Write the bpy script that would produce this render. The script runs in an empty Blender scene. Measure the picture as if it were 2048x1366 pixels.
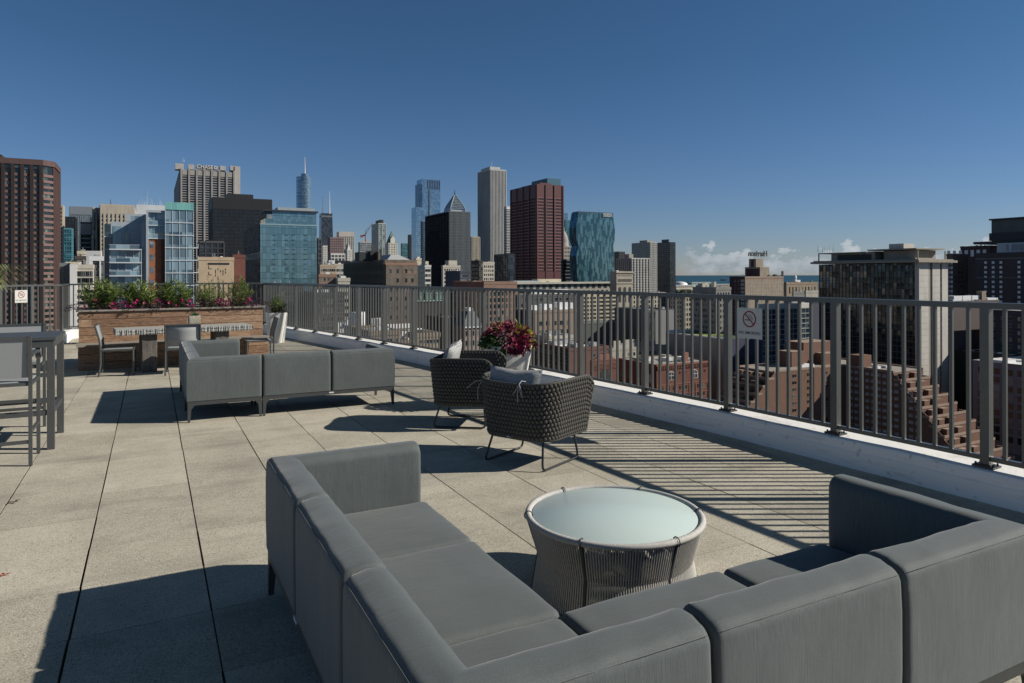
import bpy, bmesh, math, random
from mathutils import Vector, Matrix
R = random.Random(7)
scene = bpy.context.scene
C = scene.collection
# ------------------------------------------------------------------ viewpoint (level camera, slight roll, lens shift)
F = 1390.0; CX = 1024.0; CY = 549.4; RHO = .0022; EYE = 1.70
A = math.atan(722 / F); SA, CA = math.sin(A), math.cos(A)
def lev(x, y):
    u = (x - CX) / F; v = -(y - CY) / F
    return u*math.cos(RHO) + v*math.sin(RHO), v*math.cos(RHO) - u*math.sin(RHO)
def ratio(px, py=600):
    u, _ = lev(px, py); return (SA + CA*u) / (CA - SA*u)          # east / north of a sight line
def at(px, py, D):
    u, v = lev(px, py); return (SA*D + CA*u*D, CA*D - SA*u*D, EYE + v*D)
cam_d = bpy.data.cameras.new('camera'); cam = bpy.data.objects.new('camera', cam_d); C.objects.link(cam)
Rt = Vector((CA, -SA, 0)); Up = Vector((0, 0, 1)); Fw = Vector((SA, CA, 0))
X = Rt*math.cos(RHO) - Up*math.sin(RHO); Yv = Up*math.cos(RHO) + Rt*math.sin(RHO); Z = -Fw
cam.matrix_world = Matrix(((X.x, Yv.x, Z.x, 0), (X.y, Yv.y, Z.y, 0), (X.z, Yv.z, Z.z, EYE), (0, 0, 0, 1)))
cam_d.sensor_width = 36; cam_d.lens = F/2048*36
cam_d.shift_y = -(683 - CY)/2048; cam_d.clip_end = 200000; cam_d.clip_start = .05
scene.camera = cam

# ------------------------------------------------------------------ materials
MATS = {}
def mat(name, col, rough=.65, metal=0., nscale=0, namt=0., bscale=0, bstr=0., bdist=.01, spec=.5, stretch=(1,1,1), emit=None, col2=None):
    if name in MATS: return MATS[name]
    m = bpy.data.materials.new(name); m.use_nodes = True; nt = m.node_tree; b = nt.nodes['Principled BSDF']
    b.inputs['Base Color'].default_value = (*col, 1); b.inputs['Roughness'].default_value = rough
    b.inputs['Metallic'].default_value = metal; b.inputs['Specular IOR Level'].default_value = spec
    if nscale or bscale:
        tc = nt.nodes.new('ShaderNodeTexCoord'); mp = nt.nodes.new('ShaderNodeMapping')
        mp.inputs['Scale'].default_value = stretch; nt.links.new(tc.outputs['Object'], mp.inputs[0])
    if nscale:
        n = nt.nodes.new('ShaderNodeTexNoise'); n.inputs['Scale'].default_value = nscale; n.inputs['Detail'].default_value = 5
        n.inputs['Roughness'].default_value = .65
        nt.links.new(mp.outputs[0], n.inputs[0])
        r = nt.nodes.new('ShaderNodeMapRange'); r.inputs[1].default_value = .3; r.inputs[2].default_value = .7
        nt.links.new(n.outputs[0], r.inputs[0])
        mx = nt.nodes.new('ShaderNodeMix'); mx.data_type = 'RGBA'
        c2 = col2 or tuple(c*(1+namt) for c in col); c1 = col if col2 else tuple(c*(1-namt) for c in col)
        mx.inputs[6].default_value = (*c1, 1); mx.inputs[7].default_value = (*c2, 1)
        nt.links.new(r.outputs[0], mx.inputs[0]); nt.links.new(mx.outputs[2], b.inputs['Base Color'])
    if bscale:
        n = nt.nodes.new('ShaderNodeTexNoise'); n.inputs['Scale'].default_value = bscale; n.inputs['Detail'].default_value = 3
        nt.links.new(mp.outputs[0], n.inputs[0])
        bp = nt.nodes.new('ShaderNodeBump'); bp.inputs['Strength'].default_value = bstr; bp.inputs['Distance'].default_value = bdist
        nt.links.new(n.outputs[0], bp.inputs['Height']); nt.links.new(bp.outputs[0], b.inputs['Normal'])
    MATS[name] = m; return m
def N(nt, t, **k):
    n = nt.nodes.new(t)
    for a, v in k.items(): setattr(n, a, v)
    return n
def math_n(nt, op, a, b=None, c=None):
    n = nt.nodes.new('ShaderNodeMath'); n.operation = op
    for i, v in enumerate((a, b, c)):
        if v is None: continue
        if isinstance(v, (int, float)): n.inputs[i].default_value = v
        else: nt.links.new(v, n.inputs[i])
    return n.outputs[0]

# ------------------------------------------------------------------ mesh builder
class MB:
    def __init__(s): s.v = []; s.f = []; s.m = []; s.sm = []
    def add(s, vs, fs, mi=0, smooth=False):
        o = len(s.v); s.v += [tuple(v) for v in vs]
        for f in fs: s.f.append(tuple(i+o for i in f)); s.m.append(mi); s.sm.append(smooth)
    def box(s, x0, x1, y0, y1, z0, z1, mi=0):
        s.add([(x0,y0,z0),(x1,y0,z0),(x1,y1,z0),(x0,y1,z0),(x0,y0,z1),(x1,y0,z1),(x1,y1,z1),(x0,y1,z1)],
              [(0,3,2,1),(4,5,6,7),(0,1,5,4),(1,2,6,5),(2,3,7,6),(3,0,4,7)], mi)
    def obox(s, c, ax, ay, az, mi=0):                    # oriented box: centre and three half axes
        c = Vector(c); ax = Vector(ax); ay = Vector(ay); az = Vector(az); vs = []
        for k in (-1,1):
            for i, j in ((-1,-1),(1,-1),(1,1),(-1,1)): vs.append(c+ax*i+ay*j+az*k)
        s.add(vs, [(0,3,2,1),(4,5,6,7),(0,1,5,4),(1,2,6,5),(2,3,7,6),(3,0,4,7)], mi)
    def prism(s, pts, z0, z1, mi=0, smooth=False):
        n = len(pts)
        s.add([(p[0],p[1],z0) for p in pts]+[(p[0],p[1],z1) for p in pts],
              [tuple(range(n-1,-1,-1)), tuple(range(n,2*n))], mi)
        s.add([(p[0],p[1],z0) for p in pts]+[(p[0],p[1],z1) for p in pts],
              [(i,(i+1)%n,(i+1)%n+n,i+n) for i in range(n)], mi, smooth)
    def frustum(s, r0, r1, z0, z1, mi=0):                # rects (x0,x1,y0,y1)
        a, b = r0, r1
        s.add([(a[0],a[2],z0),(a[1],a[2],z0),(a[1],a[3],z0),(a[0],a[3],z0),(b[0],b[2],z1),(b[1],b[2],z1),(b[1],b[3],z1),(b[0],b[3],z1)],
              [(0,3,2,1),(4,5,6,7),(0,1,5,4),(1,2,6,5),(2,3,7,6),(3,0,4,7)], mi)
    def tube(s, pts, r, n=8, mi=0, closed=False, caps=True):
        pts = [Vector(p) for p in pts]; m = len(pts); rs = r if isinstance(r, (list, tuple)) else [r]*m
        rings = []; up = None
        for i, p in enumerate(pts):
            if closed: t = pts[(i+1)%m]-pts[i-1]
            else: t = pts[min(i+1,m-1)]-pts[max(i-1,0)]
            t.normalize()
            if up is None:
                up = Vector((0,0,1)) if abs(t.z) < .9 else Vector((1,0,0))
            a = t.cross(up)
            if a.length < 1e-5: a = t.cross(Vector((1,.3,0)))
            a.normalize(); b = a.cross(t); up = b
            rings.append([p+(a*math.cos(2*math.pi*k/n)+b*math.sin(2*math.pi*k/n))*rs[i] for k in range(n)])
        vs = [v for rg in rings for v in rg]; fs = []
        for i in range(m if closed else m-1):
            j = (i+1) % m
            for k in range(n): fs.append((i*n+k, i*n+(k+1)%n, j*n+(k+1)%n, j*n+k))
        s.add(vs, fs, mi, True)
        if caps and not closed:
            s.add(rings[0], [tuple(range(n))], mi); s.add(rings[-1], [tuple(range(n-1,-1,-1))], mi)
    def lathe(s, prof, n=32, c=(0,0), mi=0):
        vs = []; m = len(prof)
        for i in range(n):
            a = 2*math.pi*i/n
            for r, z in prof: vs.append((c[0]+r*math.cos(a), c[1]+r*math.sin(a), z))
        s.add(vs, [(i*m+j, ((i+1)%n)*m+j, ((i+1)%n)*m+j+1, i*m+j+1) for i in range(n) for j in range(m-1)], mi, True)
    def ball(s, c, r, nu=7, nv=5, mi=0):
        rx, ry, rz = r if isinstance(r, tuple) else (r,r,r); vs = [(c[0],c[1],c[2]-rz)]
        for j in range(1, nv):
            p = -math.pi/2+math.pi*j/nv
            for i in range(nu): t = 2*math.pi*i/nu; vs.append((c[0]+rx*math.cos(p)*math.cos(t), c[1]+ry*math.cos(p)*math.sin(t), c[2]+rz*math.sin(p)))
        vs.append((c[0],c[1],c[2]+rz)); L = len(vs)-1; fs = []
        for i in range(nu):
            fs.append((0, 1+(i+1)%nu, 1+i)); fs.append((L, L-nu+i, L-nu+(i+1)%nu))
            for j in range(nv-2): fs.append((1+j*nu+i, 1+j*nu+(i+1)%nu, 1+(j+1)*nu+(i+1)%nu, 1+(j+1)*nu+i))
        s.add(vs, fs, mi, True)
    def rbox(s, x0, x1, y0, y1, z0, z1, r=.03, puff=0., mi=0, k=6, M=None, side=0.):
        cx, cy, cz = (x0+x1)/2, (y0+y1)/2, (z0+z1)/2; h = ((x1-x0)/2, (y1-y0)/2, (z1-z0)/2)
        r = min(r, min(h)*.98)
        def ticks(hh):
            e = [-hh, -hh+r*.12, -hh+r*.35, -hh+r*.65, -hh+r]; mid = [(-hh+r)+(2*(hh-r))*i/k for i in range(1,k)]
            return e+mid+[-q for q in reversed(e)]
        T = [ticks(q) for q in h]; idx = {}; vs = []; fs = []
        def vert(p):
            key = tuple(round(q,6) for q in p)
            if key in idx: return idx[key]
            c = Vector([max(-(h[i]-r), min(h[i]-r, p[i])) for i in range(3)]); d = Vector(p)-c
            if d.length > 1e-9: d = d.normalized()*r
            q = c+d; w = (1-min(1,abs(p[0]/h[0])**3))*(1-min(1,abs(p[1]/h[1])**3))
            if p[2] > 0: q.z += puff*w*(p[2]/h[2])
            if side:
                w2 = (1-abs(p[2]/h[2])**2)
                q.x += side*w2*(1-abs(p[1]/h[1])**4)*p[0]/h[0]; q.y += side*w2*(1-abs(p[0]/h[0])**4)*p[1]/h[1]
            q += Vector((cx,cy,cz))
            if M: q = M @ q
            idx[key] = len(vs); vs.append(q); return idx[key]
        for ax in range(3):
            a, b = (ax+1)%3, (ax+2)%3
            for sg in (-1,1):
                for i in range(len(T[a])-1):
                    for j in range(len(T[b])-1):
                        q = []
                        for (ii,jj) in ((i,j),(i+1,j),(i+1,j+1),(i,j+1)):
                            p = [0,0,0]; p[ax] = sg*h[ax]; p[a] = T[a][ii]; p[b] = T[b][jj]; q.append(vert(p))
                        fs.append(tuple(q) if sg > 0 else tuple(reversed(q)))
        s.add(vs, fs, mi, True)
    def mesh(s, name, mats):
        me = bpy.data.meshes.new(name); me.from_pydata(s.v, [], s.f)
        for m in (mats if isinstance(mats, (list, tuple)) else [mats]): me.materials.append(m)
        me.polygons.foreach_set('material_index', s.m); me.polygons.foreach_set('use_smooth', s.sm); me.update(); return me
    def obj(s, name, mats, parent=None, loc=None, rotz=0):
        o = bpy.data.objects.new(name, s.mesh(name, mats)); C.objects.link(o)
        if parent: o.parent = parent
        if loc: o.location = loc
        if rotz: o.rotation_euler = (0,0,rotz)
        return o
def pieces(mb, name, mats, parent):
    """one object for every box collected in mb"""
    for b0 in range(0, len(mb.v), 8):
        q = MB(); fi = b0//8*6; q.v = mb.v[b0:b0+8]; q.f = [tuple(i-b0 for i in f) for f in mb.f[fi:fi+6]]; q.m = mb.m[fi:fi+6]; q.sm = [False]*6
        q.obj(name, mats, parent)
def tag(o, label=None, cat=None, group=None, kind=None):
    for k, v in (('label',label),('category',cat),('group',group),('kind',kind)):
        if v: o[k] = v
    return o
def thing(name, label, cat, loc=(0,0,0), rotz=0, group=None):
    o = bpy.data.objects.new(name, None); C.objects.link(o); o.location = loc; o.rotation_euler = (0,0,rotz)
    o.empty_display_size = .2
    return tag(o, label, cat, group)
def copy_tree(o, parent=None):
    c = o.copy(); C.objects.link(c)
    if parent: c.parent = parent
    for ch in list(o.children): copy_tree(ch, c)
    return c
def inst(me, name, parent, M):
    o = bpy.data.objects.new(name, me); C.objects.link(o)
    if parent: o.parent = parent
    o.matrix_local = M; return o
def text(body, size, M, m, name='lettering', parent=None, ext=.002, align='CENTER', offset=0., squeeze=1., spacing=1.):
    cu = bpy.data.curves.new(name, 'FONT'); cu.body = body; cu.size = size; cu.extrude = ext; cu.align_x = align; cu.align_y = 'CENTER'
    cu.offset = offset; cu.space_character = spacing; cu.materials.append(m)
    tmp = bpy.data.objects.new('tmp', cu); me = bpy.data.meshes.new_from_object(tmp); bpy.data.objects.remove(tmp); bpy.data.curves.remove(cu)
    me.name = name; o = bpy.data.objects.new(name, me); C.objects.link(o)
    if parent: o.parent = parent
    o.matrix_local = M @ Matrix.Diagonal((squeeze,1,1,1)); return o
def frame3(x, y, z, c):
    x, y, z, c = Vector(x), Vector(y), Vector(z), Vector(c)
    return Matrix(((x.x,y.x,z.x,c.x),(x.y,y.y,z.y,c.y),(x.z,y.z,z.z,c.z),(0,0,0,1)))

# ------------------------------------------------------------------ light
SUN_AZ = A + math.pi/2; SUN_EL = math.radians(32.5)
w = bpy.data.worlds.new('World'); scene.world = w; w.use_nodes = True; nt = w.node_tree
bg = nt.nodes['Background']; sky = N(nt, 'ShaderNodeTexSky', sky_type='NISHITA', sun_disc=False)
sky.sun_elevation = SUN_EL; sky.sun_rotation = SUN_AZ; sky.altitude = 100; sky.air_density = 1.0; sky.dust_density = .1; sky.ozone_density = 4.2
bg.inputs[1].default_value = .048
# low cumulus bank beyond the lake, part of the sky
tc = N(nt, 'ShaderNodeTexCoord'); sx = N(nt, 'ShaderNodeSeparateXYZ'); nt.links.new(tc.outputs['Generated'], sx.inputs[0])
az = math_n(nt, 'ARCTAN2', sx.outputs[0], sx.outputs[1])
hyp = math_n(nt, 'SQRT', math_n(nt, 'ADD', math_n(nt, 'MULTIPLY', sx.outputs[0], sx.outputs[0]), math_n(nt, 'MULTIPLY', sx.outputs[1], sx.outputs[1])))
el = math_n(nt, 'DIVIDE', sx.outputs[2], hyp)
cb = N(nt, 'ShaderNodeCombineXYZ'); nt.links.new(math_n(nt, 'MULTIPLY', az, 1.0), cb.inputs[0]); nt.links.new(math_n(nt, 'MULTIPLY', el, 1.5), cb.inputs[1])
n1 = N(nt, 'ShaderNodeTexNoise'); n1.inputs['Scale'].default_value = 38; n1.inputs['Detail'].default_value = 7; n1.inputs['Roughness'].default_value = .58; nt.links.new(cb.outputs[0], n1.inputs[0])
n2 = N(nt, 'ShaderNodeTexNoise'); n2.inputs['Scale'].default_value = 11; n2.inputs['Detail'].default_value = 2; nt.links.new(cb.outputs[0], n2.inputs[0])
def mr(v, a, b, c, d):
    n = N(nt, 'ShaderNodeMapRange'); n.clamp = True
    for i, q in enumerate((a,b,c,d)): n.inputs[i+1].default_value = q
    nt.links.new(v, n.inputs[0]); return n.outputs[0]
big = mr(n2.outputs[0], .38, .62, -.012, .018)
pk = math_n(nt, 'MAXIMUM', 0, math_n(nt, 'SUBTRACT', 1, math_n(nt, 'DIVIDE', math_n(nt, 'ABSOLUTE', math_n(nt, 'SUBTRACT', az, .885)), .07)))
top = math_n(nt, 'ADD', math_n(nt, 'MULTIPLY', pk, .014), math_n(nt, 'ADD', math_n(nt, 'MULTIPLY', big, .5), .028))                             # height of the bank, slope units
h1 = math_n(nt, 'DIVIDE', el, top)
thr = mr(h1, .2, 1.3, .35, .60)
dens = math_n(nt, 'SUBTRACT', n1.outputs[0], thr)
mask = math_n(nt, 'MULTIPLY', mr(dens, 0, .045, 0, 1), mr(h1, 1.15, 1.45, 1, 0))
mask = math_n(nt, 'MULTIPLY', mask, mr(az, .715, .745, 0, 1)); mask = math_n(nt, 'MULTIPLY', mask, mr(az, 1.5, 1.7, 1, 0))
mask = math_n(nt, 'MULTIPLY', mask, mr(el, -.001, .006, .25, 1))
lum = math_n(nt, 'ADD', mr(h1, .2, 1.1, .0, .55), mr(dens, 0, .25, 0, .45))
ccol = N(nt, 'ShaderNodeMix', data_type='RGBA'); ccol.inputs[6].default_value = (4.6, 5.9, 7.0, 1); ccol.inputs[7].default_value = (12.5, 13, 13.4, 1)
nt.links.new(lum, ccol.inputs[0])
skc = N(nt, 'ShaderNodeMix', data_type='RGBA'); nt.links.new(math_n(nt, 'MULTIPLY', mask, .74), skc.inputs[0])
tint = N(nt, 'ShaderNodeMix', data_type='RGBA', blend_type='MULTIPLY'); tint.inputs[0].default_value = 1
tg_ = N(nt, 'ShaderNodeMix', data_type='RGBA'); tg_.inputs[6].default_value = (.95, 1.02, 1.34, 1); tg_.inputs[7].default_value = (.66, .95, 1.14, 1); nt.links.new(mr(el, 0, .3, 0, 1), tg_.inputs[0]); th_ = N(nt, 'ShaderNodeMix', data_type='RGBA'); th_.inputs[7].default_value = (1.05, .93, .70, 1); nt.links.new(mr(el, .42, .9, 0, 1), th_.inputs[0]); nt.links.new(tg_.outputs[2], th_.inputs[6]); nt.links.new(th_.outputs[2], tint.inputs[7]); nt.links.new(sky.outputs[0], tint.inputs[6])  # sky above the camera frame warmed to take blue out of the shade
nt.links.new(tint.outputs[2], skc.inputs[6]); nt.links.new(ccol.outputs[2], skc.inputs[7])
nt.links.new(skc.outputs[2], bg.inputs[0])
sl = bpy.data.lights.new('sun', 'SUN'); sl.energy = 5.0; sl.angle = math.radians(.55); sl.color = (1, .935, .82)
so = bpy.data.objects.new('sun', sl); C.objects.link(so)
SD = Vector((math.sin(SUN_AZ)*math.cos(SUN_EL), math.cos(SUN_AZ)*math.cos(SUN_EL), math.sin(SUN_EL)))
so.rotation_euler = SD.to_track_quat('Z', 'Y').to_euler()
scene.view_settings.view_transform = 'Standard'; scene.view_settings.look = 'None'; scene.view_settings.gamma = 1
scene.view_settings.exposure = .13
scene.render.engine = 'CYCLES'; cy = scene.cycles
cy.max_bounces = 5; cy.diffuse_bounces = 3; cy.glossy_bounces = 3; cy.transmission_bounces = 3; cy.caustics_reflective = False; cy.caustics_refractive = False
cy.use_denoising = True
try: cy.denoiser = 'OPENIMAGEDENOISE'
except Exception: pass

# ------------------------------------------------------------------ terrace
P0 = [(5.603,3.01),(5.546,4.271),(5.472,5.531),(5.353,6.787),(5.237,8.044),(5.117,9.3),(4.949,10.551),(4.771,11.8),(4.588,13.049),(4.37,14.292),(4.158,15.536),(3.926,16.776),(3.703,18.018),(3.456,19.256),(3.224,20.496),(2.98,21.72)]
POSTS = [(5.72,-3.3),(5.72,-2.04),(5.71,-.775),(5.69,.487),(5.655,1.749)] + P0
FAR = [(2.98,21.72),(1.75,21.9),(.5,22.06),(-.75,22.2),(-2.0,22.32)]
LEFT = [(-2.0,22.32),(-2.02,20.95)]
WEST = [(-2.02,20.95)]+[at(px, 600, d)[:2] for px, d in ((64,17.15),(0,16.4),(-72,15.6),(-150,14.8))]
T0, TN = -.345, 3.836; TS = .6155
m_pav = bpy.data.materials.new('paver_concrete'); m_pav.use_nodes = True; nt = m_pav.node_tree; b = nt.nodes['Principled BSDF']
b.inputs['Roughness'].default_value = .88; b.inputs['Specular IOR Level'].default_value = .25
tc = N(nt, 'ShaderNodeTexCoord'); sp = N(nt, 'ShaderNodeSeparateXYZ'); nt.links.new(tc.outputs['Object'], sp.inputs[0])
fx = math_n(nt, 'FLOOR', math_n(nt, 'DIVIDE', math_n(nt, 'SUBTRACT', sp.outputs[0], T0), TS)); fy = math_n(nt, 'FLOOR', math_n(nt, 'DIVIDE', math_n(nt, 'SUBTRACT', sp.outputs[1], TN), TS))
cbv = N(nt, 'ShaderNodeCombineXYZ'); nt.links.new(fx, cbv.inputs[0]); nt.links.new(fy, cbv.inputs[1])
wn = N(nt, 'ShaderNodeTexWhiteNoise'); nt.links.new(cbv.outputs[0], wn.inputs[0])
na = N(nt, 'ShaderNodeTexNoise'); na.inputs['Scale'].default_value = 2.1; na.inputs['Detail'].default_value = 6; na.inputs['Roughness'].default_value = .7; nt.links.new(tc.outputs['Object'], na.inputs[0])
nb = N(nt, 'ShaderNodeTexVoronoi'); nb.inputs['Scale'].default_value = 150; nt.links.new(tc.outputs['Object'], nb.inputs[0])
nc = N(nt, 'ShaderNodeTexNoise'); nc.inputs['Scale'].default_value = 130; nc.inputs['Detail'].default_value = 3; nt.links.new(tc.outputs['Object'], nc.inputs[0])
v = math_n(nt, 'ADD', math_n(nt, 'MULTIPLY', wn.outputs[0], .16), math_n(nt, 'MULTIPLY', na.outputs[0], .5))
v = math_n(nt, 'ADD', v, math_n(nt, 'MULTIPLY', nc.outputs[0], .72))
rp = N(nt, 'ShaderNodeValToRGB'); rp.color_ramp.elements[0].position = .40; rp.color_ramp.elements[0].color = (.23,.21,.17,1); rp.color_ramp.elements[1].position = 1.0; rp.color_ramp.elements[1].color = (.64,.595,.49,1)
nt.links.new(v, rp.inputs[0])
bw = N(nt, 'ShaderNodeSeparateColor'); nt.links.new(nb.outputs['Color'], bw.inputs[0])
spk = math_n(nt, 'GREATER_THAN', bw.outputs[0], .93)
mx = N(nt, 'ShaderNodeMix', data_type='RGBA'); nt.links.new(math_n(nt, 'MULTIPLY', spk, .55), mx.inputs[0]); nt.links.new(rp.outputs[0], mx.inputs[6]); mx.inputs[7].default_value = (.62,.6,.54,1)
spd = math_n(nt, 'LESS_THAN', bw.outputs[0], .1)
mx2 = N(nt, 'ShaderNodeMix', data_type='RGBA'); nt.links.new(math_n(nt, 'MULTIPLY', spd, .5), mx2.inputs[0]); nt.links.new(mx.outputs[2], mx2.inputs[6]); mx2.inputs[7].default_value = (.12,.105,.085,1)
nd = N(nt, 'ShaderNodeTexNoise'); nd.inputs['Scale'].default_value = .8; nd.inputs['Detail'].default_value = 4; nd.inputs['Roughness'].default_value = .6
mpp = N(nt, 'ShaderNodeMapping'); mpp.inputs['Scale'].default_value = (.8, 2.6, 1); nt.links.new(tc.outputs['Object'], mpp.inputs[0]); nt.links.new(mpp.outputs[0], nd.inputs[0])
st = N(nt, 'ShaderNodeMapRange'); st.inputs[1].default_value = .52; st.inputs[2].default_value = .75; st.inputs[3].default_value = 0; st.inputs[4].default_value = .62; nt.links.new(nd.outputs[0], st.inputs[0])
mx3 = N(nt, 'ShaderNodeMix', data_type='RGBA'); nt.links.new(st.outputs[0], mx3.inputs[0]); nt.links.new(mx2.outputs[2], mx3.inputs[6]); mx3.inputs[7].default_value = (.2,.19,.165,1)
nt.links.new(mx3.outputs[2], b.inputs['Base Color'])
bp = N(nt, 'ShaderNodeBump'); bp.inputs['Strength'].default_value = .5; bp.inputs['Distance'].default_value = .004; nt.links.new(nc.outputs[0], bp.inputs['Height']); nt.links.new(bp.outputs[0], b.inputs['Normal'])
m_dark = mat('dark_gap', (.02,.02,.018), .95)

INNER = .115; CW = .42; CH = .24
def normals(path):
    out = []
    for i, p in enumerate(path):
        a = Vector(path[max(i-1,0)]); c = Vector(path[min(i+1,len(path)-1)]); t = (c-a).normalized(); out.append(Vector((t.y, -t.x)))  # right-hand side
    return out
def clip(poly, p, n):                                       # keep the side where (x-p).n <= 0
    out = []
    for i in range(len(poly)):
        a, c = Vector(poly[i-1]), Vector(poly[i]); da, dc = (a-p).dot(n), (c-p).dot(n)
        if (da <= 0) != (dc <= 0): out.append(tuple(a+(c-a)*(da/(da-dc))))
        if dc <= 0: out.append(tuple(c))
    return out
planes = []
for i in range(len(POSTS)-1):
    a, c = Vector(POSTS[i]), Vector(POSTS[i+1]); t = (c-a).normalized(); n = Vector((t.y,-t.x)); planes.append((a-n*(INNER-.01), n))
a, c = Vector(FAR[0]), Vector(FAR[-1]); t = (c-a).normalized(); n = Vector((t.y,-t.x)); planes.append((a-n*(INNER-.01), n))
mb = MB(); rr = random.Random(3)
for i in range(-16, 11):
    for j in range(-13, 31):
        x0 = T0+i*TS; y0 = TN+j*TS; cxm, cym = x0+TS/2, y0+TS/2
        if cxm < -2.1 and cym > 20.8+(cxm+2.02)*.93: continue
        gx = .0045+rr.uniform(-.0008,.0016); gy = .0024
        dx, dy = rr.uniform(-.002,.002), rr.uniform(-.0007,.0007)
        pl = [(x0+gx+dx,y0+gy+dy),(x0+TS-gx+dx,y0+gy+dy),(x0+TS-gx+dx,y0+TS-gy+dy),(x0+gx+dx,y0+TS-gy+dy)]
        for p, n in planes:
            if pl: pl = clip(pl, p, n)
        if len(pl) < 3: continue
        z = rr.uniform(-.002, .0); mb.prism(pl, -.04, z)
mb.obj('terrace_floor', m_pav)['kind'] = 'structure'
ring = [(p[0]-.05, p[1]) for p in POSTS] + FAR + [(-2.02,20.95)]+WEST[1:]+[(-9,14.5),(-9,-4)] + [(5.6,-4)]
mb = MB(); mb.prism([(p[0]+.2 if k < len(POSTS) else p[0], p[1]) for k, p in enumerate(ring[:-1])]+[(5.8,-4)], -3.2, -.045)
mb.obj('terrace_slab', m_dark)['kind'] = 'structure'

# white painted parapet kerb
m_curb = bpy.data.materials.new('white_paint_weathered'); m_curb.use_nodes = True; nt = m_curb.node_tree; b = nt.nodes['Principled BSDF']
b.inputs['Roughness'].default_value = .55
tc = N(nt, 'ShaderNodeTexCoord'); mp = N(nt, 'ShaderNodeMapping'); mp.inputs['Scale'].default_value = (1.2,1.2,14); nt.links.new(tc.outputs['Object'], mp.inputs[0])
n1 = N(nt, 'ShaderNodeTexNoise'); n1.inputs['Scale'].default_value = 1.6; n1.inputs['Detail'].default_value = 8; n1.inputs['Roughness'].default_value = .7; nt.links.new(mp.outputs[0], n1.inputs[0])
rp = N(nt, 'ShaderNodeValToRGB'); e = rp.color_ramp.elements; e[0].position = .24; e[0].color = (.58,.53,.46,1); e[1].position = .45; e[1].color = (.90,.885,.86,1)
nt.links.new(n1.outputs[0], rp.inputs[0])
n3 = N(nt, 'ShaderNodeTexNoise'); n3.inputs['Scale'].default_value = 14; n3.inputs['Detail'].default_value = 6; nt.links.new(tc.outputs['Object'], n3.inputs[0])
r2 = N(nt, 'ShaderNodeMapRange'); r2.inputs[1].default_value = .62; r2.inputs[2].default_value = .8; nt.links.new(n3.outputs[0], r2.inputs[0])
mx = N(nt, 'ShaderNodeMix', data_type='RGBA'); nt.links.new(r2.outputs[0], mx.inputs[0]); nt.links.new(rp.outputs[0], mx.inputs[6]); mx.inputs[7].default_value = (.42,.4,.37,1)
nt.links.new(mx.outputs[2], b.inputs['Base Color'])
bp = N(nt, 'ShaderNodeBump'); bp.inputs['Strength'].default_value = .35; bp.inputs['Distance'].default_value = .01; nt.links.new(n3.outputs[0], bp.inputs['Height']); nt.links.new(bp.outputs[0], b.inputs['Normal'])
def smooth_path(pts, k=4):
    out = []; n = len(pts)
    for i in range(n-1):
        p0, p1, p2, p3 = [Vector(pts[max(0,min(n-1,q))]) for q in (i-1,i,i+1,i+2)]
        for s in range(k):
            t = s/k; out.append(.5*((2*p1)+(p2-p0)*t+(2*p0-5*p1+4*p2-p3)*t*t+(3*p1-p0-3*p2+p3)*t**3))
    out.append(Vector(pts[-1])); return out
def kerb(path, label, k=4, cuts=(0,0)):
    pts = smooth_path(path, k) if k > 1 else [Vector(p) for p in path]; ns = normals(pts); mb = MB(); vs = []
    prof = [(-INNER-.008, -.05), (-INNER-.006, .05), (-INNER-.006, .145), (-INNER+.004, .152), (-INNER+.002, CH-.03), (-INNER+.012, CH-.008), (-INNER+.03, CH), (CW-INNER-.03, CH+.012), (CW-INNER, CH-.02), (CW-INNER, -.6)]
    m = len(prof); q = random.Random(1)
    for i, (p, n) in enumerate(zip(pts, ns)):
        jz = q.uniform(-.004,.004); t = Vector((-n.y, n.x)); cut = cuts[0] if i == 0 else (cuts[1] if i == len(pts)-1 else 0)
        for d, z in prof: w_ = p+n*d+t*d*cut; vs.append((w_.x, w_.y, z+(jz if z > .1 else 0)))
    fs = [(i*m+j, i*m+j+1, (i+1)*m+j+1, (i+1)*m+j) for i in range(len(pts)-1) for j in range(m-1)]
    mb.add(vs, fs, 0, False); mb.add(vs[:m], [tuple(range(m-1,-1,-1))]); mb.add(vs[-m:], [tuple(range(m))])
    return tag(mb.obj('parapet_kerb', m_curb), label, 'parapet')
kerb(POSTS, 'long white painted kerb curving along the right edge of the terrace', 4)
kerb(FAR, 'white kerb across the far end behind the wooden planter', 1)
kerb([(LEFT[0][0],LEFT[0][1]-.1), LEFT[1], (-2.03,20.7)], 'short white kerb stub at the inner corner left of the planter', 1)
kerb([(WEST[0][0]+.1,WEST[0][1]+.1)]+WEST[1:], 'white kerb under the left fence behind the bar table', 1)

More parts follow.
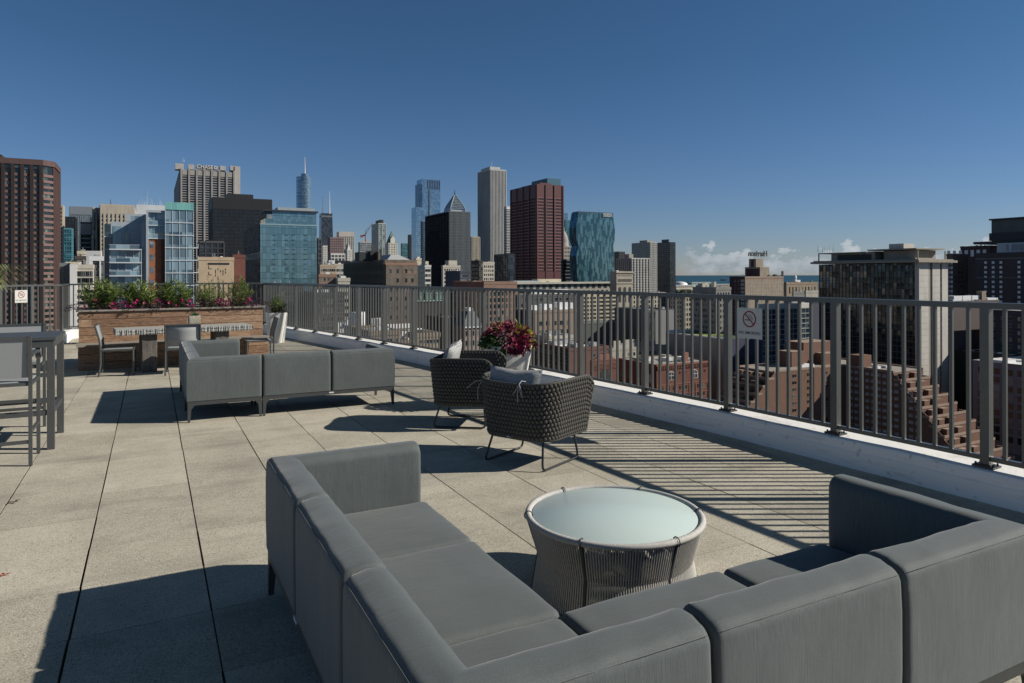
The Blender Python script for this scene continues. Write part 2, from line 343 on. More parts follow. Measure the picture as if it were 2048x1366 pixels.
# ------------------------------------------------------------------ railings
m_rail = mat('rail_paint', (.06,.064,.062), .45, 0, 9, .12, 60, .05, .001, spec=.5)
m_rail.node_tree.nodes['Principled BSDF'].inputs['Coat Weight'].default_value = 1; m_rail.node_tree.nodes['Principled BSDF'].inputs['Coat Roughness'].default_value = .29
m_bolt = mat('bolt_metal', (.06,.06,.06), .4, .6)
RT = 1.482; RB = .325
def railing(path, label, nb_, limit, far_first=True, h=RT):
    root = thing('metal_railing', label, 'railing')
    post_me = MB(); post_me.box(-.032,.032,-.032,.032,CH,h-.045); post_me = post_me.mesh('post', m_rail)
    plate = MB(); plate.box(-.075,.075,-.06,.06,CH+.004,CH+.016); plate.box(-.045,.045,-.045,.045,CH+.016,CH+.024)
    for sx_ in (-1,1):
        plate.lathe([(.001,CH+.034),(.008,CH+.034),(.009,CH+.016)], 6, (sx_*.06,.035), 0); plate.lathe([(.001,CH+.034),(.008,CH+.034),(.009,CH+.016)], 6, (sx_*.06,-.035), 0)
    plate = plate.mesh('base_plate', m_bolt)
    bal = MB(); bal.box(-.0125,.0125,-.0125,.0125,RB+.001,h-.046); bal = bal.mesh('baluster', m_rail)
    pts = [Vector(p) for p in path]; spots = []
    for i, p in enumerate(pts):
        t = (pts[min(i+1,len(pts)-1)]-pts[max(i-1,0)]); rz = math.atan2(t.y, t.x)
        po = inst(post_me, 'post', root, Matrix.Translation((p.x,p.y,0)) @ Matrix.Rotation(rz,4,'Z'))
        bp_ = inst(plate, 'base_plate', po, Matrix.Identity(4))
    tr = MB(); br = MB()
    for i in range(len(pts)-1):
        a, c = pts[i], pts[i+1]; t = (c-a).normalized(); n = Vector((-t.y,t.x)); L = (c-a).length; mid = (a+c)/2; rz = math.atan2(t.y,t.x)
        tr.obox((mid.x,mid.y,h-.0225), (t.x*(L/2+.001),t.y*(L/2+.001),0), (n.x*.03,n.y*.03,0), (0,0,.0225))
        br.obox((mid.x,mid.y,RB-.018), (t.x*(L/2-.033),t.y*(L/2-.033),0), (n.x*.018,n.y*.018,0), (0,0,.018))
        k = max(1, round(L/.1262))
        for j in range(1, k): q = a+(c-a)*(j/k); spots.append((q, rz))
    tr.obj('top_rail', m_rail, root); br.obj('bottom_rail', m_rail, root)
    spots.sort(key=lambda s: Vector(s[0]).length if s[0].y > 1.5 else 99)
    for q, rz in spots[:limit]: inst(bal, 'baluster', root, Matrix.Translation((q.x,q.y,0)) @ Matrix.Rotation(rz,4,'Z'))
    if spots[limit:]:
        mbb = MB()
        for q, rz in spots[limit:]:
            c_, s_ = math.cos(rz)*.0125, math.sin(rz)*.0125; mbb.obox((q.x,q.y,(RB+h-.045)/2), (c_,s_,0), (-s_,c_,0), (0,0,(h-.047-RB)/2))
        mbb.obj('baluster', m_rail, root)['kind'] = 'stuff'
    return root
railing(POSTS, 'long grey bar railing curving along the right edge above the kerb', 9, 100)
railing([(2.9,21.74)]+FAR[1:]+[LEFT[1]]+WEST[1:], 'grey bar railing across the far end and around the left corner', 9, 90)

# no smoking signs
m_sign = mat('sign_plate', (.56,.56,.53), .35, .1, 6, .05); m_red = mat('sign_red', (.28,.012,.02), .5); m_blk = mat('sign_black', (.02,.02,.02), .5)
def nosmoking(c, xdir, size, label, thick_letters=0.):
    xd = Vector(xdir).normalized(); zd = xd.cross(Vector((0,0,1)))
    root = thing('no_smoking_sign', label, 'sign', c); s_ = size/2
    def put(mb, name, m): o = mb.obj(name, m, root); o.matrix_local = frame3(xd, (0,0,1), zd, (0,0,0)); return o
    mb = MB(); mb.box(-s_,s_,-s_*.98,s_*.98,-.003,0)
    for q in (-.12,.0,.12): mb.box(q*size/.3-.01,q*size/.3+.01,s_*.5,s_*.7,-.02,-.003)
    put(mb, 'sign_plate', m_sign)
    mb = MB(); r0, r1 = s_*.53, s_*.44; cy_ = s_*.27; n = 40
    vs = [(r*math.cos(2*math.pi*k/n), cy_+r*math.sin(2*math.pi*k/n), z) for r in (r0,r1) for z in (.001,.002) for k in range(n)]
    mb.add(vs, [(n+k, n+(k+1)%n, 3*n+(k+1)%n, 3*n+k) for k in range(n)])
    dx = math.cos(math.radians(-45)); dy = math.sin(math.radians(-45))
    mb.obox((0,cy_,.002), (dx*r1*.99,dy*r1*.99,0), (-dy*s_*.04,dx*s_*.04,0), (0,0,.0007))
    put(mb, 'prohibition_ring', m_red)
    mb = MB(); mb.box(-s_*.36,s_*.12,cy_-s_*.09,cy_-s_*.03,.0006,.0011); mb.box(s_*.2,s_*.23,cy_-s_*.09,cy_-s_*.03,.0006,.0011)
    for off in (0,.13):
        pp = [(s_*(-.02+off),cy_+s_*.32),(s_*(-.05+off),cy_+s_*.24),(s_*(.06+off),cy_+s_*.15),(s_*(.08+off),cy_+s_*.08),(s_*(.2+off*.5),cy_+s_*.04),(s_*(.22+off*.5),cy_-s_*.01)]
        for a_, c_ in zip(pp, pp[1:]):
            d = Vector((c_[0]-a_[0],c_[1]-a_[1],0)); q = Vector((-d.y,d.x,0)).normalized()*s_*.012; m_ = ((a_[0]+c_[0])/2,(a_[1]+c_[1])/2,.0008); mb.obox(m_, d/2, q, (0,0,.0003))
    put(mb, 'cigarette_symbol', m_blk)
    text('NO SMOKING', s_*.27, frame3(xd,(0,0,1),zd, Vector((0,0,0))+Vector((0,0,1))*(-s_*.62)+zd*.001), m_blk, 'lettering', root, .0006, offset=.0002, squeeze=1.02)
    return root
pa, pb = Vector(P0[1]), Vector(P0[2]); t = (pa-pb).normalized(); nI = Vector((t.y,-t.x)); q = pb+(pa-pb)*.25+nI*.035
if nI.x > 0: nI = -nI; q = pb+(pa-pb)*.25+nI*.035
nosmoking((q.x,q.y,1.195), (t.x,t.y,0), .32, 'square no smoking sign hung on the long right railing')
pa, pb = Vector(WEST[2]), Vector(WEST[1]); t = (pb-pa).normalized(); q = pa+(pb-pa)*.62; nI = Vector((t.y,-t.x)); q += nI*.035
nosmoking((q.x,q.y,1.20), (t.x,t.y,0), .31, 'square no smoking sign on the left fence before the red tower')
# ------------------------------------------------------------------ sectional sofas
def fabric(name, col, sc=(1,1,.02)):
    m = bpy.data.materials.new(name); m.use_nodes = True; nt = m.node_tree; b = nt.nodes['Principled BSDF']
    b.inputs['Roughness'].default_value = .74; b.inputs['Specular IOR Level'].default_value = .35; b.inputs['Sheen Weight'].default_value = .25; b.inputs['Sheen Roughness'].default_value = .4
    tc = N(nt, 'ShaderNodeTexCoord'); mp = N(nt, 'ShaderNodeMapping'); mp.inputs['Scale'].default_value = sc; nt.links.new(tc.outputs['Object'], mp.inputs[0])
    a = N(nt, 'ShaderNodeTexNoise'); a.inputs['Scale'].default_value = 330; a.inputs['Detail'].default_value = 2; nt.links.new(mp.outputs[0], a.inputs[0])
    c = N(nt, 'ShaderNodeTexNoise'); c.inputs['Scale'].default_value = 260; c.inputs['Detail'].default_value = 1; nt.links.new(tc.outputs['Object'], c.inputs[0])
    d = N(nt, 'ShaderNodeTexNoise'); d.inputs['Scale'].default_value = 3.0; d.inputs['Detail'].default_value = 4; nt.links.new(tc.outputs['Object'], d.inputs[0])
    s = math_n(nt, 'ADD', math_n(nt, 'MULTIPLY', a.outputs[0], .75), math_n(nt, 'MULTIPLY', c.outputs[0], .25))
    s2 = math_n(nt, 'ADD', math_n(nt, 'MULTIPLY', s, .8), math_n(nt, 'MULTIPLY', d.outputs[0], .2))
    rp = N(nt, 'ShaderNodeValToRGB'); e = rp.color_ramp.elements; e[0].position = .36; e[0].color = (*[q*.82 for q in col],1); e[1].position = .64; e[1].color = (*[q*1.18 for q in col],1)
    nt.links.new(s2, rp.inputs[0]); nt.links.new(rp.outputs[0], b.inputs['Base Color'])
    bp = N(nt, 'ShaderNodeBump'); bp.inputs['Strength'].default_value = .35; bp.inputs['Distance'].default_value = .0015; nt.links.new(s, bp.inputs['Height'])
    wm = N(nt, 'ShaderNodeMapping'); wm.inputs['Scale'].default_value = (2.2,9,3); nt.links.new(tc.outputs['Object'], wm.inputs[0]); wr = N(nt, 'ShaderNodeTexNoise'); wr.inputs['Scale'].default_value = 2.2; wr.inputs['Detail'].default_value = 3; wr.inputs['Distortion'].default_value = 1.5; nt.links.new(wm.outputs[0], wr.inputs[0])
    bp2 = N(nt, 'ShaderNodeBump'); bp2.inputs['Strength'].default_value = .16; bp2.inputs['Distance'].default_value = .012; nt.links.new(math_n(nt, 'ADD', d.outputs[0], wr.outputs[0]), bp2.inputs['Height']); nt.links.new(bp.outputs[0], bp2.inputs['Normal'])
    nt.links.new(bp2.outputs[0], b.inputs['Normal']); return m
m_fab = fabric('grey_sling_fabric', (.091,.105,.108))
m_frame = mat('charcoal_powder_coat', (.06,.064,.066), .5, .2, 30, .1)
m_tag = mat('label_tag', (.6,.6,.6), .5)
TH = .165; HB = .745; ZB = .245; MOD = .825; ZS = .42
def back_profile():
    pr = [(0,ZB),(0,ZB+.012),(-.003,.4),(-.003,.6)]
    ro = .045; zc = HB-.012-ro
    for k in range(0, 7): a = math.pi - math.pi/2*k/6; pr.append((ro+ro*math.cos(a), zc+ro*math.sin(a)))
    ri = .055; xi = TH-ri; zc2 = HB-.004-ri
    pr.append((.075, HB-.003))
    for k in range(0, 7): a = math.pi/2 - math.pi/2*k/6; pr.append((xi+ri*math.cos(a), zc2+ri*math.sin(a)))
    pr += [(TH+.004,.55),(TH,.38),(TH,ZB)]
    return pr
PROF = back_profile()
from mathutils import noise
seed_ = 3.1
def back_run(mb, p0, p1, inward, c0=0, c1=0):
    """straight run of backrest from p0 to p1 along its outer face; c=1 where it is mitred into a corner"""
    p0, p1, inw = Vector(p0), Vector(p1), Vector(inward); t = (p1-p0).normalized(); m = len(PROF); vs = []; rings = []
    L = (p1-p0).length
    def shrink(q, s):
        cx_, cz_ = TH/2, (ZB+HB)/2; x, z = q; dx, dz = x-cx_, z-cz_; return (cx_+dx-math.copysign(min(s,abs(dx)),dx), cz_+dz-math.copysign(min(s,abs(dz)),dz) if z > ZB+.02 else z)
    def ring(pos, s, cut, sgn):
        out = []
        for q in PROF:
            x, z = shrink(q, s) if s else q
            w_ = p0+t*(pos+(sgn*x if cut else 0))+inw*x; g_ = 0 if cut or z < .3 else 1; nv = noise.noise(Vector((w_.x*5+seed_, w_.y*5, z*4)))*.0045*g_+noise.noise(Vector((w_.x*17, w_.y*17+seed_, z*9)))*.0016*g_; cxo = x-TH/2; w_ = w_+inw*(nv if cxo > 0 else -nv); out.append((w_.x, w_.y, z+(nv if z > .7 else 0)))
        rings.append(out)
    if c0: ring(0, 0, 1, 1)
    else:
        for pos, s in ((.003,.022),(.0035,.014),(.008,.006),(.016,.0015),(.028,0)): ring(pos, s, 0, 1)
    k = 26; q0 = TH+.03 if c0 else .06; q1 = L-(TH+.03 if c1 else .06)
    for i in range(k+1): ring(q0+(q1-q0)*i/k, 0, 0, 1)
    if c1: ring(L, 0, 1, -1)
    else:
        for pos, s in ((.028,0),(.016,.0015),(.008,.006),(.0035,.014),(.003,.022)): ring(L-pos, s, 0, 1)
    vs = [v for r_ in rings for v in r_]
    flip = (t.x*inw.y - t.y*inw.x) > 0
    fs = []
    for i in range(len(rings)-1):
        for j in range(m-1):
            f = (i*m+j, i*m+j+1, (i+1)*m+j+1, (i+1)*m+j); fs.append(f if flip else f[::-1])
    mb.add(vs, fs, 0, True)
    for r_, end in ((rings[0],0),(rings[-1],1)):
        if (end == 0 and c0) or (end == 1 and c1): continue
        mb.add(r_, [tuple(range(m)) if (end == 1) == flip else tuple(range(m-1,-1,-1))], 0, False)
    a = p0+t*(.02 if not c0 else 0)+inw*.006; c = p0+t*(L-(.02 if not c1 else 0))+inw*.006
    mb.tube([(a.x,a.y,HB-.030),(c.x,c.y,HB-.030)], .0012, 5)
def sofa(e0, n0, label):
    root = thing('sectional_sofa', label, 'sofa', (e0,n0,0)); g = .006; M3 = 3*MOD
    E_, Nn, Wd, S_ = (1,0), (0,1), (-1,0), (0,-1)
    def part(fn):
        mb = MB(); fn(mb); mb.obj('backrest', m_fab, root)
    part(lambda mb: (back_run(mb,(MOD-g,M3),(0,M3),S_,0,1), back_run(mb,(0,M3),(0,2*MOD+g),E_,1,0)))
    part(lambda mb: back_run(mb,(0,2*MOD-g),(0,MOD+g),E_))
    part(lambda mb: (back_run(mb,(0,MOD-g),(0,0),E_,0,1), back_run(mb,(0,0),(MOD-g,0),Nn,1,0)))
    part(lambda mb: back_run(mb,(MOD+g,0),(2*MOD-g,0),Nn))
    part(lambda mb: (back_run(mb,(2*MOD+g,0),(M3,0),Nn,0,1), back_run(mb,(M3,0),(M3,MOD-g),Wd,1,0)))
    T_ = TH+.004
    for x0,x1,y0,y1 in ((T_,MOD+.02,2*MOD+g,M3-T_),(T_,MOD+.02,MOD+g,2*MOD-g),(T_,MOD-g,T_,MOD-g),(MOD+g,2*MOD-g,T_,MOD+.02),(2*MOD+g,M3-T_,T_,MOD+.02)):
        mb = MB(); mb.rbox(x0,x1,y0,y1,.27,ZS,.035,.012,k=22); mb.v = [(v[0], v[1], v[2]+(noise.noise(Vector((v[0]*4+x0, v[1]*4, 1)))*.006+noise.noise(Vector((v[0]*9, v[1]*22+y0, 5)))*.0028+noise.noise(Vector((v[0]*40, v[1]*13, 2)))*.002*max(0, 1-min(v[1]-y0, y1-v[1])/.1) if v[2] > .36 else 0)) for v in mb.v]; mb.obj('seat_cushion', m_fab, root)
    mb = MB()
    def fr(x0,x1,y0,y1):
        w_ = .035; z0, z1 = .195, .243; mb.box(x0,x1,y0,y0+w_,z0,z1); mb.box(x0,x1,y1-w_,y1,z0,z1); mb.box(x0,x0+w_,y0+w_,y1-w_,z0,z1); mb.box(x1-w_,x1,y0+w_,y1-w_,z0,z1)
        mb.box(x0+w_,x1-w_,y0+w_,y1-w_,z1-.012,z1+.024)
    units = [(.006,MOD-.006,.006,MOD-.006),(MOD+.006,M3-.006,.006,MOD-.006),(.006,MOD-.006,MOD+.006,M3-.006)]
    for u_ in units: fr(*u_)
    mb.obj('frame', m_frame, root)
    for x0,x1,y0,y1 in units:
        for x, sx_ in ((x0,1),(x1,-1)):
            for y, sy_ in ((y0,1),(y1,-1)):
                mb = MB(); w1, w0 = .075, .026
                mb.frustum((min(x,x+sx_*w0),max(x,x+sx_*w0),min(y,y+sy_*w0),max(y,y+sy_*w0)), (min(x,x+sx_*.04),max(x,x+sx_*.04),min(y,y+sy_*.04),max(y,y+sy_*.04)), .0, .15)
                mb.frustum((min(x,x+sx_*.04),max(x,x+sx_*.04),min(y,y+sy_*.04),max(y,y+sy_*.04)), (min(x,x+sx_*w1),max(x,x+sx_*w1),min(y,y+sy_*w1),max(y,y+sy_*w1)), .15, .194)
                mb.obj('leg', m_frame, root)
    mb = MB(); mb.box(2*MOD-.03,2*MOD+.03,-.001,.006,.212,.228); mb.box(-.001,.006,2*MOD-.03,2*MOD+.03,.212,.228); mb.obj('label_plate', m_tag, root)
    return root
sofa(.545, 1.43, 'nearest grey sectional sofa wrapped around the round glass coffee table')
sofa(.365, 8.82, 'farther grey sectional sofa with its backs turned, in front of the planter bench')

# ------------------------------------------------------------------ round rope table
m_cord = mat('pale_rope', (.46,.45,.435), .8, 0, 90, .2); m_glass = mat('frosted_glass_top', (.52,.62,.61), .30, 0, 2, .02, spec=.4)
m_strap = mat('dark_strap', (.03,.032,.04), .5)
tb = thing('coffee_table', 'round low table with frosted glass top and pale rope sides', 'table', (2.232,3.10,0))
mb = MB(); mb.lathe([(.001,.404),(.440,.404),(.444,.400),(.444,.392),(.001,.392)], 64); mb.obj('glass_top', m_glass, tb)
Rt_, Rw, Rb = .466, .408, .44; ZT, ZW = .398, .20
mb = MB(); nn = 420; pts = [(Rt_*math.cos(2*math.pi*i/nn), Rt_*math.sin(2*math.pi*i/nn), ZT) for i in range(nn)]
mb.tube(pts, [.0185 if i % 2 else .0155 for i in range(nn)], 8, closed=True); mb.obj('rope_rim', m_cord, tb)
mb = MB(); mb.lathe([(Rw-.012,ZW-.008),(Rw-.012,ZW+.008),(Rw+.0,ZW+.008),(Rw+.0,ZW-.008),(Rw-.012,ZW-.008)], 48); mb.lathe([(Rb-.01,.0),(Rb-.01,.014),(Rb+.004,.014),(Rb+.004,0)], 48); mb.obj('ring_frame', m_frame, tb)
up, lo, sr = MB(), MB(), MB()
for s in range(6):
    a0 = 2*math.pi*s/6+math.radians(-A*57.3+2); 
    for i in range(1, 35):
        a = a0+2*math.pi/6*i/35+.003; c_, s_ = math.cos(a), math.sin(a)
        up.tube([((Rt_-.0)*c_,(Rt_-.0)*s_,ZT-.012),(Rw*c_*1.02,Rw*s_*1.02,ZW)], .0046, 5, caps=False)
        up.tube([((Rt_-.03)*c_,(Rt_-.03)*s_,ZT-.012),(Rw*c_*.975,Rw*s_*.975,ZW)], .0042, 4, caps=False)
        lo.tube([(Rw*c_*1.01,Rw*s_*1.01,ZW),(Rb*c_*1.01,Rb*s_*1.01,.01)], .0048, 5, caps=False)
    c_, s_ = math.cos(a0), math.sin(a0); tv = Vector((-s_,c_,0))
    sr.tube([(Rt_*c_*1.0,Rt_*s_*1.0,ZT-.01),(Rw*c_,Rw*s_,ZW),(Rb*c_,Rb*s_,.01)], .013, 6)
    sr.tube([((Rt_+.023*math.cos(q))*c_,(Rt_+.023*math.cos(q))*s_,ZT+.023*math.sin(q)) for q in [math.pi*2*k/10 for k in range(11)]], .0035, 4)
up.obj('upper_cords', m_cord, tb); lo.obj('lower_cords', m_cord, tb); sr.obj('strap', m_strap, tb)

# ------------------------------------------------------------------ woven rope armchairs
m_rope = mat('dark_rope', (.066,.064,.059), .85, 0, 150, .35, 220, .4, .002); m_leg = mat('dark_steel_tube', (.035,.04,.045), .35, .4)
m_cush = mat('seat_cloth_blue_grey', (.16,.17,.2), .9, 0, 200, .25)
m_pill = bpy.data.materials.new('pillow_weave'); m_pill.use_nodes = True; nt = m_pill.node_tree; b = nt.nodes['Principled BSDF']; b.inputs['Roughness'].default_value = .9
tc = N(nt, 'ShaderNodeTexCoord'); mp = N(nt, 'ShaderNodeMapping'); mp.inputs['Scale'].default_value = (1,1,1); nt.links.new(tc.outputs['Object'], mp.inputs[0])
wv = N(nt, 'ShaderNodeTexWave'); wv.inputs['Scale'].default_value = 26; wv.inputs['Distortion'].default_value = 3.5; wv.inputs['Detail'].default_value = 2; nt.links.new(mp.outputs[0], wv.inputs[0])
wv.bands_direction = 'Z'
nz = N(nt, 'ShaderNodeTexNoise'); nz.inputs['Scale'].default_value = 170; nt.links.new(tc.outputs['Object'], nz.inputs[0])
s = math_n(nt, 'ADD', math_n(nt, 'MULTIPLY', wv.outputs['Fac'], .28), math_n(nt, 'MULTIPLY', nz.outputs[0], 1.0))
rp = N(nt, 'ShaderNodeValToRGB'); e = rp.color_ramp.elements; e[0].position = .42; e[0].color = (.08,.09,.11,1); e[1].position = .80; e[1].color = (.50,.50,.49,1); nt.links.new(s, rp.inputs[0]); nt.links.new(rp.outputs[0], b.inputs['Base Color'])
def pillow_mesh(w_, h_, t_):
    mb = MB(); n = 14; idx = {}
    for side in (1,-1):
        vs = []
        for i in range(n+1):
            for j in range(n+1):
                u, v = -1+2*i/n, -1+2*j/n; f = (max(0,1-u**4)*max(0,1-v**4))**.5; pinch = 1-.09*(1-abs(u))*(abs(v)**3)*1.2; pinch2 = 1-.09*(1-abs(v))*(abs(u)**3)*1.2
                vs.append((u*w_/2*pinch2, side*t_/2*f*(.9+.1*math.sin(5*u+3*v)), v*h_/2*pinch))
        fs = [(i*(n+1)+j, (i+1)*(n+1)+j, (i+1)*(n+1)+j+1, i*(n+1)+j+1) for i in range(n) for j in range(n)]
        if side < 0: fs = [f[::-1] for f in fs]
        mb.add(vs, fs, 0, True)
    return mb
def plan(s_, w_, d_, r_):                                    # U plan: front-left tip, back, front-right tip; faces +Y
    segs = [(d_-r_), r_*math.pi/2, w_-2*r_, r_*math.pi/2, (d_-r_)]; L = sum(segs); q = s_*L
    if q < segs[0]: return (-w_/2, d_/2-q)
    q -= segs[0]
    if q < segs[1]: a = math.pi+q/r_; return (-w_/2+r_+r_*math.cos(a), -d_/2+r_+r_*math.sin(a))
    q -= segs[1]
    if q < segs[2]: return (-w_/2+r_+q, -d_/2)
    q -= segs[2]
    if q < segs[3]: a = 1.5*math.pi+q/r_; return (w_/2-r_+r_*math.cos(a), -d_/2+r_+r_*math.sin(a))
    q -= segs[3]; return (w_/2, -d_/2+r_+q)
def woven_chair(label):
    root = thing('woven_armchair', label, 'armchair', group='dark woven rope armchairs by the kerb')
    Z0, Z1 = .262, .775
    def pt(s_, t_):                                          # t 0 bottom .. 1 top
        w_ = .725+.105*t_; d_ = .665+.09*t_; x, y = plan(s_, w_, d_, .2+.03*t_)
        drop = .035*max(0, math.cos((s_-.5)*math.pi*2))      # rim sags slightly at the middle of the back
        zt = Z1-drop*1.0; 
        ed = min(s_, 1-s_)
        if ed < .055: zt -= .09*(1-ed/.055)**2
        return Vector((x, y, Z0+(zt-Z0)*t_))
    mb = MB(); nc, nr = 54, 13
    for i in range(nc):
        for j in range(nr):
            s_ = (i+.5+(.5 if j % 2 else 0))/(nc+.5); t_ = (j+.5)/nr
            if s_ > .995: continue
            p = pt(s_, t_); q = pt(min(1,s_+.01), t_)-pt(max(0,s_-.01), t_); a = math.atan2(q.y, q.x); out = Vector((math.sin(a),-math.cos(a)))
            L = 1.9/nc
            o_ = len(mb.v); mb.ball((0,0,0), (L*.53,.021,.0245), 8, 6)
            rot = Matrix.Rotation(a,4,'Z') @ Matrix.Rotation(.5 if j % 2 else -.5,4,'Y'); rot = Matrix.Translation(p) @ rot
            for k in range(o_, len(mb.v)): mb.v[k] = tuple(rot @ Vector(mb.v[k]))
    mb.obj('woven_shell', m_rope, root)
    mb = MB(); vs = []; n = 48
    for i in range(n+1):
        for t_ in (0,.5,1): p = pt(i/n, t_); vs.append((p.x*.985,p.y*.985,p.z))
    mb.add(vs, [(i*3+j,(i+1)*3+j,(i+1)*3+j+1,i*3+j+1) for i in range(n) for j in (0,1)], 0, True); mb.obj('inner_lining', m_rope, root)
    def roped(pts, r_, name):
        pts = [Vector(p) for p in pts]; dense = []; step = .007
        for a, c in zip(pts, pts[1:]):
            k = max(1, int((c-a).length/step)); dense += [a+(c-a)*i/k for i in range(k)]
        dense.append(pts[-1]); mbb = MB(); mbb.tube(dense, [r_ if i % 2 else r_*.82 for i in range(len(dense))], 7); mbb.obj(name, m_rope, root)
    rim = [pt(0,.0)]+[pt(0,t_/5) for t_ in range(1,5)]+[pt(i/60,1) for i in range(0,61)]+[pt(1,t_/5) for t_ in range(4,-1,-1)]
    roped(rim, .014, 'rope_rim')
    base = [pt(i/40,0) for i in range(41)]; roped(base+[base[0]], .017, 'base_rope')
    mb = MB(); mb.box(-.31,.31,-.27,.31,.255,.275); mb.obj('seat_base', m_leg, root)
    mb = MB(); mb.rbox(-.275,.275,-.235,.31,.285,.43,.06,.015); mb.obj('seat_cushion', m_cush, root)
    for sg in (-1,1):
        def bez(P, n=6):
            out = [Vector(P[0])]
            for k in range(1, len(P)-1):
                a, b_, c = Vector(P[k-1]), Vector(P[k]), Vector(P[k+1]); r_ = .06
                u, v = (a-b_).normalized()*min(r_,(a-b_).length*.45), (c-b_).normalized()*min(r_,(c-b_).length*.45)
                for i in range(n+1): t_ = i/n; out.append((b_+u)*(1-t_)**2+b_*2*t_*(1-t_)+(b_+v)*t_*t_)
            out.append(Vector(P[-1])); return out
        mb = MB(); mb.tube(bez([(sg*.27,-.25,.27),(sg*.315,-.33,.012),(sg*.315,.27,.012),(sg*.28,.24,.27)]), .0105, 8); mb.obj('sled_leg', m_leg, root)
    mb = MB(); mb.box(-.06,-.01,-.347,-.332,.258,.272); mb.obj('label_plate', m_tag, root)
    return root
def place(o, e, n, heading): o.location = (e,n,0); o.rotation_euler = (0,0,-heading)          # heading clockwise from north, model faces +Y
c1 = woven_chair('nearer woven rope armchair seen from behind, long pillow tied to its back')
H1 = A+math.radians(36); place(c1, 3.13, 5.60, H1)
c2 = copy_tree(c1); c2['label'] = 'farther woven rope armchair turned sideways, pillow standing in its back corner'
H2 = A+math.radians(99); place(c2, 3.235, 7.33, H2)
def pillow(w_, h_, t_, chair, heading, loc, tilt, label, roll=0., ties=()):
    root = thing('throw_pillow', label, 'pillow'); root.matrix_world = chair_matrix(chair, heading) @ Matrix.Translation(loc) @ Matrix.Rotation(tilt,4,'X') @ Matrix.Rotation(roll,4,'Y')
    pillow_mesh(w_, h_, t_).obj('pillow_cover', m_pill, root)
    inv = root.matrix_world.inverted() @ chair_matrix(chair, heading)
    for t_ in ties:
        mb = MB()
        for st_ in t_: mb.tube([inv @ Vector(p) for p in st_], .0042, 5)
        mb.obj('tie_cord', m_pill, root)
def chair_matrix(ch, heading): return Matrix.Translation(ch.location) @ Matrix.Rotation(-heading,4,'Z')
ties = [[[(.12,-.40,.75),(.10,-.42,.70),(.07,-.425,.66)],[(.12,-.40,.75),(.155,-.42,.71),(.17,-.42,.64)],[(.12,-.40,.75),(.125,-.43,.68),(.12,-.42,.60)],[(.12,-.30,.76),(.12,-.36,.775),(.12,-.40,.75)],[(.12,-.40,.75),(.145,-.42,.70),(.16,-.42,.66)]],
        [[(-.37,-.30,.73),(-.42,-.34,.72),(-.47,-.40,.66)],[(-.37,-.30,.73),(-.385,-.34,.66),(-.38,-.345,.55)],[(-.33,-.25,.76),(-.36,-.29,.755),(-.375,-.31,.73)]]]
pillow(.58,.40,.17, c1, H1, (-.06,-.24,.665), math.radians(-14), 'long pale tweed pillow lying along the back of the nearer armchair', 0, ties)
ties2 = [[[(-.3,-.33,.72),(-.33,-.41,.66),(-.34,-.43,.5)],[(-.3,-.33,.72),(-.30,-.42,.6),(-.31,-.43,.45)]]]
pillow(.50,.46,.16, c2, H2, (-.10,-.24,.69), math.radians(-20), 'pale tweed pillow propped in the farther armchair', math.radians(8), ties2)

# ------------------------------------------------------------------ aluminium and sling dining chairs, bar stools
m_alu = mat('grey_aluminium', (.085,.09,.092), .45, .3, 25, .1); m_sling = mat('pale_sling', (.27,.285,.295), .7, 0, 300, .12)
m_sling_d = mat('dark_sling', (.13,.135,.14), .75, 0, 300, .15)
def dining_chair(label, group='dining chairs at the stone table'):
    root = thing('dining_chair', label, 'chair', group=group)
    W_ = .27
    mb = MB(); mb.rbox(-W_+.02,W_-.02,-.22,.24,.435,.45,.006,.0); mb.obj('seat', m_sling, root)
    for sg in (-1,1):
        x = sg*W_
        mb = MB(); mb.tube([(x,-.245,.45),(x,-.262,.62),(x,-.325,.86)], .016, 6); mb.tube([(x,-.245,.45),(x,-.245,.2),(x,-.275,.0)], .016, 6); mb.obj('rear_leg', m_alu, root)
        mb = MB(); mb.tube([(x,.235,.44),(x,.24,.0)], .016, 6); mb.obj('leg', m_alu, root)
    mb = MB(); mb.box(-W_,W_,.225,.255,.425,.455); mb.box(-W_,W_,-.26,-.23,.425,.455)
    for sg in (-1,1): mb.box(sg*W_-.014,sg*W_+.014,-.23,.225,.426,.454)
    mb.tube([(-W_,-.325,.86),(W_,-.325,.86)], .016, 6); mb.obj('frame', m_alu, root)
    mb = MB(); Vs = [(sx_*(W_-.01), y, z) for y, z in ((-.25,.50),(-.262,.62),(-.293,.74),(-.322,.85)) for sx_ in (-1,1)]
    mb.add(Vs, [(2*i,2*i+1,2*i+3,2*i+2) for i in range(3)], 0, True); o = mb.obj('backrest', m_sling, root)
    md = o.modifiers.new('th','SOLIDIFY'); md.thickness = .006; return root
TA = math.radians(4.5)                                        # planter and table are turned slightly from the paver grid
d1 = dining_chair('dining chair at the left end of the stone table, side on'); place(d1, -.50, 13.80, math.radians(92))
d2 = copy_tree(d1); d2['label'] = 'dining chair on the terrace side of the stone table, its back to us'; place(d2, .50, 13.38, math.radians(4))
d3 = copy_tree(d1); d3['label'] = 'dining chair at the right end of the stone table, side on'; place(d3, 1.86, 14.28, math.radians(272))

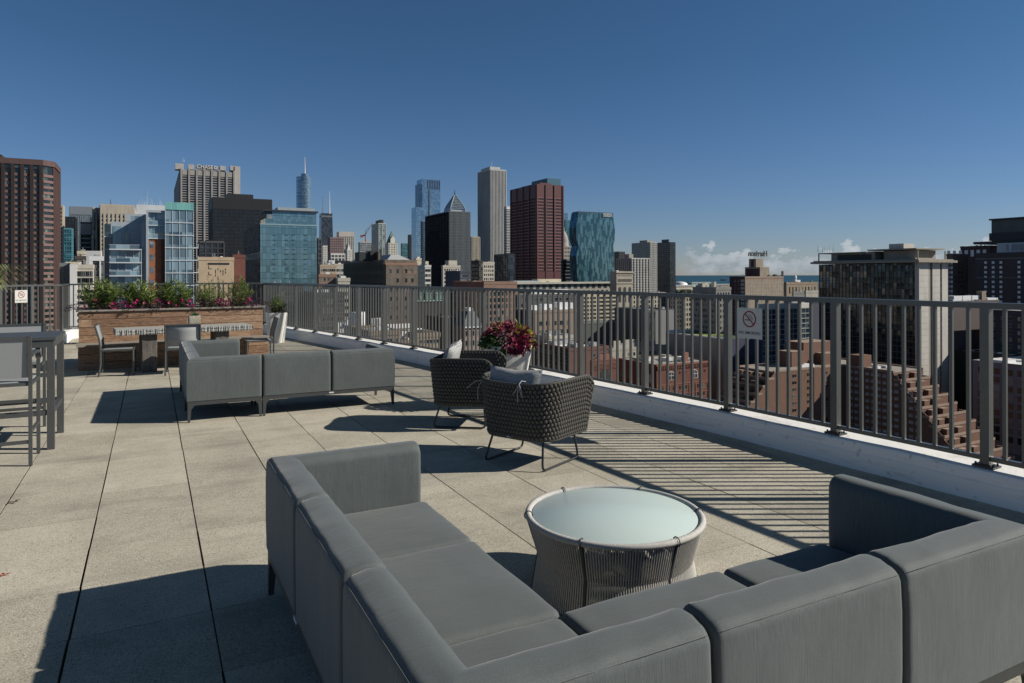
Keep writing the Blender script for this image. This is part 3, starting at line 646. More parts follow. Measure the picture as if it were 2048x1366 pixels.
# stone topped dining table
m_stone = mat('rough_stone_edge', (.30,.30,.29), .85, 0, 26, .45, 40, .9, .02, stretch=(1,1,3)); m_top = mat('honed_stone', (.36,.36,.34), .6, 0, 6, .1)
m_ped = mat('dark_bark_wood', (.12,.11,.10), .85, 0, 5, .5, 30, .8, .02, stretch=(6,6,1))
dt = thing('dining_table', 'long stone topped table with rough split edge on two thick legs', 'table', (-.53,13.62,0), math.radians(6))
mb = MB(); q = random.Random(5); nx = 150; L_, D_ = 2.24, .70
fr_, bk_ = [], []
for i in range(nx+1): fr_.append((L_*i/nx, q.uniform(-.012,.012))); 
pts = fr_+[(L_+q.uniform(-.01,.01), D_*k/8) for k in range(1,8)]+[(L_*(1-i/nx), D_+q.uniform(-.012,.012)) for i in range(nx+1)]+[(q.uniform(-.01,.01), D_*(1-k/8)) for k in range(1,8)]
levels = [(.672,.0),(.695,.008),(.72,.0),(.745,.006),(.765,-.002)]; n = len(pts); vs = []
for z, o_ in levels:
    for p in pts:
        dx, dy = p[0]-L_/2, p[1]-D_/2; j = q.uniform(-.005,.005)+o_; vs.append((p[0]+(j if abs(dx) > L_/2-.02 else 0)*math.copysign(1,dx), p[1]+(j if abs(dy) > D_/2-.03 else 0)*math.copysign(1,dy), z+(q.uniform(-.006,.006) if .68 < z < .76 else 0)))
fs = [(l*n+i, l*n+(i+1)%n, (l+1)*n+(i+1)%n, (l+1)*n+i) for l in range(len(levels)-1) for i in range(n)]
mb.add(vs, fs, 0, False); mb.add(vs[-n:], [tuple(range(n))], 1); mb.add(vs[:n], [tuple(range(n-1,-1,-1))], 0); mb.obj('tabletop', [m_stone, m_top], dt)
for x in (.40, 1.60):
    mb = MB(); mb.rbox(x,x+.24,.10,.60,.0,.671,.012); mb.obj('leg', m_ped, dt)

# bar table and stools
bt = thing('bar_table', 'tall grey slatted bar table at the left edge of the terrace', 'table', (-.83,8.10,0))
mb = MB()
for i in range(6): mb.box(-1.8,0,i*.148+.002,i*.148+.146,1.072,1.098)
mb.obj('tabletop', m_alu, bt)
mb = MB(); mb.box(-1.78,-.02,.015,.04,1.0,1.07); mb.box(-1.78,-.02,.85,.875,1.0,1.07); mb.box(-.045,-.018,.04,.85,1.0,1.07); mb.box(-1.78,-1.755,.04,.85,1.0,1.07); mb.obj('apron', m_alu, bt)
for x in (-.075,-1.785):
    for y in (.012,.812): mb = MB(); mb.box(x,x+.062,y,y+.062,0,1.0); mb.obj('leg', m_alu, bt)
mb = MB(); mb.box(-1.72,-.08,.02,.06,.335,.385); mb.box(-1.72,-.08,.83,.87,.335,.385); mb.box(-.07,-.025,.075,.81,.335,.385); mb.box(-1.77,-1.72,.075,.81,.335,.385); mb.obj('footrest', m_alu, bt)
def bar_stool(label):
    root = thing('bar_stool', label, 'stool', group='sling bar stools at the tall table'); W_ = .27
    mb = MB(); mb.rbox(-W_+.015,W_-.015,-.22,.24,.735,.755,.008,.0); mb.obj('seat', m_sling, root)
    for sg in (-1,1):
        x = sg*W_; mb = MB(); mb.box(x-.014,x+.014,-.26,-.225,0,.74); mb.obox((x,-.262,.95), (.014,0,0), (0,.017,.003), (0,-.03,.215)); mb.obj('rear_leg', m_alu, root)
        mb = MB(); mb.box(x-.014,x+.014,.235,.27,0,.93); mb.obj('leg', m_alu, root)
        mb = MB(); pp = [(x,-.27,.99),(x,-.1,1.0),(x,.12,.995),(x,.23,.97),(x,.265,.92)]
        for a, c in zip(pp, pp[1:]):
            a, c = Vector(a), Vector(c); d = (c-a)/2; nrm = Vector((1,0,0)).cross(d).normalized(); mb.obox((a+c)/2, (.022,0,0), d*1.02, nrm*.013)
        mb.obj('armrest', m_alu, root)
    mb = MB(); mb.box(-W_,W_,-.24,-.215,.715,.745); mb.box(-W_,W_,.235,.26,.715,.745)
    for sg in (-1,1): mb.box(sg*W_-.011,sg*W_+.011,-.21,.235,.716,.744)
    mb.obj('frame', m_alu, root)
    for sg in (-1,1): mb = MB(); mb.box(sg*W_-.011,sg*W_+.011,-.24,.24,.29,.318); mb.obj('side_stretcher', m_alu, root)
    mb = MB(); mb.box(-W_,W_,.237,.262,.36,.392); mb.obj('footrest', m_alu, root); mb = MB(); mb.box(-W_,W_,-.255,-.23,.2,.23); mb.obj('stretcher', m_alu, root); mb = MB(); mb.box(-W_+.0,W_,-.305,-.279,1.135,1.162); mb.obj('top_rail', m_alu, root)
    mb = MB(); mb.add([(-W_+.013,-.235,.79),(W_-.013,-.235,.79),(W_-.013,-.29,1.138),(-W_+.013,-.29,1.138)], [(0,1,2,3)]); o = mb.obj('backrest', m_sling, root)
    md = o.modifiers.new('th','SOLIDIFY'); md.thickness = .006; return root
b1 = bar_stool('bar stool nearest us at the tall table, its back to the camera'); place(b1, -1.23, 7.75, 0)
b2 = copy_tree(b1); b2['label'] = 'bar stool on the far side of the tall table, facing us'; place(b2, -1.34, 9.15, math.pi)

# ------------------------------------------------------------------ wooden planter with bench
m_wood = bpy.data.materials.new('weathered_planks'); m_wood.use_nodes = True; nt = m_wood.node_tree; b = nt.nodes['Principled BSDF']; b.inputs['Roughness'].default_value = .7
tc = N(nt, 'ShaderNodeTexCoord'); sp = N(nt, 'ShaderNodeSeparateXYZ'); nt.links.new(tc.outputs['Object'], sp.inputs[0])
row = math_n(nt, 'FLOOR', math_n(nt, 'DIVIDE', sp.outputs[2], .1475)); seg = math_n(nt, 'FLOOR', math_n(nt, 'ADD', math_n(nt, 'MULTIPLY', sp.outputs[0], .62), math_n(nt, 'MULTIPLY', row, .37)))
cv = N(nt, 'ShaderNodeCombineXYZ'); nt.links.new(row, cv.inputs[0]); nt.links.new(seg, cv.inputs[1]); wn = N(nt, 'ShaderNodeTexWhiteNoise'); nt.links.new(cv.outputs[0], wn.inputs[0])
off = N(nt, 'ShaderNodeVectorMath', operation='SCALE'); nt.links.new(wn.outputs['Color'], off.inputs[0]); off.inputs['Scale'].default_value = 9
av = N(nt, 'ShaderNodeVectorMath', operation='ADD'); nt.links.new(tc.outputs['Object'], av.inputs[0]); nt.links.new(off.outputs[0], av.inputs[1])
mp = N(nt, 'ShaderNodeMapping'); mp.inputs['Scale'].default_value = (.9,3,8); nt.links.new(av.outputs[0], mp.inputs[0])
n1 = N(nt, 'ShaderNodeTexNoise'); n1.inputs['Scale'].default_value = 1.5; n1.inputs['Detail'].default_value = 3; n1.inputs['Distortion'].default_value = 1.2; nt.links.new(mp.outputs[0], n1.inputs[0])
rings_ = math_n(nt, 'FRACT', math_n(nt, 'MULTIPLY', n1.outputs[0], 9))
mp2 = N(nt, 'ShaderNodeMapping'); mp2.inputs['Scale'].default_value = (3,20,60); nt.links.new(av.outputs[0], mp2.inputs[0])
n2 = N(nt, 'ShaderNodeTexNoise'); n2.inputs['Scale'].default_value = 1.2; n2.inputs['Detail'].default_value = 5; nt.links.new(mp2.outputs[0], n2.inputs[0])
s = math_n(nt, 'ADD', math_n(nt, 'MULTIPLY', rings_, .42), math_n(nt, 'ADD', math_n(nt, 'MULTIPLY', n2.outputs[0], .62), math_n(nt, 'MULTIPLY', wn.outputs[0], .36)))
rp = N(nt, 'ShaderNodeValToRGB'); cr = rp.color_ramp; cr.elements[0].position = .3; cr.elements[0].color = (.10,.055,.035,1); cr.elements[1].position = 1.05; cr.elements[1].color = (.40,.28,.185,1)
el_ = cr.elements.new(.66); el_.color = (.235,.135,.08,1)
nt.links.new(s, rp.inputs[0])
kn = N(nt, 'ShaderNodeTexVoronoi'); kn.inputs['Scale'].default_value = 2.0; mp3 = N(nt, 'ShaderNodeMapping'); mp3.inputs['Scale'].default_value = (1,1,2.2); nt.links.new(av.outputs[0], mp3.inputs[0]); nt.links.new(mp3.outputs[0], kn.inputs[0])
kk = N(nt, 'ShaderNodeMapRange'); kk.inputs[1].default_value = .02; kk.inputs[2].default_value = .09; kk.inputs[3].default_value = .75; kk.inputs[4].default_value = 0; nt.links.new(kn.outputs['Distance'], kk.inputs[0])
mx = N(nt, 'ShaderNodeMix', data_type='RGBA'); nt.links.new(kk.outputs[0], mx.inputs[0]); nt.links.new(rp.outputs[0], mx.inputs[6]); mx.inputs[7].default_value = (.07,.03,.015,1); nt.links.new(mx.outputs[2], b.inputs['Base Color'])
m_cap = mat('grey_weathered_cap', (.24,.215,.185), .8, 0, 8, .25, stretch=(1,6,6)); m_soil = mat('soil', (.03,.022,.015), .95)
PL = 3.36; pl = thing('wooden_planter_bench', 'long wooden plank planter with a bench along its front', 'planter', (-1.185,14.50,0), TA)
mb = MB(); q = random.Random(8)
def planks(mb, x0, x1, y0, y1, z0, z1):
    z = z0; k = 0
    while z < z1-.02:
        zt = min(z+.1435, z1); j = q.uniform(-.003,.003); mb.box(x0+.002,x1-.002,y0+j,y1,z,zt-.004); z += .1475
mb2 = MB(); planks(mb2, .045, PL-.055, .50, .53, .45, 1.03); planks(mb2, .045, PL-.055, 1.12, 1.15, .0, 1.03)
for xx in (.045, PL-.085): 
    z = .0
    while z < 1.02: mb2.box(xx,xx+.03,.53,1.12,z,min(z+.1435,1.03)); z += .1475
mb2.obj('plank_wall', m_wood, pl)
mb = MB(); planks(mb, .03, PL-.04, .035, .065, .0, .42)
for xx in (.03, PL-.07):
    z = 0.
    while z < .4: mb.box(xx,xx+.03,.065,.5,z,min(z+.1435,.42)); z += .1475
mb.obj('bench_base', m_wood, pl)
mb = MB(); mb.box(0,PL,0,.235,.425,.455); mb.box(0,PL,.24,.498,.425,.455); mb.obj('bench_seat', m_cap, pl)
mb = MB(); mb.box(.0,PL-.01,.46,.60,1.032,1.062); mb.box(.0,PL-.01,1.07,1.19,1.032,1.062); mb.box(.0,.13,.602,1.068,1.032,1.062); mb.box(PL-.14,PL-.01,.602,1.068,1.032,1.062); mb.obj('rim_board', m_cap, pl)
mb = MB(); mb.box(.08,PL-.09,.535,1.115,.9,1.0); mb.obj('soil', m_soil, pl)
PM = Matrix.Translation((-1.185,14.50,0)) @ Matrix.Rotation(TA,4,'Z')

# ------------------------------------------------------------------ plants
def leafmat(name, c1_, c2_, tr=.25):
    m = bpy.data.materials.new(name); m.use_nodes = True; nt = m.node_tree; b = nt.nodes['Principled BSDF']; b.inputs['Roughness'].default_value = .5; b.inputs['Specular IOR Level'].default_value = .35
    ge = N(nt, 'ShaderNodeNewGeometry'); wn = N(nt, 'ShaderNodeMix', data_type='RGBA'); nt.links.new(ge.outputs['Random Per Island'], wn.inputs[0]); wn.inputs[6].default_value = (*c1_,1); wn.inputs[7].default_value = (*c2_,1)
    nt.links.new(wn.outputs[2], b.inputs['Base Color']); tl = N(nt, 'ShaderNodeBsdfTranslucent'); nt.links.new(wn.outputs[2], tl.inputs[0]); ms = N(nt, 'ShaderNodeMixShader'); ms.inputs[0].default_value = tr
    nt.links.new(b.outputs[0], ms.inputs[1]); nt.links.new(tl.outputs[0], ms.inputs[2]); nt.links.new(ms.outputs[0], nt.nodes['Material Output'].inputs[0]); return m
m_green = leafmat('leaf_green', (.10,.16,.035), (.34,.40,.12)); m_lime = leafmat('leaf_lime', (.28,.33,.04), (.42,.45,.07)); m_dkgreen = leafmat('leaf_dark_green', (.02,.055,.015), (.07,.13,.03))
m_purple = leafmat('leaf_purple', (.035,.015,.035), (.13,.055,.11), .1); m_mag = leafmat('petal_magenta', (.25,.012,.085), (.46,.03,.17), .2); m_cole = leafmat('leaf_burgundy', (.04,.006,.018), (.32,.03,.09), .2)
m_stem = mat('green_stem', (.07,.09,.03), .7); m_blade = leafmat('blade_pale', (.26,.32,.10), (.5,.52,.28))
def leaf(mb, p, d, up, L, W_, mi=0, fold=.25):
    d = d.normalized(); s_ = d.cross(up)
    if s_.length < 1e-3: s_ = d.cross(Vector((1,0,0)))
    s_.normalize(); u = s_.cross(d).normalized(); m_ = p+d*L*.45
    mb.add([p, m_+s_*W_/2+u*W_*fold, p+d*L+(-u)*L*.12, m_-s_*W_/2+u*W_*fold, m_-u*0], [(0,1,4),(1,2,4),(2,3,4),(3,0,4)], mi, False)
def stems_plant(name, label, base, h, r, ns, nl, L, W_, mats, cat='plant', upright=1., seed=0, group=None, weights=None, spread0=.06, stemmat=None):
    rr = random.Random(seed); root = thing(name, label, cat, tuple(base), group=group); lf = MB(); sm_ = MB()
    for k in range(ns):
        a = rr.uniform(0,2*math.pi); rad = rr.random()**.6; b0 = Vector((math.cos(a)*spread0*rr.random()*3, math.sin(a)*spread0*rr.random()*3, 0))
        hh = h*(1-.45*rad**2)*rr.uniform(.75,1.08); tip = Vector((math.cos(a)*r*rad, math.sin(a)*r*rad, hh)); mid = b0*.5+tip*.5+Vector((0,0,hh*.15*upright)); pts = []
        for i in range(6): t = i/5; pts.append(b0*(1-t)**2+mid*2*t*(1-t)+tip*t*t)
        sm_.tube(pts, [.005*(1-.7*i/5) for i in range(6)], 4, caps=False)
        mi = rr.choices(range(len(mats)), weights)[0] if len(mats) > 1 else 0
        for j in range(nl):
            t = .15+.85*(j+rr.random())/nl; i = min(4,int(t*5)); f = t*5-i; p = pts[i]*(1-f)+pts[i+1]*f; tg = (pts[i+1]-pts[i]).normalized(); an = rr.uniform(0,2*math.pi)
            side = Vector((math.cos(an),math.sin(an),rr.uniform(-.2,.5))); d = (tg*rr.uniform(.3,.9)+side).normalized(); s_ = rr.uniform(.65,1.2)
            leaf(lf, p, d, Vector((rr.uniform(-.4,.4),rr.uniform(-.4,.4),1)), L*s_, W_*s_, mi)
    lf.obj('foliage', mats, root); sm_.obj('stems', stemmat or m_stem, root); return root
for k, (x, h, r, sd) in enumerate(((.42,.50,.36,11),(1.06,.46,.33,12),(1.68,.48,.33,13),(2.34,.50,.30,14),(2.90,.52,.30,15))):
    p = PM @ Vector((x,.84,.98)); loose = k >= 3
    stems_plant('leafy_shrub', ['broad bright green shrub at the left end of the wooden planter','bright green shrub second from the left in the wooden planter','upright green shrub in the middle of the wooden planter, above the potted succulent','thin wispy green shrub fourth along the wooden planter','thin wispy shrub at the right end of the wooden planter'][k], p, h*1.3, r*1.1, 64 if not loose else 60, 26 if not loose else 24, .12 if not loose else .075, .024 if not loose else .016, [m_green,m_dkgreen], 'shrub', seed=sd, group='green shrubs standing in the planter', weights=(3,1))
def low_plant(name, label, p, r, h, n, mats, weights, seed, L, W_, cat, group, flowers=0):
    rr = random.Random(seed); root = thing(name, label, cat, tuple(p), group=group); lf = MB()
    for k in range(n):
        a = rr.uniform(0,2*math.pi); q_ = rr.random()**.5; z = h*math.sqrt(max(0,1-q_*q_))*rr.uniform(.4,1); c = Vector((r*q_*math.cos(a), r*.7*q_*math.sin(a), z)); d = Vector((c.x,c.y,rr.uniform(-.1,.35)*r)) + Vector((rr.uniform(-.3,.3),rr.uniform(-.3,.3),0))*r
        leaf(lf, c, d, Vector((rr.uniform(-.5,.5),rr.uniform(-.5,.5),1)), L*rr.uniform(.7,1.3), W_*rr.uniform(.7,1.3), rr.choices(range(len(mats)), weights)[0])
    lf.obj('foliage', mats, root)
    if flowers:
        for k in range(flowers):
            fl_ = MB()
            a = rr.uniform(0,2*math.pi); q_ = rr.random()**.5; c = Vector((r*q_*math.cos(a), r*.55*q_*math.sin(a)-.06, h*rr.uniform(.25,1.15))); nrm = Vector((rr.uniform(-.5,.5),-1,rr.uniform(.0,.8))).normalized(); u = nrm.cross(Vector((0,0,1))).normalized(); v = u.cross(nrm); R_ = rr.uniform(.02,.032)
            ring_ = [c+(u*math.cos(q2)+v*math.sin(q2))*R_*(1 if i % 2 else .78)+nrm*.006 for i, q2 in enumerate([2*math.pi*i/10 for i in range(10)])]
            fl_.add([c-nrm*.012]+ring_, [(0,1+i,1+(i+1)%10) for i in range(10)], 0, False)
            fl_.obj('flower_head', m_mag, root)
fx_ = [(.62,'below the left shrub'),(1.0,'between the first and second shrubs'),(1.42,'between the second and third shrubs'),(1.78,'below the middle shrub'),(2.62,'between the fourth and fifth shrubs'),(3.05,'at the right end of the row')]
for k, (x, wd) in enumerate(fx_):
    low_plant('petunia', 'magenta petunias flowering '+wd+' in the wooden planter', PM @ Vector((x,.68,1.0)), .24, .2, 150, [m_dkgreen,m_purple], (1,1), 30+k, .045, .02, 'flowers', 'magenta petunias along the planter rim', [14,16,11,17,15,13][k])
for k, (x, wd) in enumerate(((.16,'spilling over the left corner'),(.80,'right of the left shrub'),(1.24,'below the second shrub'),(2.08,'right of the middle shrub'),(2.36,'below the fourth shrub'),(2.82,'below the fifth shrub'),(3.18,'over the right corner'))):
    low_plant('purple_foliage_plant', 'dark purple leaved plant '+wd+' of the wooden planter' if 'corner' in wd else 'dark purple leaved plant '+wd+' in the wooden planter', PM @ Vector((x,.68,1.0)), .34, .24, 300, [m_purple,m_dkgreen], (5,1), 50+k, .05, .022, 'plant', 'dark purple plants along the planter rim', 3 if k == 0 else 0)

# succulent pot on the table
m_potc = mat('carved_pale_pot', (.40,.37,.30), .8, 0, 60, .3, 40, 1, .01); 
pp_ = thing('succulent_pot', 'small square carved pot with green succulent on the stone table', 'pot', (.71,14.14,.766), math.radians(6))
mb = MB(); mb.frustum((-.088,.088,-.088,.088),(-.094,.094,-.094,.094),0,.19)
for i in range(9): mb.box(-.097,.097,-.097,.097,.012+i*.02,.018+i*.02)
mb.obj('pot', m_potc, pp_)
rr = random.Random(4); mb = MB()
for k in range(60):
    a = rr.uniform(0,6.28); leaf(mb, Vector((rr.uniform(-.05,.05),rr.uniform(-.05,.05),.18)), Vector((math.cos(a),math.sin(a),rr.uniform(.1,1))), Vector((0,0,1)), rr.uniform(.06,.12), .03)
mb.obj('succulent', leafmat('succulent_green', (.03,.10,.06), (.07,.2,.11)), pp_)

# tall white pots
m_pot = mat('white_pot', (.70,.69,.65), .42, 0, 3, .04)
def white_pot(label, loc, rz, w1, w0, h):
    root = thing('white_planter_pot', label, 'plant pot', loc, rz); mb = MB(); n = 40; vs = []; levels = 9
    def sq(a, half, twist):
        c_, s_ = math.cos(a), math.sin(a); k = (abs(c_)**5+abs(s_)**5)**(-1/5); x, y = half*k*c_, half*k*s_; return x*math.cos(twist)-y*math.sin(twist), x*math.sin(twist)+y*math.cos(twist)
    for l in range(levels):
        t = l/(levels-1); half = (w0+(w1-w0)*t)/2
        for i in range(n): x, y = sq(2*math.pi*i/n, half, .38*t); vs.append((x,y,h*t))
    for z, f in ((h,.93),(h-.07,.9)):
        for i in range(n): x, y = sq(2*math.pi*i/n, w1/2*f, .38); vs.append((x,y,z))
    mb.add(vs, [(l*n+i, l*n+(i+1)%n, (l+1)*n+(i+1)%n, (l+1)*n+i) for l in range(levels+1) for i in range(n)], 0, False)
    mb.add(vs[:n], [tuple(range(n-1,-1,-1))]); mb.obj('pot', m_pot, root); mb = MB(); mb.add([(v[0],v[1],h-.07) for v in vs[-n:]], [tuple(range(n))]); mb.obj('soil', m_soil, root)
    return root
a1 = at(1016, 720, 9.0); P1 = (a1[0], a1[1]); white_pot('tapered white pot of red coleus between the woven armchairs and railing', (*P1,0), -.55, .56, .36, .80)
a2 = at(553, 650, 17.6); P2 = (a2[0], a2[1]); white_pot('tapered white pot at the right end of the wooden planter', (*P2,0), -.5, .54, .36, .76)
# coleus
rr = random.Random(21); root = thing('coleus_plant', 'burgundy and lime coleus mounded over the white pot by the armchairs', 'plant', (*P1,.76)); lf = MB()
right = Vector((CA,-SA,0)); fwd = Vector((SA,CA,0))
for k in range(1150):
    a = rr.uniform(0,2*math.pi); ph = math.acos(rr.uniform(-.25,1)); d0 = Vector((math.sin(ph)*math.cos(a), math.sin(ph)*math.sin(a), math.cos(ph))); rad = .31*rr.uniform(.62,1.02); c = Vector((d0.x*rad*1.1, d0.y*rad*1.05, max(-.01,d0.z*rad*.88)+.045)); xr = c.dot(right); fd = c.dot(fwd)
    mi = 0
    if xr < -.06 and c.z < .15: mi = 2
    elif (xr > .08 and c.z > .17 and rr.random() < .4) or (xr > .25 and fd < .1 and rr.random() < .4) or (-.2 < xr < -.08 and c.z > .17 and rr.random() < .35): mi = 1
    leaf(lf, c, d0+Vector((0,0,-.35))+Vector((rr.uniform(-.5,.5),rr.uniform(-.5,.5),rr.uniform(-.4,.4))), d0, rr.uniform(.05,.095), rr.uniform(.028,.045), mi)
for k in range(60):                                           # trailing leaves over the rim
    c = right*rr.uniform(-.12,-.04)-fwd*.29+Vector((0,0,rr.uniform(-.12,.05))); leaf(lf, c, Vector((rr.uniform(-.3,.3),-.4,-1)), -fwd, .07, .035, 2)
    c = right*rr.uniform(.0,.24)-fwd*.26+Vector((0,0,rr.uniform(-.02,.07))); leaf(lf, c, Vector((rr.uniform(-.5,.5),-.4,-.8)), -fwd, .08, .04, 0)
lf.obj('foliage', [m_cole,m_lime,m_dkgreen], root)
stems_plant('potted_grass_plant', 'upright green spiky plant in the white pot beside the planter', (*P2,.70), .48, .26, 60, 16, .07, .015, [m_dkgreen,m_green], seed=77)
low_plant('purple_foliage_plant', 'purple leaves draped over the right rim of the far white pot', (P2[0]+.1,P2[1]-.1,.72), .2, .1, 110, [m_purple,m_cole], (2,1), 78, .05, .022, 'plant', None)
# pots at the left corner
a3 = at(186, 650, 17.4); white_pot('white pot behind the left end of the wooden planter', (a3[0],a3[1],0), -.3, .5, .34, .76)
low_plant('shaded_low_shrub', 'dark small shrub in the pot behind the planter, left end', (a3[0],a3[1],.72), .24, .26, 160, [m_dkgreen,m_purple], (1,1), 81, .06, .02, 'shrub', None)
# long grass leaning in from the left edge
a4 = at(-34, 640, 11.5); white_pot('white pot cut off by the left edge, holding arching grass', (a4[0],a4[1],0), -.2, .56, .36, .80)
rr = random.Random(90); root = thing('arching_grass', 'pale grass blades arching in at the left edge above the fence', 'grass plant', (a4[0],a4[1],.74)); mb = MB()
for k in range(190):
    a = rr.uniform(0,2*math.pi); rch = rr.uniform(.3,.75); hh = rr.uniform(.9,1.35); pr = None; W_ = rr.uniform(.008,.014); dirv = Vector((math.cos(a),math.sin(a),0)); sd_ = Vector((-math.sin(a),math.cos(a),0)); vs = []; n = 9
    for i in range(n):
        t = i/(n-1); p = dirv*rch*t**1.8+Vector((0,0,hh*(1-(1-t)**1.7)-.28*t**5)); wq = W_*(1-t**3); vs += [p-sd_*wq, p+sd_*wq]
    mb.add(vs, [(2*i,2*i+1,2*i+3,2*i+2) for i in range(n-1)], 0, True)
mb.obj('blades', m_blade, root)
# a fallen red leaf and a twig on the pavers
def debris(label, e, n, m, s_, name='fallen_leaf'):
    mb = MB(); rr = random.Random(int(abs(e)*100)); 
    for k in range(3): leaf(mb, Vector((e,n,.003)), Vector((rr.uniform(-1,1),rr.uniform(-1,1),.25)), Vector((0,0,1)), s_, s_*.5)
    tag(mb.obj(name, m), label, 'leaf')

debris('small red fallen leaf on the pavers at the left edge', -.742, 4.82, leafmat('dry_red_leaf', (.3,.03,.02), (.4,.06,.03)), .035)
debris('dark curled twig leaf on the pavers below the bar stools', -.915, 6.35, mat('dry_brown_leaf', (.05,.035,.025), .8), .05)
# ================================================================== the city
def facade(name, c1, c2, fh, bw, rough=.12, metal=.0, pw=1.5, line=0., lcol=(.02,.02,.02), hline=0., stag=0., wob=.035, spec=.9, thr=None):
    if name in MATS: return MATS[name]
    m = bpy.data.materials.new(name); m.use_nodes = True; nt = m.node_tree; b = nt.nodes['Principled BSDF']
    b.inputs['Roughness'].default_value = rough; b.inputs['Metallic'].default_value = metal; b.inputs['Specular IOR Level'].default_value = spec
    tc = N(nt, 'ShaderNodeTexCoord'); sp = N(nt, 'ShaderNodeSeparateXYZ'); nt.links.new(tc.outputs['Object'], sp.inputs[0])
    u = math_n(nt, 'DIVIDE', math_n(nt, 'ADD', math_n(nt, 'ADD', sp.outputs[0], sp.outputs[1]), .37), bw); fu = math_n(nt, 'FLOOR', u)
    vz = math_n(nt, 'DIVIDE', sp.outputs[2], fh)
    if stag: w0 = N(nt, 'ShaderNodeTexWhiteNoise', noise_dimensions='1D'); nt.links.new(fu, w0.inputs['W']); vz = math_n(nt, 'ADD', vz, math_n(nt, 'MULTIPLY', w0.outputs[0], 5))
    fv = math_n(nt, 'FLOOR', vz); cv = N(nt, 'ShaderNodeCombineXYZ'); nt.links.new(fu, cv.inputs[0]); nt.links.new(fv, cv.inputs[1])
    wn = N(nt, 'ShaderNodeTexWhiteNoise'); nt.links.new(cv.outputs[0], wn.inputs[0])
    fac = math_n(nt, 'POWER', wn.outputs[0], pw) if thr is None else math_n(nt, 'GREATER_THAN', wn.outputs[0], thr)
    mx = N(nt, 'ShaderNodeMix', data_type='RGBA'); nt.links.new(fac, mx.inputs[0]); mx.inputs[6].default_value = (*c1,1); mx.inputs[7].default_value = (*c2,1); out = mx.outputs[2]
    for amt, src in ((line, u), (hline, vz)):
        if amt:
            lt = math_n(nt, 'LESS_THAN', math_n(nt, 'FRACT', src), amt); m2 = N(nt, 'ShaderNodeMix', data_type='RGBA'); nt.links.new(lt, m2.inputs[0]); nt.links.new(out, m2.inputs[6]); m2.inputs[7].default_value = (*lcol,1); out = m2.outputs[2]
    nt.links.new(out, b.inputs['Base Color'])
    ge = N(nt, 'ShaderNodeNewGeometry'); a = N(nt, 'ShaderNodeVectorMath', operation='SUBTRACT'); nt.links.new(wn.outputs['Color'], a.inputs[0]); a.inputs[1].default_value = (.5,.5,.5)
    s = N(nt, 'ShaderNodeVectorMath', operation='SCALE'); nt.links.new(a.outputs[0], s.inputs[0]); s.inputs['Scale'].default_value = wob
    ad = N(nt, 'ShaderNodeVectorMath', operation='ADD'); nt.links.new(ge.outputs['Normal'], ad.inputs[0]); nt.links.new(s.outputs[0], ad.inputs[1])
    nn = N(nt, 'ShaderNodeVectorMath', operation='NORMALIZE'); nt.links.new(ad.outputs[0], nn.inputs[0]); nt.links.new(nn.outputs[0], b.inputs['Normal'])
    MATS[name] = m; return m
def B(xl, xc, xr, yt, D, depth=None, zt=None):
    """box of a grid-aligned building: nearest corner at pixel column xc, its two visible faces ending at xl and xr, roof at row yt, D metres off"""
    e, n, z = at(xc, yt, D)
    if xc > 303:
        x0, y0 = e, n; x1 = y0*ratio(xr); y1 = y0+depth if depth else x0/ratio(xl)
    else:
        x1, y0 = e, n; x0 = y0*ratio(xl); y1 = y0+depth if depth else x1/ratio(xr)
    return [x0, x1, y0, y1, zt if zt is not None else z]
def Zat(px, py, box, face='S'):
    """height of a pixel row on the south face plane"""
    q = ratio(px); n = box[2]; e = n*q; D = SA*e+CA*n; return EYE+lev(px,py)[1]*D
G0 = -80.0
def bm(n, c, a=.1, s=.15, **k): return mat(n, c, .85, 0, s, max(a,.13), stretch=(1,1,.45), **k)
def add_roof(root, box, m, par=.9, t=.5, m2=None):
    x0,x1,y0,y1,z = box; mb = MB(); mb.box(x0+t,x1-t,y0+t,y1-t,z-.3,z-.02); mb.obj('roof', m2 or M_ROOF, root)
    mb = MB(); mb.box(x0-.15,x1+.15,y0-.15,y0+t,z-.6,z+par); mb.box(x0-.15,x1+.15,y1-t,y1+.15,z-.6,z+par); mb.box(x0-.15,x0+t,y0+t,y1-t,z-.6,z+par); mb.box(x1-t,x1+.15,y0+t,y1-t,z-.6,z+par); mb.obj('parapet', m, root)
M_ROOF = bm('roof_gravel', (.3,.29,.27), .15, .3); M_ROOFW = bm('roof_white', (.68,.69,.7), .08, .2); M_MECH = mat('roof_plant_metal', (.34,.35,.36), .6, .3, .8, .15); M_DK = mat('dark_metal_box', (.025,.03,.03), .6); M_WHITE = mat('white_paint', (.72,.72,.72), .5)
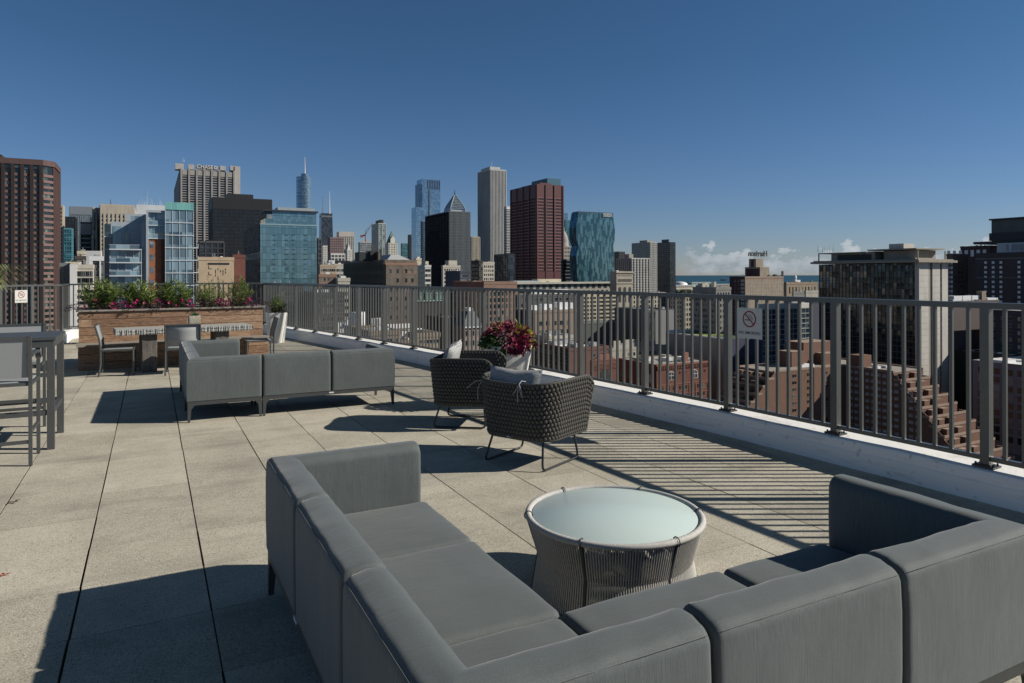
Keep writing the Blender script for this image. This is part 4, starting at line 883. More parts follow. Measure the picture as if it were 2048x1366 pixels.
def tower(name, label, box, fh, bw, glass, frame_m, pier=(1,.5), span=(1,.3), cat='tower', faces='SWE', span_m=None, topband=0., core=True, roof=True, group=None, zb=G0, top_m=None, skip_first=False):
    root = thing(name, label, cat, (0,0,0), group=group); x0,x1,y0,y1,z = box
    mb = MB(); mb.box(x0,x1,y0,y1,zb,z-.5); mb.obj('glazing', glass, root)
    fr_, sp_ = MB(), MB(); pw_, pd = pier; sh, sd = span
    for f in faces:
        a0, a1 = (x0,x1) if f in 'SN' else (y0,y1); L = a1-a0; nb_ = max(1, round(L/bw)) if bw else 0
        def put(mb, u0, u1, d, z0, z1):
            if f == 'S': mb.box(u0,u1,y0-d,y0+.05,z0,z1)
            elif f == 'N': mb.box(u0,u1,y1-.05,y1+d,z0,z1)
            elif f == 'W': mb.box(x0-d,x0+.05,u0,u1,z0,z1)
            else: mb.box(x1-.05,x1+d,u0,u1,z0,z1)
        if pw_ and nb_:
            for i in range(nb_+1):
                c = a0+L*i/nb_; put(fr_, max(a0-.013,c-pw_/2), min(a1+.013,c+pw_/2), pd, zb, z)
        if sh:
            k = 0; zz = z-topband
            while zz > max(zb+2, -80):
                put(sp_, a0, a1, sd, zz-sh, zz); zz -= fh; k += 1
        if topband: put(fr_, a0-.02, a1+.02, pd*.93+.011, z-topband-.013, z-.007)
    if fr_.v: fr_.obj('facade_frame', frame_m, root)
    if sp_.v: sp_.obj('spandrels', span_m or frame_m, root)
    if roof: add_roof(root, box, top_m or frame_m, .8, .6)
    return root
def block(name, label, box, wall, cat='building', roof=True, roof_m=None, zb=G0, group=None, par=.9):
    root = thing(name, label, cat, (0,0,0), group=group); x0,x1,y0,y1,z = box
    mb = MB(); mb.box(x0,x1,y0,y1,zb,z-.02 if not roof else z-.35); mb.obj('wall', wall, root)
    if roof: add_roof(root, box, wall, par, .45, roof_m)
    if roof and y0 < 650 and name != 'low_rise_building':
        rr = random.Random(int(abs(x0*7+y0*3))); w_, d_ = x1-x0, y1-y0
        for k in range(5):
            a = rr.uniform(.6,2.2); c = x0+1+rr.random()*max(.5,w_-4); b_ = y0+1+rr.random()*max(.5,min(d_,30)-4); mbr = MB(); mbr.box(c,min(c+a,x1-.7),b_,b_+rr.uniform(.6,2.5),z-.04,z+rr.uniform(.5,1.9)); mbr.obj('rooftop_unit', rr.choice((M_MECH,M_WHITE,M_DK,wall)), root)
        for k in range(2): c = x0+1+rr.random()*(w_-2); b_ = y0+1+rr.random()*min(d_-2,20); mbr = MB(); mbr.tube([(c,b_,z-.05),(c,b_,z+rr.uniform(1.2,3))], .13, 5); mbr.obj('vent_pipe', M_MECH, root)
    return root
def extra(root, name, m, *boxes):
    mb = MB()
    for b_ in boxes: mb.box(*b_)
    return mb.obj(name, m, root)
# windows
m_win = bpy.data.materials.new('window_glass'); m_win.use_nodes = True; nt = m_win.node_tree; b = nt.nodes['Principled BSDF']; b.inputs['Roughness'].default_value = .15; b.inputs['Specular IOR Level'].default_value = .7
oi = N(nt, 'ShaderNodeObjectInfo'); ge = N(nt, 'ShaderNodeNewGeometry'); r1 = math_n(nt, 'FRACT', math_n(nt, 'ADD', oi.outputs['Random'], math_n(nt, 'MULTIPLY', ge.outputs['Random Per Island'], 3.7)))
rp = N(nt, 'ShaderNodeValToRGB'); cr = rp.color_ramp; cr.elements[0].color = (.012,.016,.02,1); cr.elements[0].position = .45; cr.elements[1].position = 1; cr.elements[1].color = (.22,.23,.22,1); nt.links.new(r1, rp.inputs[0]); nt.links.new(rp.outputs[0], b.inputs['Base Color'])
m_winlit = mat('window_blind', (.5,.5,.48), .5)
WCOUNT = {}
def wins(root, box, face, nc, nr, ww, wh, top, fh, m0=.05, m1=.05, frame_m=None, glass=None, limit=100, split=0, skip=None):
    x0,x1,y0,y1,z = box; a0, a1 = (x0,x1) if face in 'SN' else (y0,y1); L = a1-a0; lo, hi = a0+L*m0, a1-L*m1
    mbw = MB(); mbw.box(-ww/2,ww/2,-.06,.0,-wh/2,wh/2,0); t = .09
    mbw.box(-ww/2-t,ww/2+t,-.10,.0,-wh/2-t*1.6,-wh/2,1); mbw.box(-ww/2-t,ww/2+t,-.09,.0,wh/2,wh/2+t,1); mbw.box(-.03,.03,-.08,-.0,-wh/2,wh/2,1) if split else None
    mats_ = [glass or m_win, frame_m or M_SILL]; me = mbw.mesh('window', mats_); rest = []
    c0 = WCOUNT.get(root.name, 0)
    for r_ in range(nr):
        for c in range(nc):
            if skip and skip(c, r_): continue
            u = lo+(hi-lo)*(c+.5)/nc; zz = z-top-fh*r_-wh/2
            if zz-wh/2 < -79: continue
            if face == 'S': M = Matrix.Translation((u,y0,zz))
            elif face == 'W': M = Matrix.Translation((x0,u,zz)) @ Matrix.Rotation(-math.pi/2,4,'Z')
            elif face == 'E': M = Matrix.Translation((x1,u,zz)) @ Matrix.Rotation(math.pi/2,4,'Z')
            else: M = Matrix.Translation((u,y1,zz)) @ Matrix.Rotation(math.pi,4,'Z')
            if c0 < limit: inst(me, 'window', root, M); c0 += 1
            else: rest.append(M)
    WCOUNT[root.name] = c0
    if rest:
        mb = MB()
        for M in rest:
            for fi, f in enumerate(me.polygons): pass
            vs = [M @ v.co for v in me.vertices]; o_ = len(mb.v); mb.v += [tuple(v) for v in vs]
            for p in me.polygons: mb.f.append(tuple(i+o_ for i in p.vertices)); mb.m.append(p.material_index); mb.sm.append(False)
        mb.obj('window', mats_, root)['kind'] = 'stuff'
M_SILL = mat('window_sill_stone', (.36,.34,.3), .8)
def rooftop(root, box, seed, n=4, m=None, h=(1.5,4)):
    rr = random.Random(seed); x0,x1,y0,y1,z = box
    for k in range(n):
        w_, d_ = rr.uniform(.08,.22)*(x1-x0), rr.uniform(.1,.25)*(y1-y0); x = rr.uniform(x0+1,x1-w_-1); y = rr.uniform(y0+1,y1-d_-1); extra(root, 'rooftop_unit', m or M_MECH, (x,x+w_,y,y+d_,z-.03-.01*k,z+rr.uniform(*h)))
def ant(root, pts, r=.12, name='antenna', m=None):
    for (x,y,z0,z1) in pts: mb = MB(); mb.tube([(x,y,z0),(x,y,z1)], [r,r*.4], 5); mb.obj(name, m or M_WHITE, root)
M_GREYP = mat('grey_panel', (.36,.40,.42), .5, .1, .6, .08)

# ---- far left
redp = bm('red_granite', (.10,.060,.056), .12); redd = bm('dark_red_pier', (.035,.022,.022), .1)
x0,x1,y0,y1,z = bx = B(-75,104,118,325,455)
gl = facade('tinted_office_glass', (.014,.018,.016), (.16,.19,.16), 3.75, 2.5, pw=5)
root = thing('office_tower', 'tall dark red tower with closely spaced piers at the left edge', 'tower')
ch = 5.0
mb = MB(); P = [(x0,y0),(x1-ch,y0),(x1,y0+ch),(x1,y1),(x0,y1)]; mb.prism(P, G0, z-2); mb.obj('glazing', gl, root)
mb = MB(); P = [(x0-.6,y0-1.3),(x1-ch+.3,y0-1.3),(x1+1.3,y0+ch-.3),(x1+1.3,y1+.6),(x0-.6,y1+.6)]; mb.prism(P, z-2.4, z+1.2); mb.obj('top_band', redp, root)
mb = MB(); k = 0; zz = z-8
while zz > G0:
    mb.box(x0,x1-ch,y0-.35,y0+.1,zz-1.7,zz); mb.box(x1-.1,x1+.35,y0+ch,y1,zz-1.7,zz); mb.obox((x1-ch/2+.12,y0+ch/2-.12,zz-.85), (ch/2,ch/2,0), (.25,-.25,0), (0,0,.85)); zz -= 3.75
mb.obj('spandrels', bm('pink_granite_spandrel', (.175,.11,.10), .1), root)
mb = MB(); L = x1-ch-x0; n = round(L/5.05)
for i in range(n+1):
    c = x1-ch-.9-i*5.05
    if c < x0: break
    mb.box(c-.95,c+.95,y0-1.2,y0+.1,G0,z-2.5,1); mb.box(c-1.6,c-.96,y0-.75,y0+.1,G0,z-5.5,0)
for i in range(8): c = y0+ch+i*5.05; mb.box(x1-.1,x1+.9,c-.5,c+.5,G0,z-2.5,0)
mb.obj('facade_frame', [redp, redd], root)
mb = MB(); 
for i in range(n): c = x1-ch-3.4-i*5.05; mb.box(c-1.5,c+1.5,y0-.5,y0-.3,z-5.2,z-3.0)
mb.obj('top_windows', gl, root); extra(root, 'penthouse', redd, (x0+8,x1-28,y0+6,y1-4,z+1.4,z+4)); ant(root, [(x1-33,y0+8,z+1,z+9)], .25)
beige = bm('beige_limestone', (.44,.39,.32), .08); beige2 = bm('pale_limestone', (.52,.48,.41), .08); cream = bm('cream_stucco', (.60,.53,.40), .06)
slitg = facade('dark_slit_glass', (.015,.018,.022), (.10,.11,.12), 3.6, 1.6, pw=4)
tower('office_tower', 'narrow beige stone tower edge just right of the dark red tower', B(112,126,129,412,640), 3.6, 3, slitg, beige, (1.6,.5), (1.6,.3))
tower('glass_tower', 'slim teal blue glass tower between beige stone and dark slab', B(128,143,147,458,600), 3.6, 2.2, facade('teal_dark', (.02,.08,.11), (.10,.30,.38), 3.6, 2.2, pw=2, metal=.3), mat('teal_mullion', (.10,.25,.3), .4), (.25,.2), (.6,.2))
tower('office_tower', 'near black plain tower behind the slim teal tower', B(127,150,154,435,760), 3.6, 3, facade('black_glass', (.01,.012,.015), (.03,.035,.04), 3.6, 3, pw=2), mat('black_metal', (.018,.02,.024), .5), (.6,.3), (1.2,.2))
r_ = tower('office_tower', 'blue grey tower with a pale gridded crown, far left skyline', B(139,186,196,415,1150), 4, 3, facade('bluegrey_glass', (.06,.08,.10), (.20,.25,.28), 4, 1.6, pw=1.2), mat('bluegrey_metal', (.20,.23,.26), .5), (.5,.5), (.7,.3), topband=12)
tower('office_tower', 'dark tower with thin pale horizontal floor stripes at left', B(161,183,187,446,660), 4.2, 0, facade('dark_band_glass', (.008,.01,.013), (.02,.024,.03), 4.2, 3), mat('pale_spandrel', (.30,.31,.32), .6), (0,0), (1.1,.3), topband=10, top_m=mat('black_metal', (.018,.02,.024), .5))
tower('office_tower', 'narrow beige fluted tower beside the dark striped tower', B(186,193,195,416,640), 3.7, 2.2, slitg, beige, (1.4,.6), (0,0), topband=4)
tower('office_tower', 'narrow black tower slot between two beige towers', B(194,200,203,417,690), 3.7, 2.2, facade('black_glass', (0,0,0), (0,0,0), 1, 1), mat('black_metal', (0,0,0)), (.5,.4), (.9,.2))
r_ = tower('office_tower', 'broad beige tower with tall vertical window slots and a roof mast', B(201,268,274,412,645), 3.7, 3.2, slitg, beige, (1.9,.6), (1.2,.15), topband=8)
bx = B(201,268,274,412,645); ant(r_, [(bx[1]-19,bx[2]+5,bx[4],bx[4]+6)], .35, m=M_DK)
# low buildings at left
r_ = tower('office_building', 'low dark gridded building beside the red tower, left', B(120,138,141,530,270), 2.6, 1.6, facade('grid_dark', (.02,.022,.024), (.05,.055,.06), 2.6, 1.6), mat('grey_grid', (.19,.2,.2), .6), (.16,.12), (.3,.12))
bx = B(140,186,188,534,250); r_ = block('apartment_building', 'white building with rows of small paired windows and a blank end wall', bx, beige2)
wins(r_, bx, 'S', 8, 2, .9, 1.7, 1.6, 2.4, .26, .02); wins(r_, [bx[0],bx[1],bx[2],bx[3],bx[4]-7], 'S', 8, 9, .8, .95, 1.2, 2.1, .26, .02)
extra(r_, 'blank_panel', bm('white_panel', (.66,.65,.64), .04), (bx[0],bx[0]+2.1,bx[2]-.5,bx[2]+.2,G0,bx[4]+.9))
bx = B(180,208,209,518,262); r_ = block('apartment_building', 'narrow white framed building with a dark window grid, left of the glass condo', bx, bm('grey_dark_wall', (.10,.11,.12))); wins(r_, bx, 'S', 6, 18, .55, 1.1, 1.4, 2.0, .2, .1)
extra(r_, 'white_frame', M_WHITE, (bx[0]-.2,bx[0]+.9,bx[2]-.5,bx[2]+.1,G0,bx[4]+.9), (bx[0]+3.1,bx[0]+3.6,bx[2]-.5,bx[2]+.1,G0,bx[4]+.9), (bx[0]-.2,bx[1],bx[2]-.55,bx[2]+.1,bx[4]-.7,bx[4]+1))
extra(r_, 'penthouse', bm('pale_grey_box', (.5,.5,.5)), (bx[0]-1.6,bx[0]+3.2,bx[2]+6,bx[2]+14,bx[4]-8,bx[4]+3.2))
bx = B(155,177,179,506,330); r_ = block('apartment_building', 'small cream rooftop block above the white left building', bx, cream); wins(r_, bx, 'S', 3, 3, .9, 1, 1.5, 3, .2, .2)
bx = B(132,160,163,528,300); r_ = block('apartment_building', 'low tan roofed building in front of the beige towers, left', bx, cream, roof_m=M_ROOFW); wins(r_, bx, 'S', 7, 4, .7, 1, 2, 3)
bx = B(150,186,188,516,315); r_ = block('apartment_building', 'dark low building with pale cornice behind the white left building', bx, bm('charcoal_brick', (.07,.06,.055))); wins(r_, bx, 'S', 6, 5, .9, 1.4, 1.2, 3)

# ---- glass condominium
cg = facade('condo_glass', (.05,.09,.13), (.30,.43,.51), 3.1, 1.45, pw=1.2, metal=.1, rough=.08, wob=.05)
cp = mat('condo_panel', (.40,.45,.49), .5, .15, .8, .06); m_slab = mat('condo_slab', (.56,.60,.62), .5); m_brk = bm('orange_brick', (.30,.115,.06), .12, 2.0); m_brkd = bm('brick_shade_and_vents', (.12,.05,.04))
root = thing('glass_condominium', 'blue glass condominium with stepped terraces and an orange brick shaft', 'apartment tower'); D0 = 176.
def vol(xa, xb, yt, n, name, m, dep=14, zb=G0):
    e = n*ratio(xb); a = n*ratio(xa); z = Zat((xa+xb)/2, yt, [0,0,n,0,0]); mb = MB(); mb.box(a,e,n,n+dep,zb,z); mb.obj(name, m, root); return [a,e,n,n+dep,z]
def slabs(bx, fh, n, out=.5, mull=1.45, top=0., th=.22, mname='mullions', rail=False):
    x0,x1,y0,y1,z = bx; mb = MB()
    for k in range(n): zz = z-top-k*fh; mb.box(x0-.1,x1+.1,y0-out,y0+.05,zz-th,zz); mb.box(x1-.05,x1+.14,y0+.05,y1,zz-th,zz)
    mb.obj('floor_slab', m_slab, root)
    if mull:
        mb = MB(); k = max(1, round((x1-x0)/mull))
        for i in range(k+1): c = x0+(x1-x0)*i/k; mb.box(c-.05,c+.05,y0-.12,y0+.05,z-top-n*fh,z-.05)
        mb.obj('mullions', m_slab, root)
    if rail:
        mb = MB()
        for k in range(n): zz = z-top-k*fh; mb.box(x0-.1,x1-.3,y0-out,y0-out+.04,zz+.95,zz+1.02); mb.box(x0,x1-.4,y0-out+.01,y0-out+.03,zz,zz+.95,1)
        mb.obj('balcony_rail', [m_slab, cg], root)
va = vol(331,387,421,190,'right_glass_volume',cg); slabs(va, 3.1, 21, .18, 1.4, 2.9)
ve = vol(331,388,405,189.8,'teal_roof_screen',facade('teal_screen', (.14,.38,.36), (.2,.46,.43), 9, 1.4, line=.06, lcol=(.35,.5,.5)),10,Zat(360,420,[0,0,189.8])); 
vb = vol(298,331,474,191,'brick_shaft',m_brk); extra(root,'brick_shadow_strip',m_brkd,(vb[1]-.9,vb[1]-.02,vb[2]-.18,vb[2]+.1,G0,vb[4]-.02))  # dark strip paints the shade on the shaft's right edge
mb = MB()
for k in range(14): zz = vb[4]-3.1*k-.3; mb.box(vb[0]+.3,vb[0]+1.0,vb[2]-.06,vb[2],zz-2.3,zz-.9); mb.box(vb[0]+2.2,vb[0]+3.0,vb[2]-.06,vb[2],zz-1.7,zz-1.5,1)
pieces(mb, 'window', [cg, m_brkd], root)
vc = vol(297,331,424,191.2,'upper_glass_bay',cg,12,Zat(310,475,[0,0,191.2])); slabs(vc, 3.2, 2, .5, 1.1, 3.2, rail=True)
extra(root,'white_wall_frame',cp,(vc[0]-.5,vc[0],vc[2]-.9,vc[3],G0,vc[4]+.3),(vc[0],vc[1],vc[2]-.9,vc[3],vc[4]-.2,vc[4]+.35))
vd = vol(222,296,444,199,'middle_block',cp); 
mb = MB()
for xa, xb, ya, yb in ((226,243,452,488),(250,260,452,485),(228,243,490,500),(262,292,432,443)):
    n = vd[2]; mb.box(n*ratio(xa),n*ratio(xb),n-.08,n+.02,Zat(xa,yb,vd),Zat(xa,ya,vd))
pieces(mb, 'window', cg, root)
vt = vol(252,296,428,200,'upper_block',cp,9); vp_ = vol(273,331,410,206,'penthouse',bm('white_penthouse', (.55,.57,.58), .05),10,Zat(300,440,[0,0,206]))
vl = vol(209,222,448,197,'dark_left_wing',facade('condo_dark', (.02,.04,.06), (.1,.16,.2), 3.1, 1.2, pw=2)); slabs(vl, 3.1, 19, .12, 0, 3)
vf = vol(220,283,498,190.8,'terrace_block',cg,9); slabs(vf, 3.15, 14, 1.1, 1.5, 0, .28, rail=True)
ve2 = vol(283,292,444,192,'side_panel',cp,8)
mb = MB()
for k in range(17): zz = va[4]-9-3.1*k; mb.box(va[1]+.05,va[1]+1.2,va[2]+1,va[2]+4,zz-.22,zz); mb.box(va[1]+1.12,va[1]+1.2,va[2]+1,va[2]+4,zz,zz+.9)
mb.obj('side_balcony', m_slab, root)
rr = random.Random(3)
ant(root, [(vp_[0]+.3+rr.uniform(0,6.5),vp_[2]+rr.uniform(1,7),vp_[4],vp_[4]+rr.uniform(.8,2.4)) for k in range(14)]+[(vp_[0]+2.6,vp_[2]+3,vp_[4],vp_[4]+4.2)], .035)

# ---- bank tower with crown blocks and sign
gr = bm('grey_granite', (.33,.31,.29), .08); chg = facade('bank_glass', (.014,.015,.017), (.05,.055,.06), 4, 3, pw=3)
bx = B(350,361,470,346,1150); x0,x1,y0,y1,z = bx; root = thing('bank_tower', 'tall grey granite tower with crown blocks and white bank lettering', 'tower')
mb = MB(); mb.box(x0,x1,y0,y1,G0,z); mb.obj('glazing', chg, root); mb = MB(); n = 7; L = x1-x0
for i in range(n+1): c = x0+1.2+(L-2.4)*i/n; mb.box(c-1.2,c+1.2,y0-2.2,y0+.1,G0,z+9)
mb.box(x0-1.5,x0+.1,y0+.3,y1,G0,z+6); mb.obj('piers', gr, root)
mb = MB(); zz = z-4
while zz > G0: mb.box(x0,x1,y0-.9,y0+.1,zz-1.3,zz); zz -= 4.0
mb.obj('spandrels', gr, root)
mb = MB()
for i in range(n): c = x0+1.2+(L-2.4)*(i+.5)/n; mb.box(c-4.2,c+4.2,y0-1.2,y0+.2,z-2.5,z+5.8)
mb.box(x0+.2,x1-.2,y0+.3,y1-.3,z,z+6.2); mb.obj('crown_panels', gr, root)
def pxblk(xa, xb, ya, yb, D_ref, dy=0, dep=18): n = D_ref[2]+dy; return (n*ratio(xa), n*ratio(xb), n, n+dep, Zat(xa,yb,D_ref), Zat(xa,ya,D_ref))
gr2 = bm('pale_crown_granite', (.42,.40,.38), .05)
extra(root, 'crown_block', gr2, pxblk(351,368,326,338,bx,1.5)); extra(root, 'crown_block', gr2, pxblk(377,389,328,338,bx,1.5)); extra(root, 'crown_block', gr2, pxblk(441,452,331,340,bx,1.5)); extra(root, 'crown_block', gr2, pxblk(461,474,331,340,bx,1.5))
extra(root, 'sign_block', bm('crown_dark', (.2,.2,.2)), pxblk(394,437,329.5,340,bx,1.5)); extra(root, 'service_shaft', gr2, (x1+.1,x1+9,y0+.5,y1-2,G0,Zat(478,333,bx)))
sgn = thing('rooftop_sign', 'white bank name letters with an octagonal mark on the grey tower', 'sign', ((y0*ratio(415)), y0+.9, Zat(415,334.2,bx)))
text('CHASE', 8.4, frame3((1,0,0),(0,0,1),(0,-1,0),(-3.5,0,0)), mat('sign_white', (.62,.62,.62), .4), 'lettering', sgn, .25, offset=.12)
mb = MB(); c0 = (13.4,0,0)
for k in range(4):
    a = math.pi/2*k+.1; dx, dz = math.cos(a), math.sin(a); mb.obox((c0[0]+dx*1.9-dz*.5, -.1, c0[2]+dz*1.9+dx*.5), (dz*1.7,0,-dx*1.7), (0,.25,0), (dx*.8,0,dz*.8))
mb.obj('octagon_mark', mat('sign_white', (.9,.9,.9), .4), sgn)
ant(root, [(x0+4,y0+8,z+20,z+27),(x0+6,y0+8,z+20,z+25),(x1-4,y0+8,z+14,z+20)], .3)
# ---- dark federal slab
fg = facade('federal_glass', (.008,.009,.01), (.16,.165,.16), 4.1, 1.45, pw=2.5)
bx = B(418,425,544,395,812); r_ = tower('office_tower', 'wide black steel slab in front of the grey bank tower', bx, 4.1, 1.45, fg, mat('black_steel', (.022,.022,.023), .5), (.42,.5), (1.3,.2), topband=13)
x0,x1,y0,y1,z = bx; extra(r_, 'penthouse', mat('black_steel', (0,0,0)), pxblk(455,507,386,400,bx,5,20))
bx = B(396,399,448,484,430); tower('office_building', 'small dark gridded building below the black steel slab', bx, 3.4, 3.4, facade('dark_bay_glass', (.012,.014,.017), (.045,.05,.06), 3.4, 1.7, pw=2), mat('dim_grid', (.085,.085,.09), .6), (.45,.4), (.45,.4), cat='building')
bx = B(394,397,468,518,300); r_ = block('detention_building', 'windowless tan wall building with narrow slits behind the planter', bx, bm('tan_precast', (.50,.385,.265), .05, .3), cat='building')
mb = MB(); rr = random.Random(9); y0 = bx[2]; mb.box(y0*ratio(416.5),y0*ratio(459),y0-.15,y0,Zat(416,529,bx),Zat(416,525.5,bx))
for k in range(26): px = rr.choice((431,436,441,446,451)); pz = 534+rr.uniform(0,44); mb.box(y0*ratio(px),y0*ratio(px+.9),y0-.1,y0,Zat(px,pz+4,bx),Zat(px,pz,bx))
for px, py in ((417.5,531),(417.5,543)): mb.box(y0*ratio(px),y0*ratio(px+7),y0-.1,y0,Zat(px,py+7,bx),Zat(px,py+6,bx)); mb.box(y0*ratio(px),y0*ratio(px+.8),y0-.1,y0,Zat(px,py+6.1,bx),Zat(px,py,bx))
pieces(mb, 'wall_slit', M_DK, r_)
bx = B(463,466,491,513,316); block('brick_building', 'plain maroon brick wall right of the tan windowless building', bx, bm('maroon_brick', (.15,.06,.05), .1, 1.0), cat='building')

# ---- teal glass hotel
hg = facade('teal_hotel_glass', (.09,.19,.24), (.15,.27,.335), 3.05, 1.75, pw=1.0, metal=.3, rough=.08, line=.045, lcol=(.02,.06,.07), hline=.045, wob=.03)
conc = facade('dotted_concrete', (.05,.05,.045), (.20,.19,.17), 1.5, 1.1, rough=.7, spec=.2, pw=1.5, wob=.02)
root = thing('glass_hotel', 'wide teal glass hotel block with stepped top and dark concrete side', 'tower')
bx = B(489,519,634,449,330); x0,x1,y0,y1,z = bx; mb = MB(); mb.box(x0+.3,x1,y0,y1,G0,z); mb.obj('glazing', hg, root)
def wz(px, py): q = ratio(px); n = x0/q; D = SA*x0+CA*n; return EYE+lev(px,py)[1]*D
mb = MB(); mb.box(x0-.3,x0+.28,y0+.4,y1,wz(505,505),z+.4); mb.box(x0-.3,x0+.28,y0+.4,y1,G0,wz(505,519)); mb.obj('side_wall', conc, root)
b2_ = pxblk(531,616,436,452,bx,2,16); extra(root, 'middle_tier', hg, b2_); b3_ = pxblk(545,633,421,452,bx,4,18); extra(root, 'upper_tier', hg, b3_)
extra(root, 'roof_edge', mat('dark_roof_edge', (.03,.035,.04), .5), (b3_[0]-3.5,b3_[1]+.8,b3_[2]-.8,b3_[3],b3_[5],b3_[5]+.7)); extra(root, 'penthouse', M_GREYP, pxblk(556,630,411.5,418,bx,7,10))
extra(root, 'roof_parapet', mat('pale_glass_edge', (.3,.42,.44), .3), (x0+.2,x1+.15,y0-.15,y0+.3,z,z+.5))
mb = MB()
for cxm in (548,573,587,611):
    for k in range(11):
        py = 470+k*9.6; mb.box(y0*ratio(cxm-3.5),y0*ratio(cxm+3.5),y0-.12,y0,Zat(cxm,py+.9,bx),Zat(cxm,py,bx))
pieces(mb, 'vent_sash', mat('dark_sash', (.015,.05,.06), .4), root)
tower('office_building', 'narrow dark building edge right of the teal glass hotel', B(634,636,643,478,520), 3.5, 2.4, facade('dark_bay_glass',(0,0,0),(0,0,0),1,1), mat('dim_grid',(0,0,0)), (.6,.3), (.9,.2), cat='building')

# ---- far skyline, centre left
D = 1970; root = thing('spire_tower', 'silver blue rounded glass tower with a tall white spire', 'tower')
tg = facade('silver_glass', (.20,.29,.36), (.42,.52,.58), 4, 3, metal=.6, rough=.18, hline=.25, lcol=(.12,.18,.22))
def rnd(xa, xb, yt, dep, zb=G0):
    e, n, z = at((xa+xb)/2, yt, D); hw = (xb-xa)/2*D/F; pts = []
    for k in range(28):
        a = 2*math.pi*k/28; q = (abs(math.cos(a))**3+abs(math.sin(a))**3)**(-1/3); X_, Y_ = hw*q*math.cos(a), dep*q*math.sin(a); pts.append((e+X_*CA+Y_*SA, n+dep-X_*SA+Y_*CA))
    return pts, z, (e, n, z)
pts, z, c = rnd(596,624,353,18); mb = MB(); mb.prism(pts, G0, z, 0, True); mb.obj('shaft', tg, root)
pts, z2, c = rnd(604,618,347,10); mb = MB(); mb.prism(pts, z-1, z2, 0, True); mb.obj('crown', tg, root); mb = MB(); mb.tube([(c[0],c[1]+10,z2),(c[0],c[1]+10,at(611,313,D)[2])], [2.0,.5], 8); mb.obj('spire', M_WHITE, root)
D = 2900; root = thing('skyscraper', 'distant tapered black tower with two tall antennas', 'tower')
x0,x1,y0,y1,z = B(641,643,665,427,D, 40); W_ = (x1-x0); gx_ = 3.2*D/F
mb = MB(); zb_ = at(650,560,D)[2]; mb.frustum((x0-gx_*1.2,x1+gx_*1.2,y0-6,y1+6),(x0,x1,y0,y1),G0,z-6); mb.frustum((x0-.2,x1+.2,y0-.2,y1+.2),(x0-.2,x1+.2,y0-.2,y1+.2),z-5.9,z+2); mb.obj('shaft', facade('black_xbrace', (.02,.024,.035), (.06,.07,.085), 8, 4, pw=2), root)
extra(root, 'top_band', mat('grey_band', (.16,.17,.19), .5), (x0-.6,x1+.6,y0-.6,y1,z-14,z-8)); mb = MB()
zt_, zl_ = z-18, G0
for k in range(5):
    za, zb2 = z-16-k*52, z-16-(k+1)*52; ea = gx_*1.2*(z-za)/(z-G0); eb = gx_*1.2*(z-zb2)/(z-G0)
    ya, yb = y0-6*(z-za)/(z-G0)-.8, y0-6*(z-zb2)/(z-G0)-.8
    mb.tube([(x0-ea,ya,za),(x1+eb,yb,zb2)], 1.0, 4); mb.tube([(x1+ea,ya,za),(x0-eb,yb,zb2)], 1.0, 4)
mb.obj('cross_braces', mat('dark_brace', (.045,.05,.06), .5), root)
for px, py in ((645.5,391),(659,383)): e, n, zz = at(px,py,D+15); mb = MB(); mb.tube([(e,n,z),(e,n,(z+zz)/2),(e,n,zz)], [2.6,1.5,.8], 6); mb.obj('antenna', M_WHITE, root)
whs = bm('white_stone', (.62,.61,.58), .06)
tower('apartment_tower', 'thin white tower in front of the distant tapered black tower', B(644,646,657,492,1350), 3.5, 3.2, facade('w_gl', (.08,.09,.1), (.25,.27,.28), 3.5, 1.6), whs, (1.6,.4), (1.5,.3))
tower('office_tower', 'dusky pink granite tower between thin white towers', B(656,660,686,475,1150), 3.9, 3.0, facade('pk_gl', (.03,.03,.035), (.09,.09,.1), 3.9, 3), bm('pink_granite', (.24,.17,.17), .06), (1.3,.4), (1.6,.3))
tower('office_tower', 'pale ribbed tower with square flat top, right of the pink tower', B(674,678,708,464,1500), 3.9, 4, facade('pk_gl',(0,0,0),(0,0,0),1,1), bm('pale_rib', (.44,.41,.38), .05), (1.9,.7), (1.3,.2), topband=9)
tower('apartment_tower', 'narrow white ornate tower in front of the pale ribbed tower', B(688,694,703,500,1050), 3.5, 2.6, facade('w_gl',(0,0,0),(0,0,0),1,1), whs, (1.5,.4), (1.5,.3)); 
bx = B(688,694,703,500,1050); e_ = bx; C.objects[-1] if False else None
mb = MB(); mb.frustum((bx[0]+1,bx[1]-1,bx[2]+1,bx[3]-1),(bx[0]+3,bx[1]-3,bx[2]+3,bx[3]-3),bx[4],bx[4]+9); [o for o in C.objects if o.get('label','').startswith('narrow white ornate')][0]; mb.obj('pinnacle', whs, [o for o in C.objects if o.get('label','').startswith('narrow white ornate')][0])
tower('office_building', 'low white gridded office block below the pink tower', B(660,662,690,508,760), 3.6, 3.4, facade('w_gl2', (.03,.035,.04), (.12,.13,.14), 3.6, 1.7), whs, (.8,.4), (1.0,.3), cat='building')
tower('office_building', 'dark flat block at the foot of the pale ribbed tower', B(668,670,700,523,640), 3.6, 3.4, facade('black_glass',(0,0,0),(0,0,0),1,1), mat('black_metal',(0,0,0)), (.5,.3), (1.0,.2), cat='building')
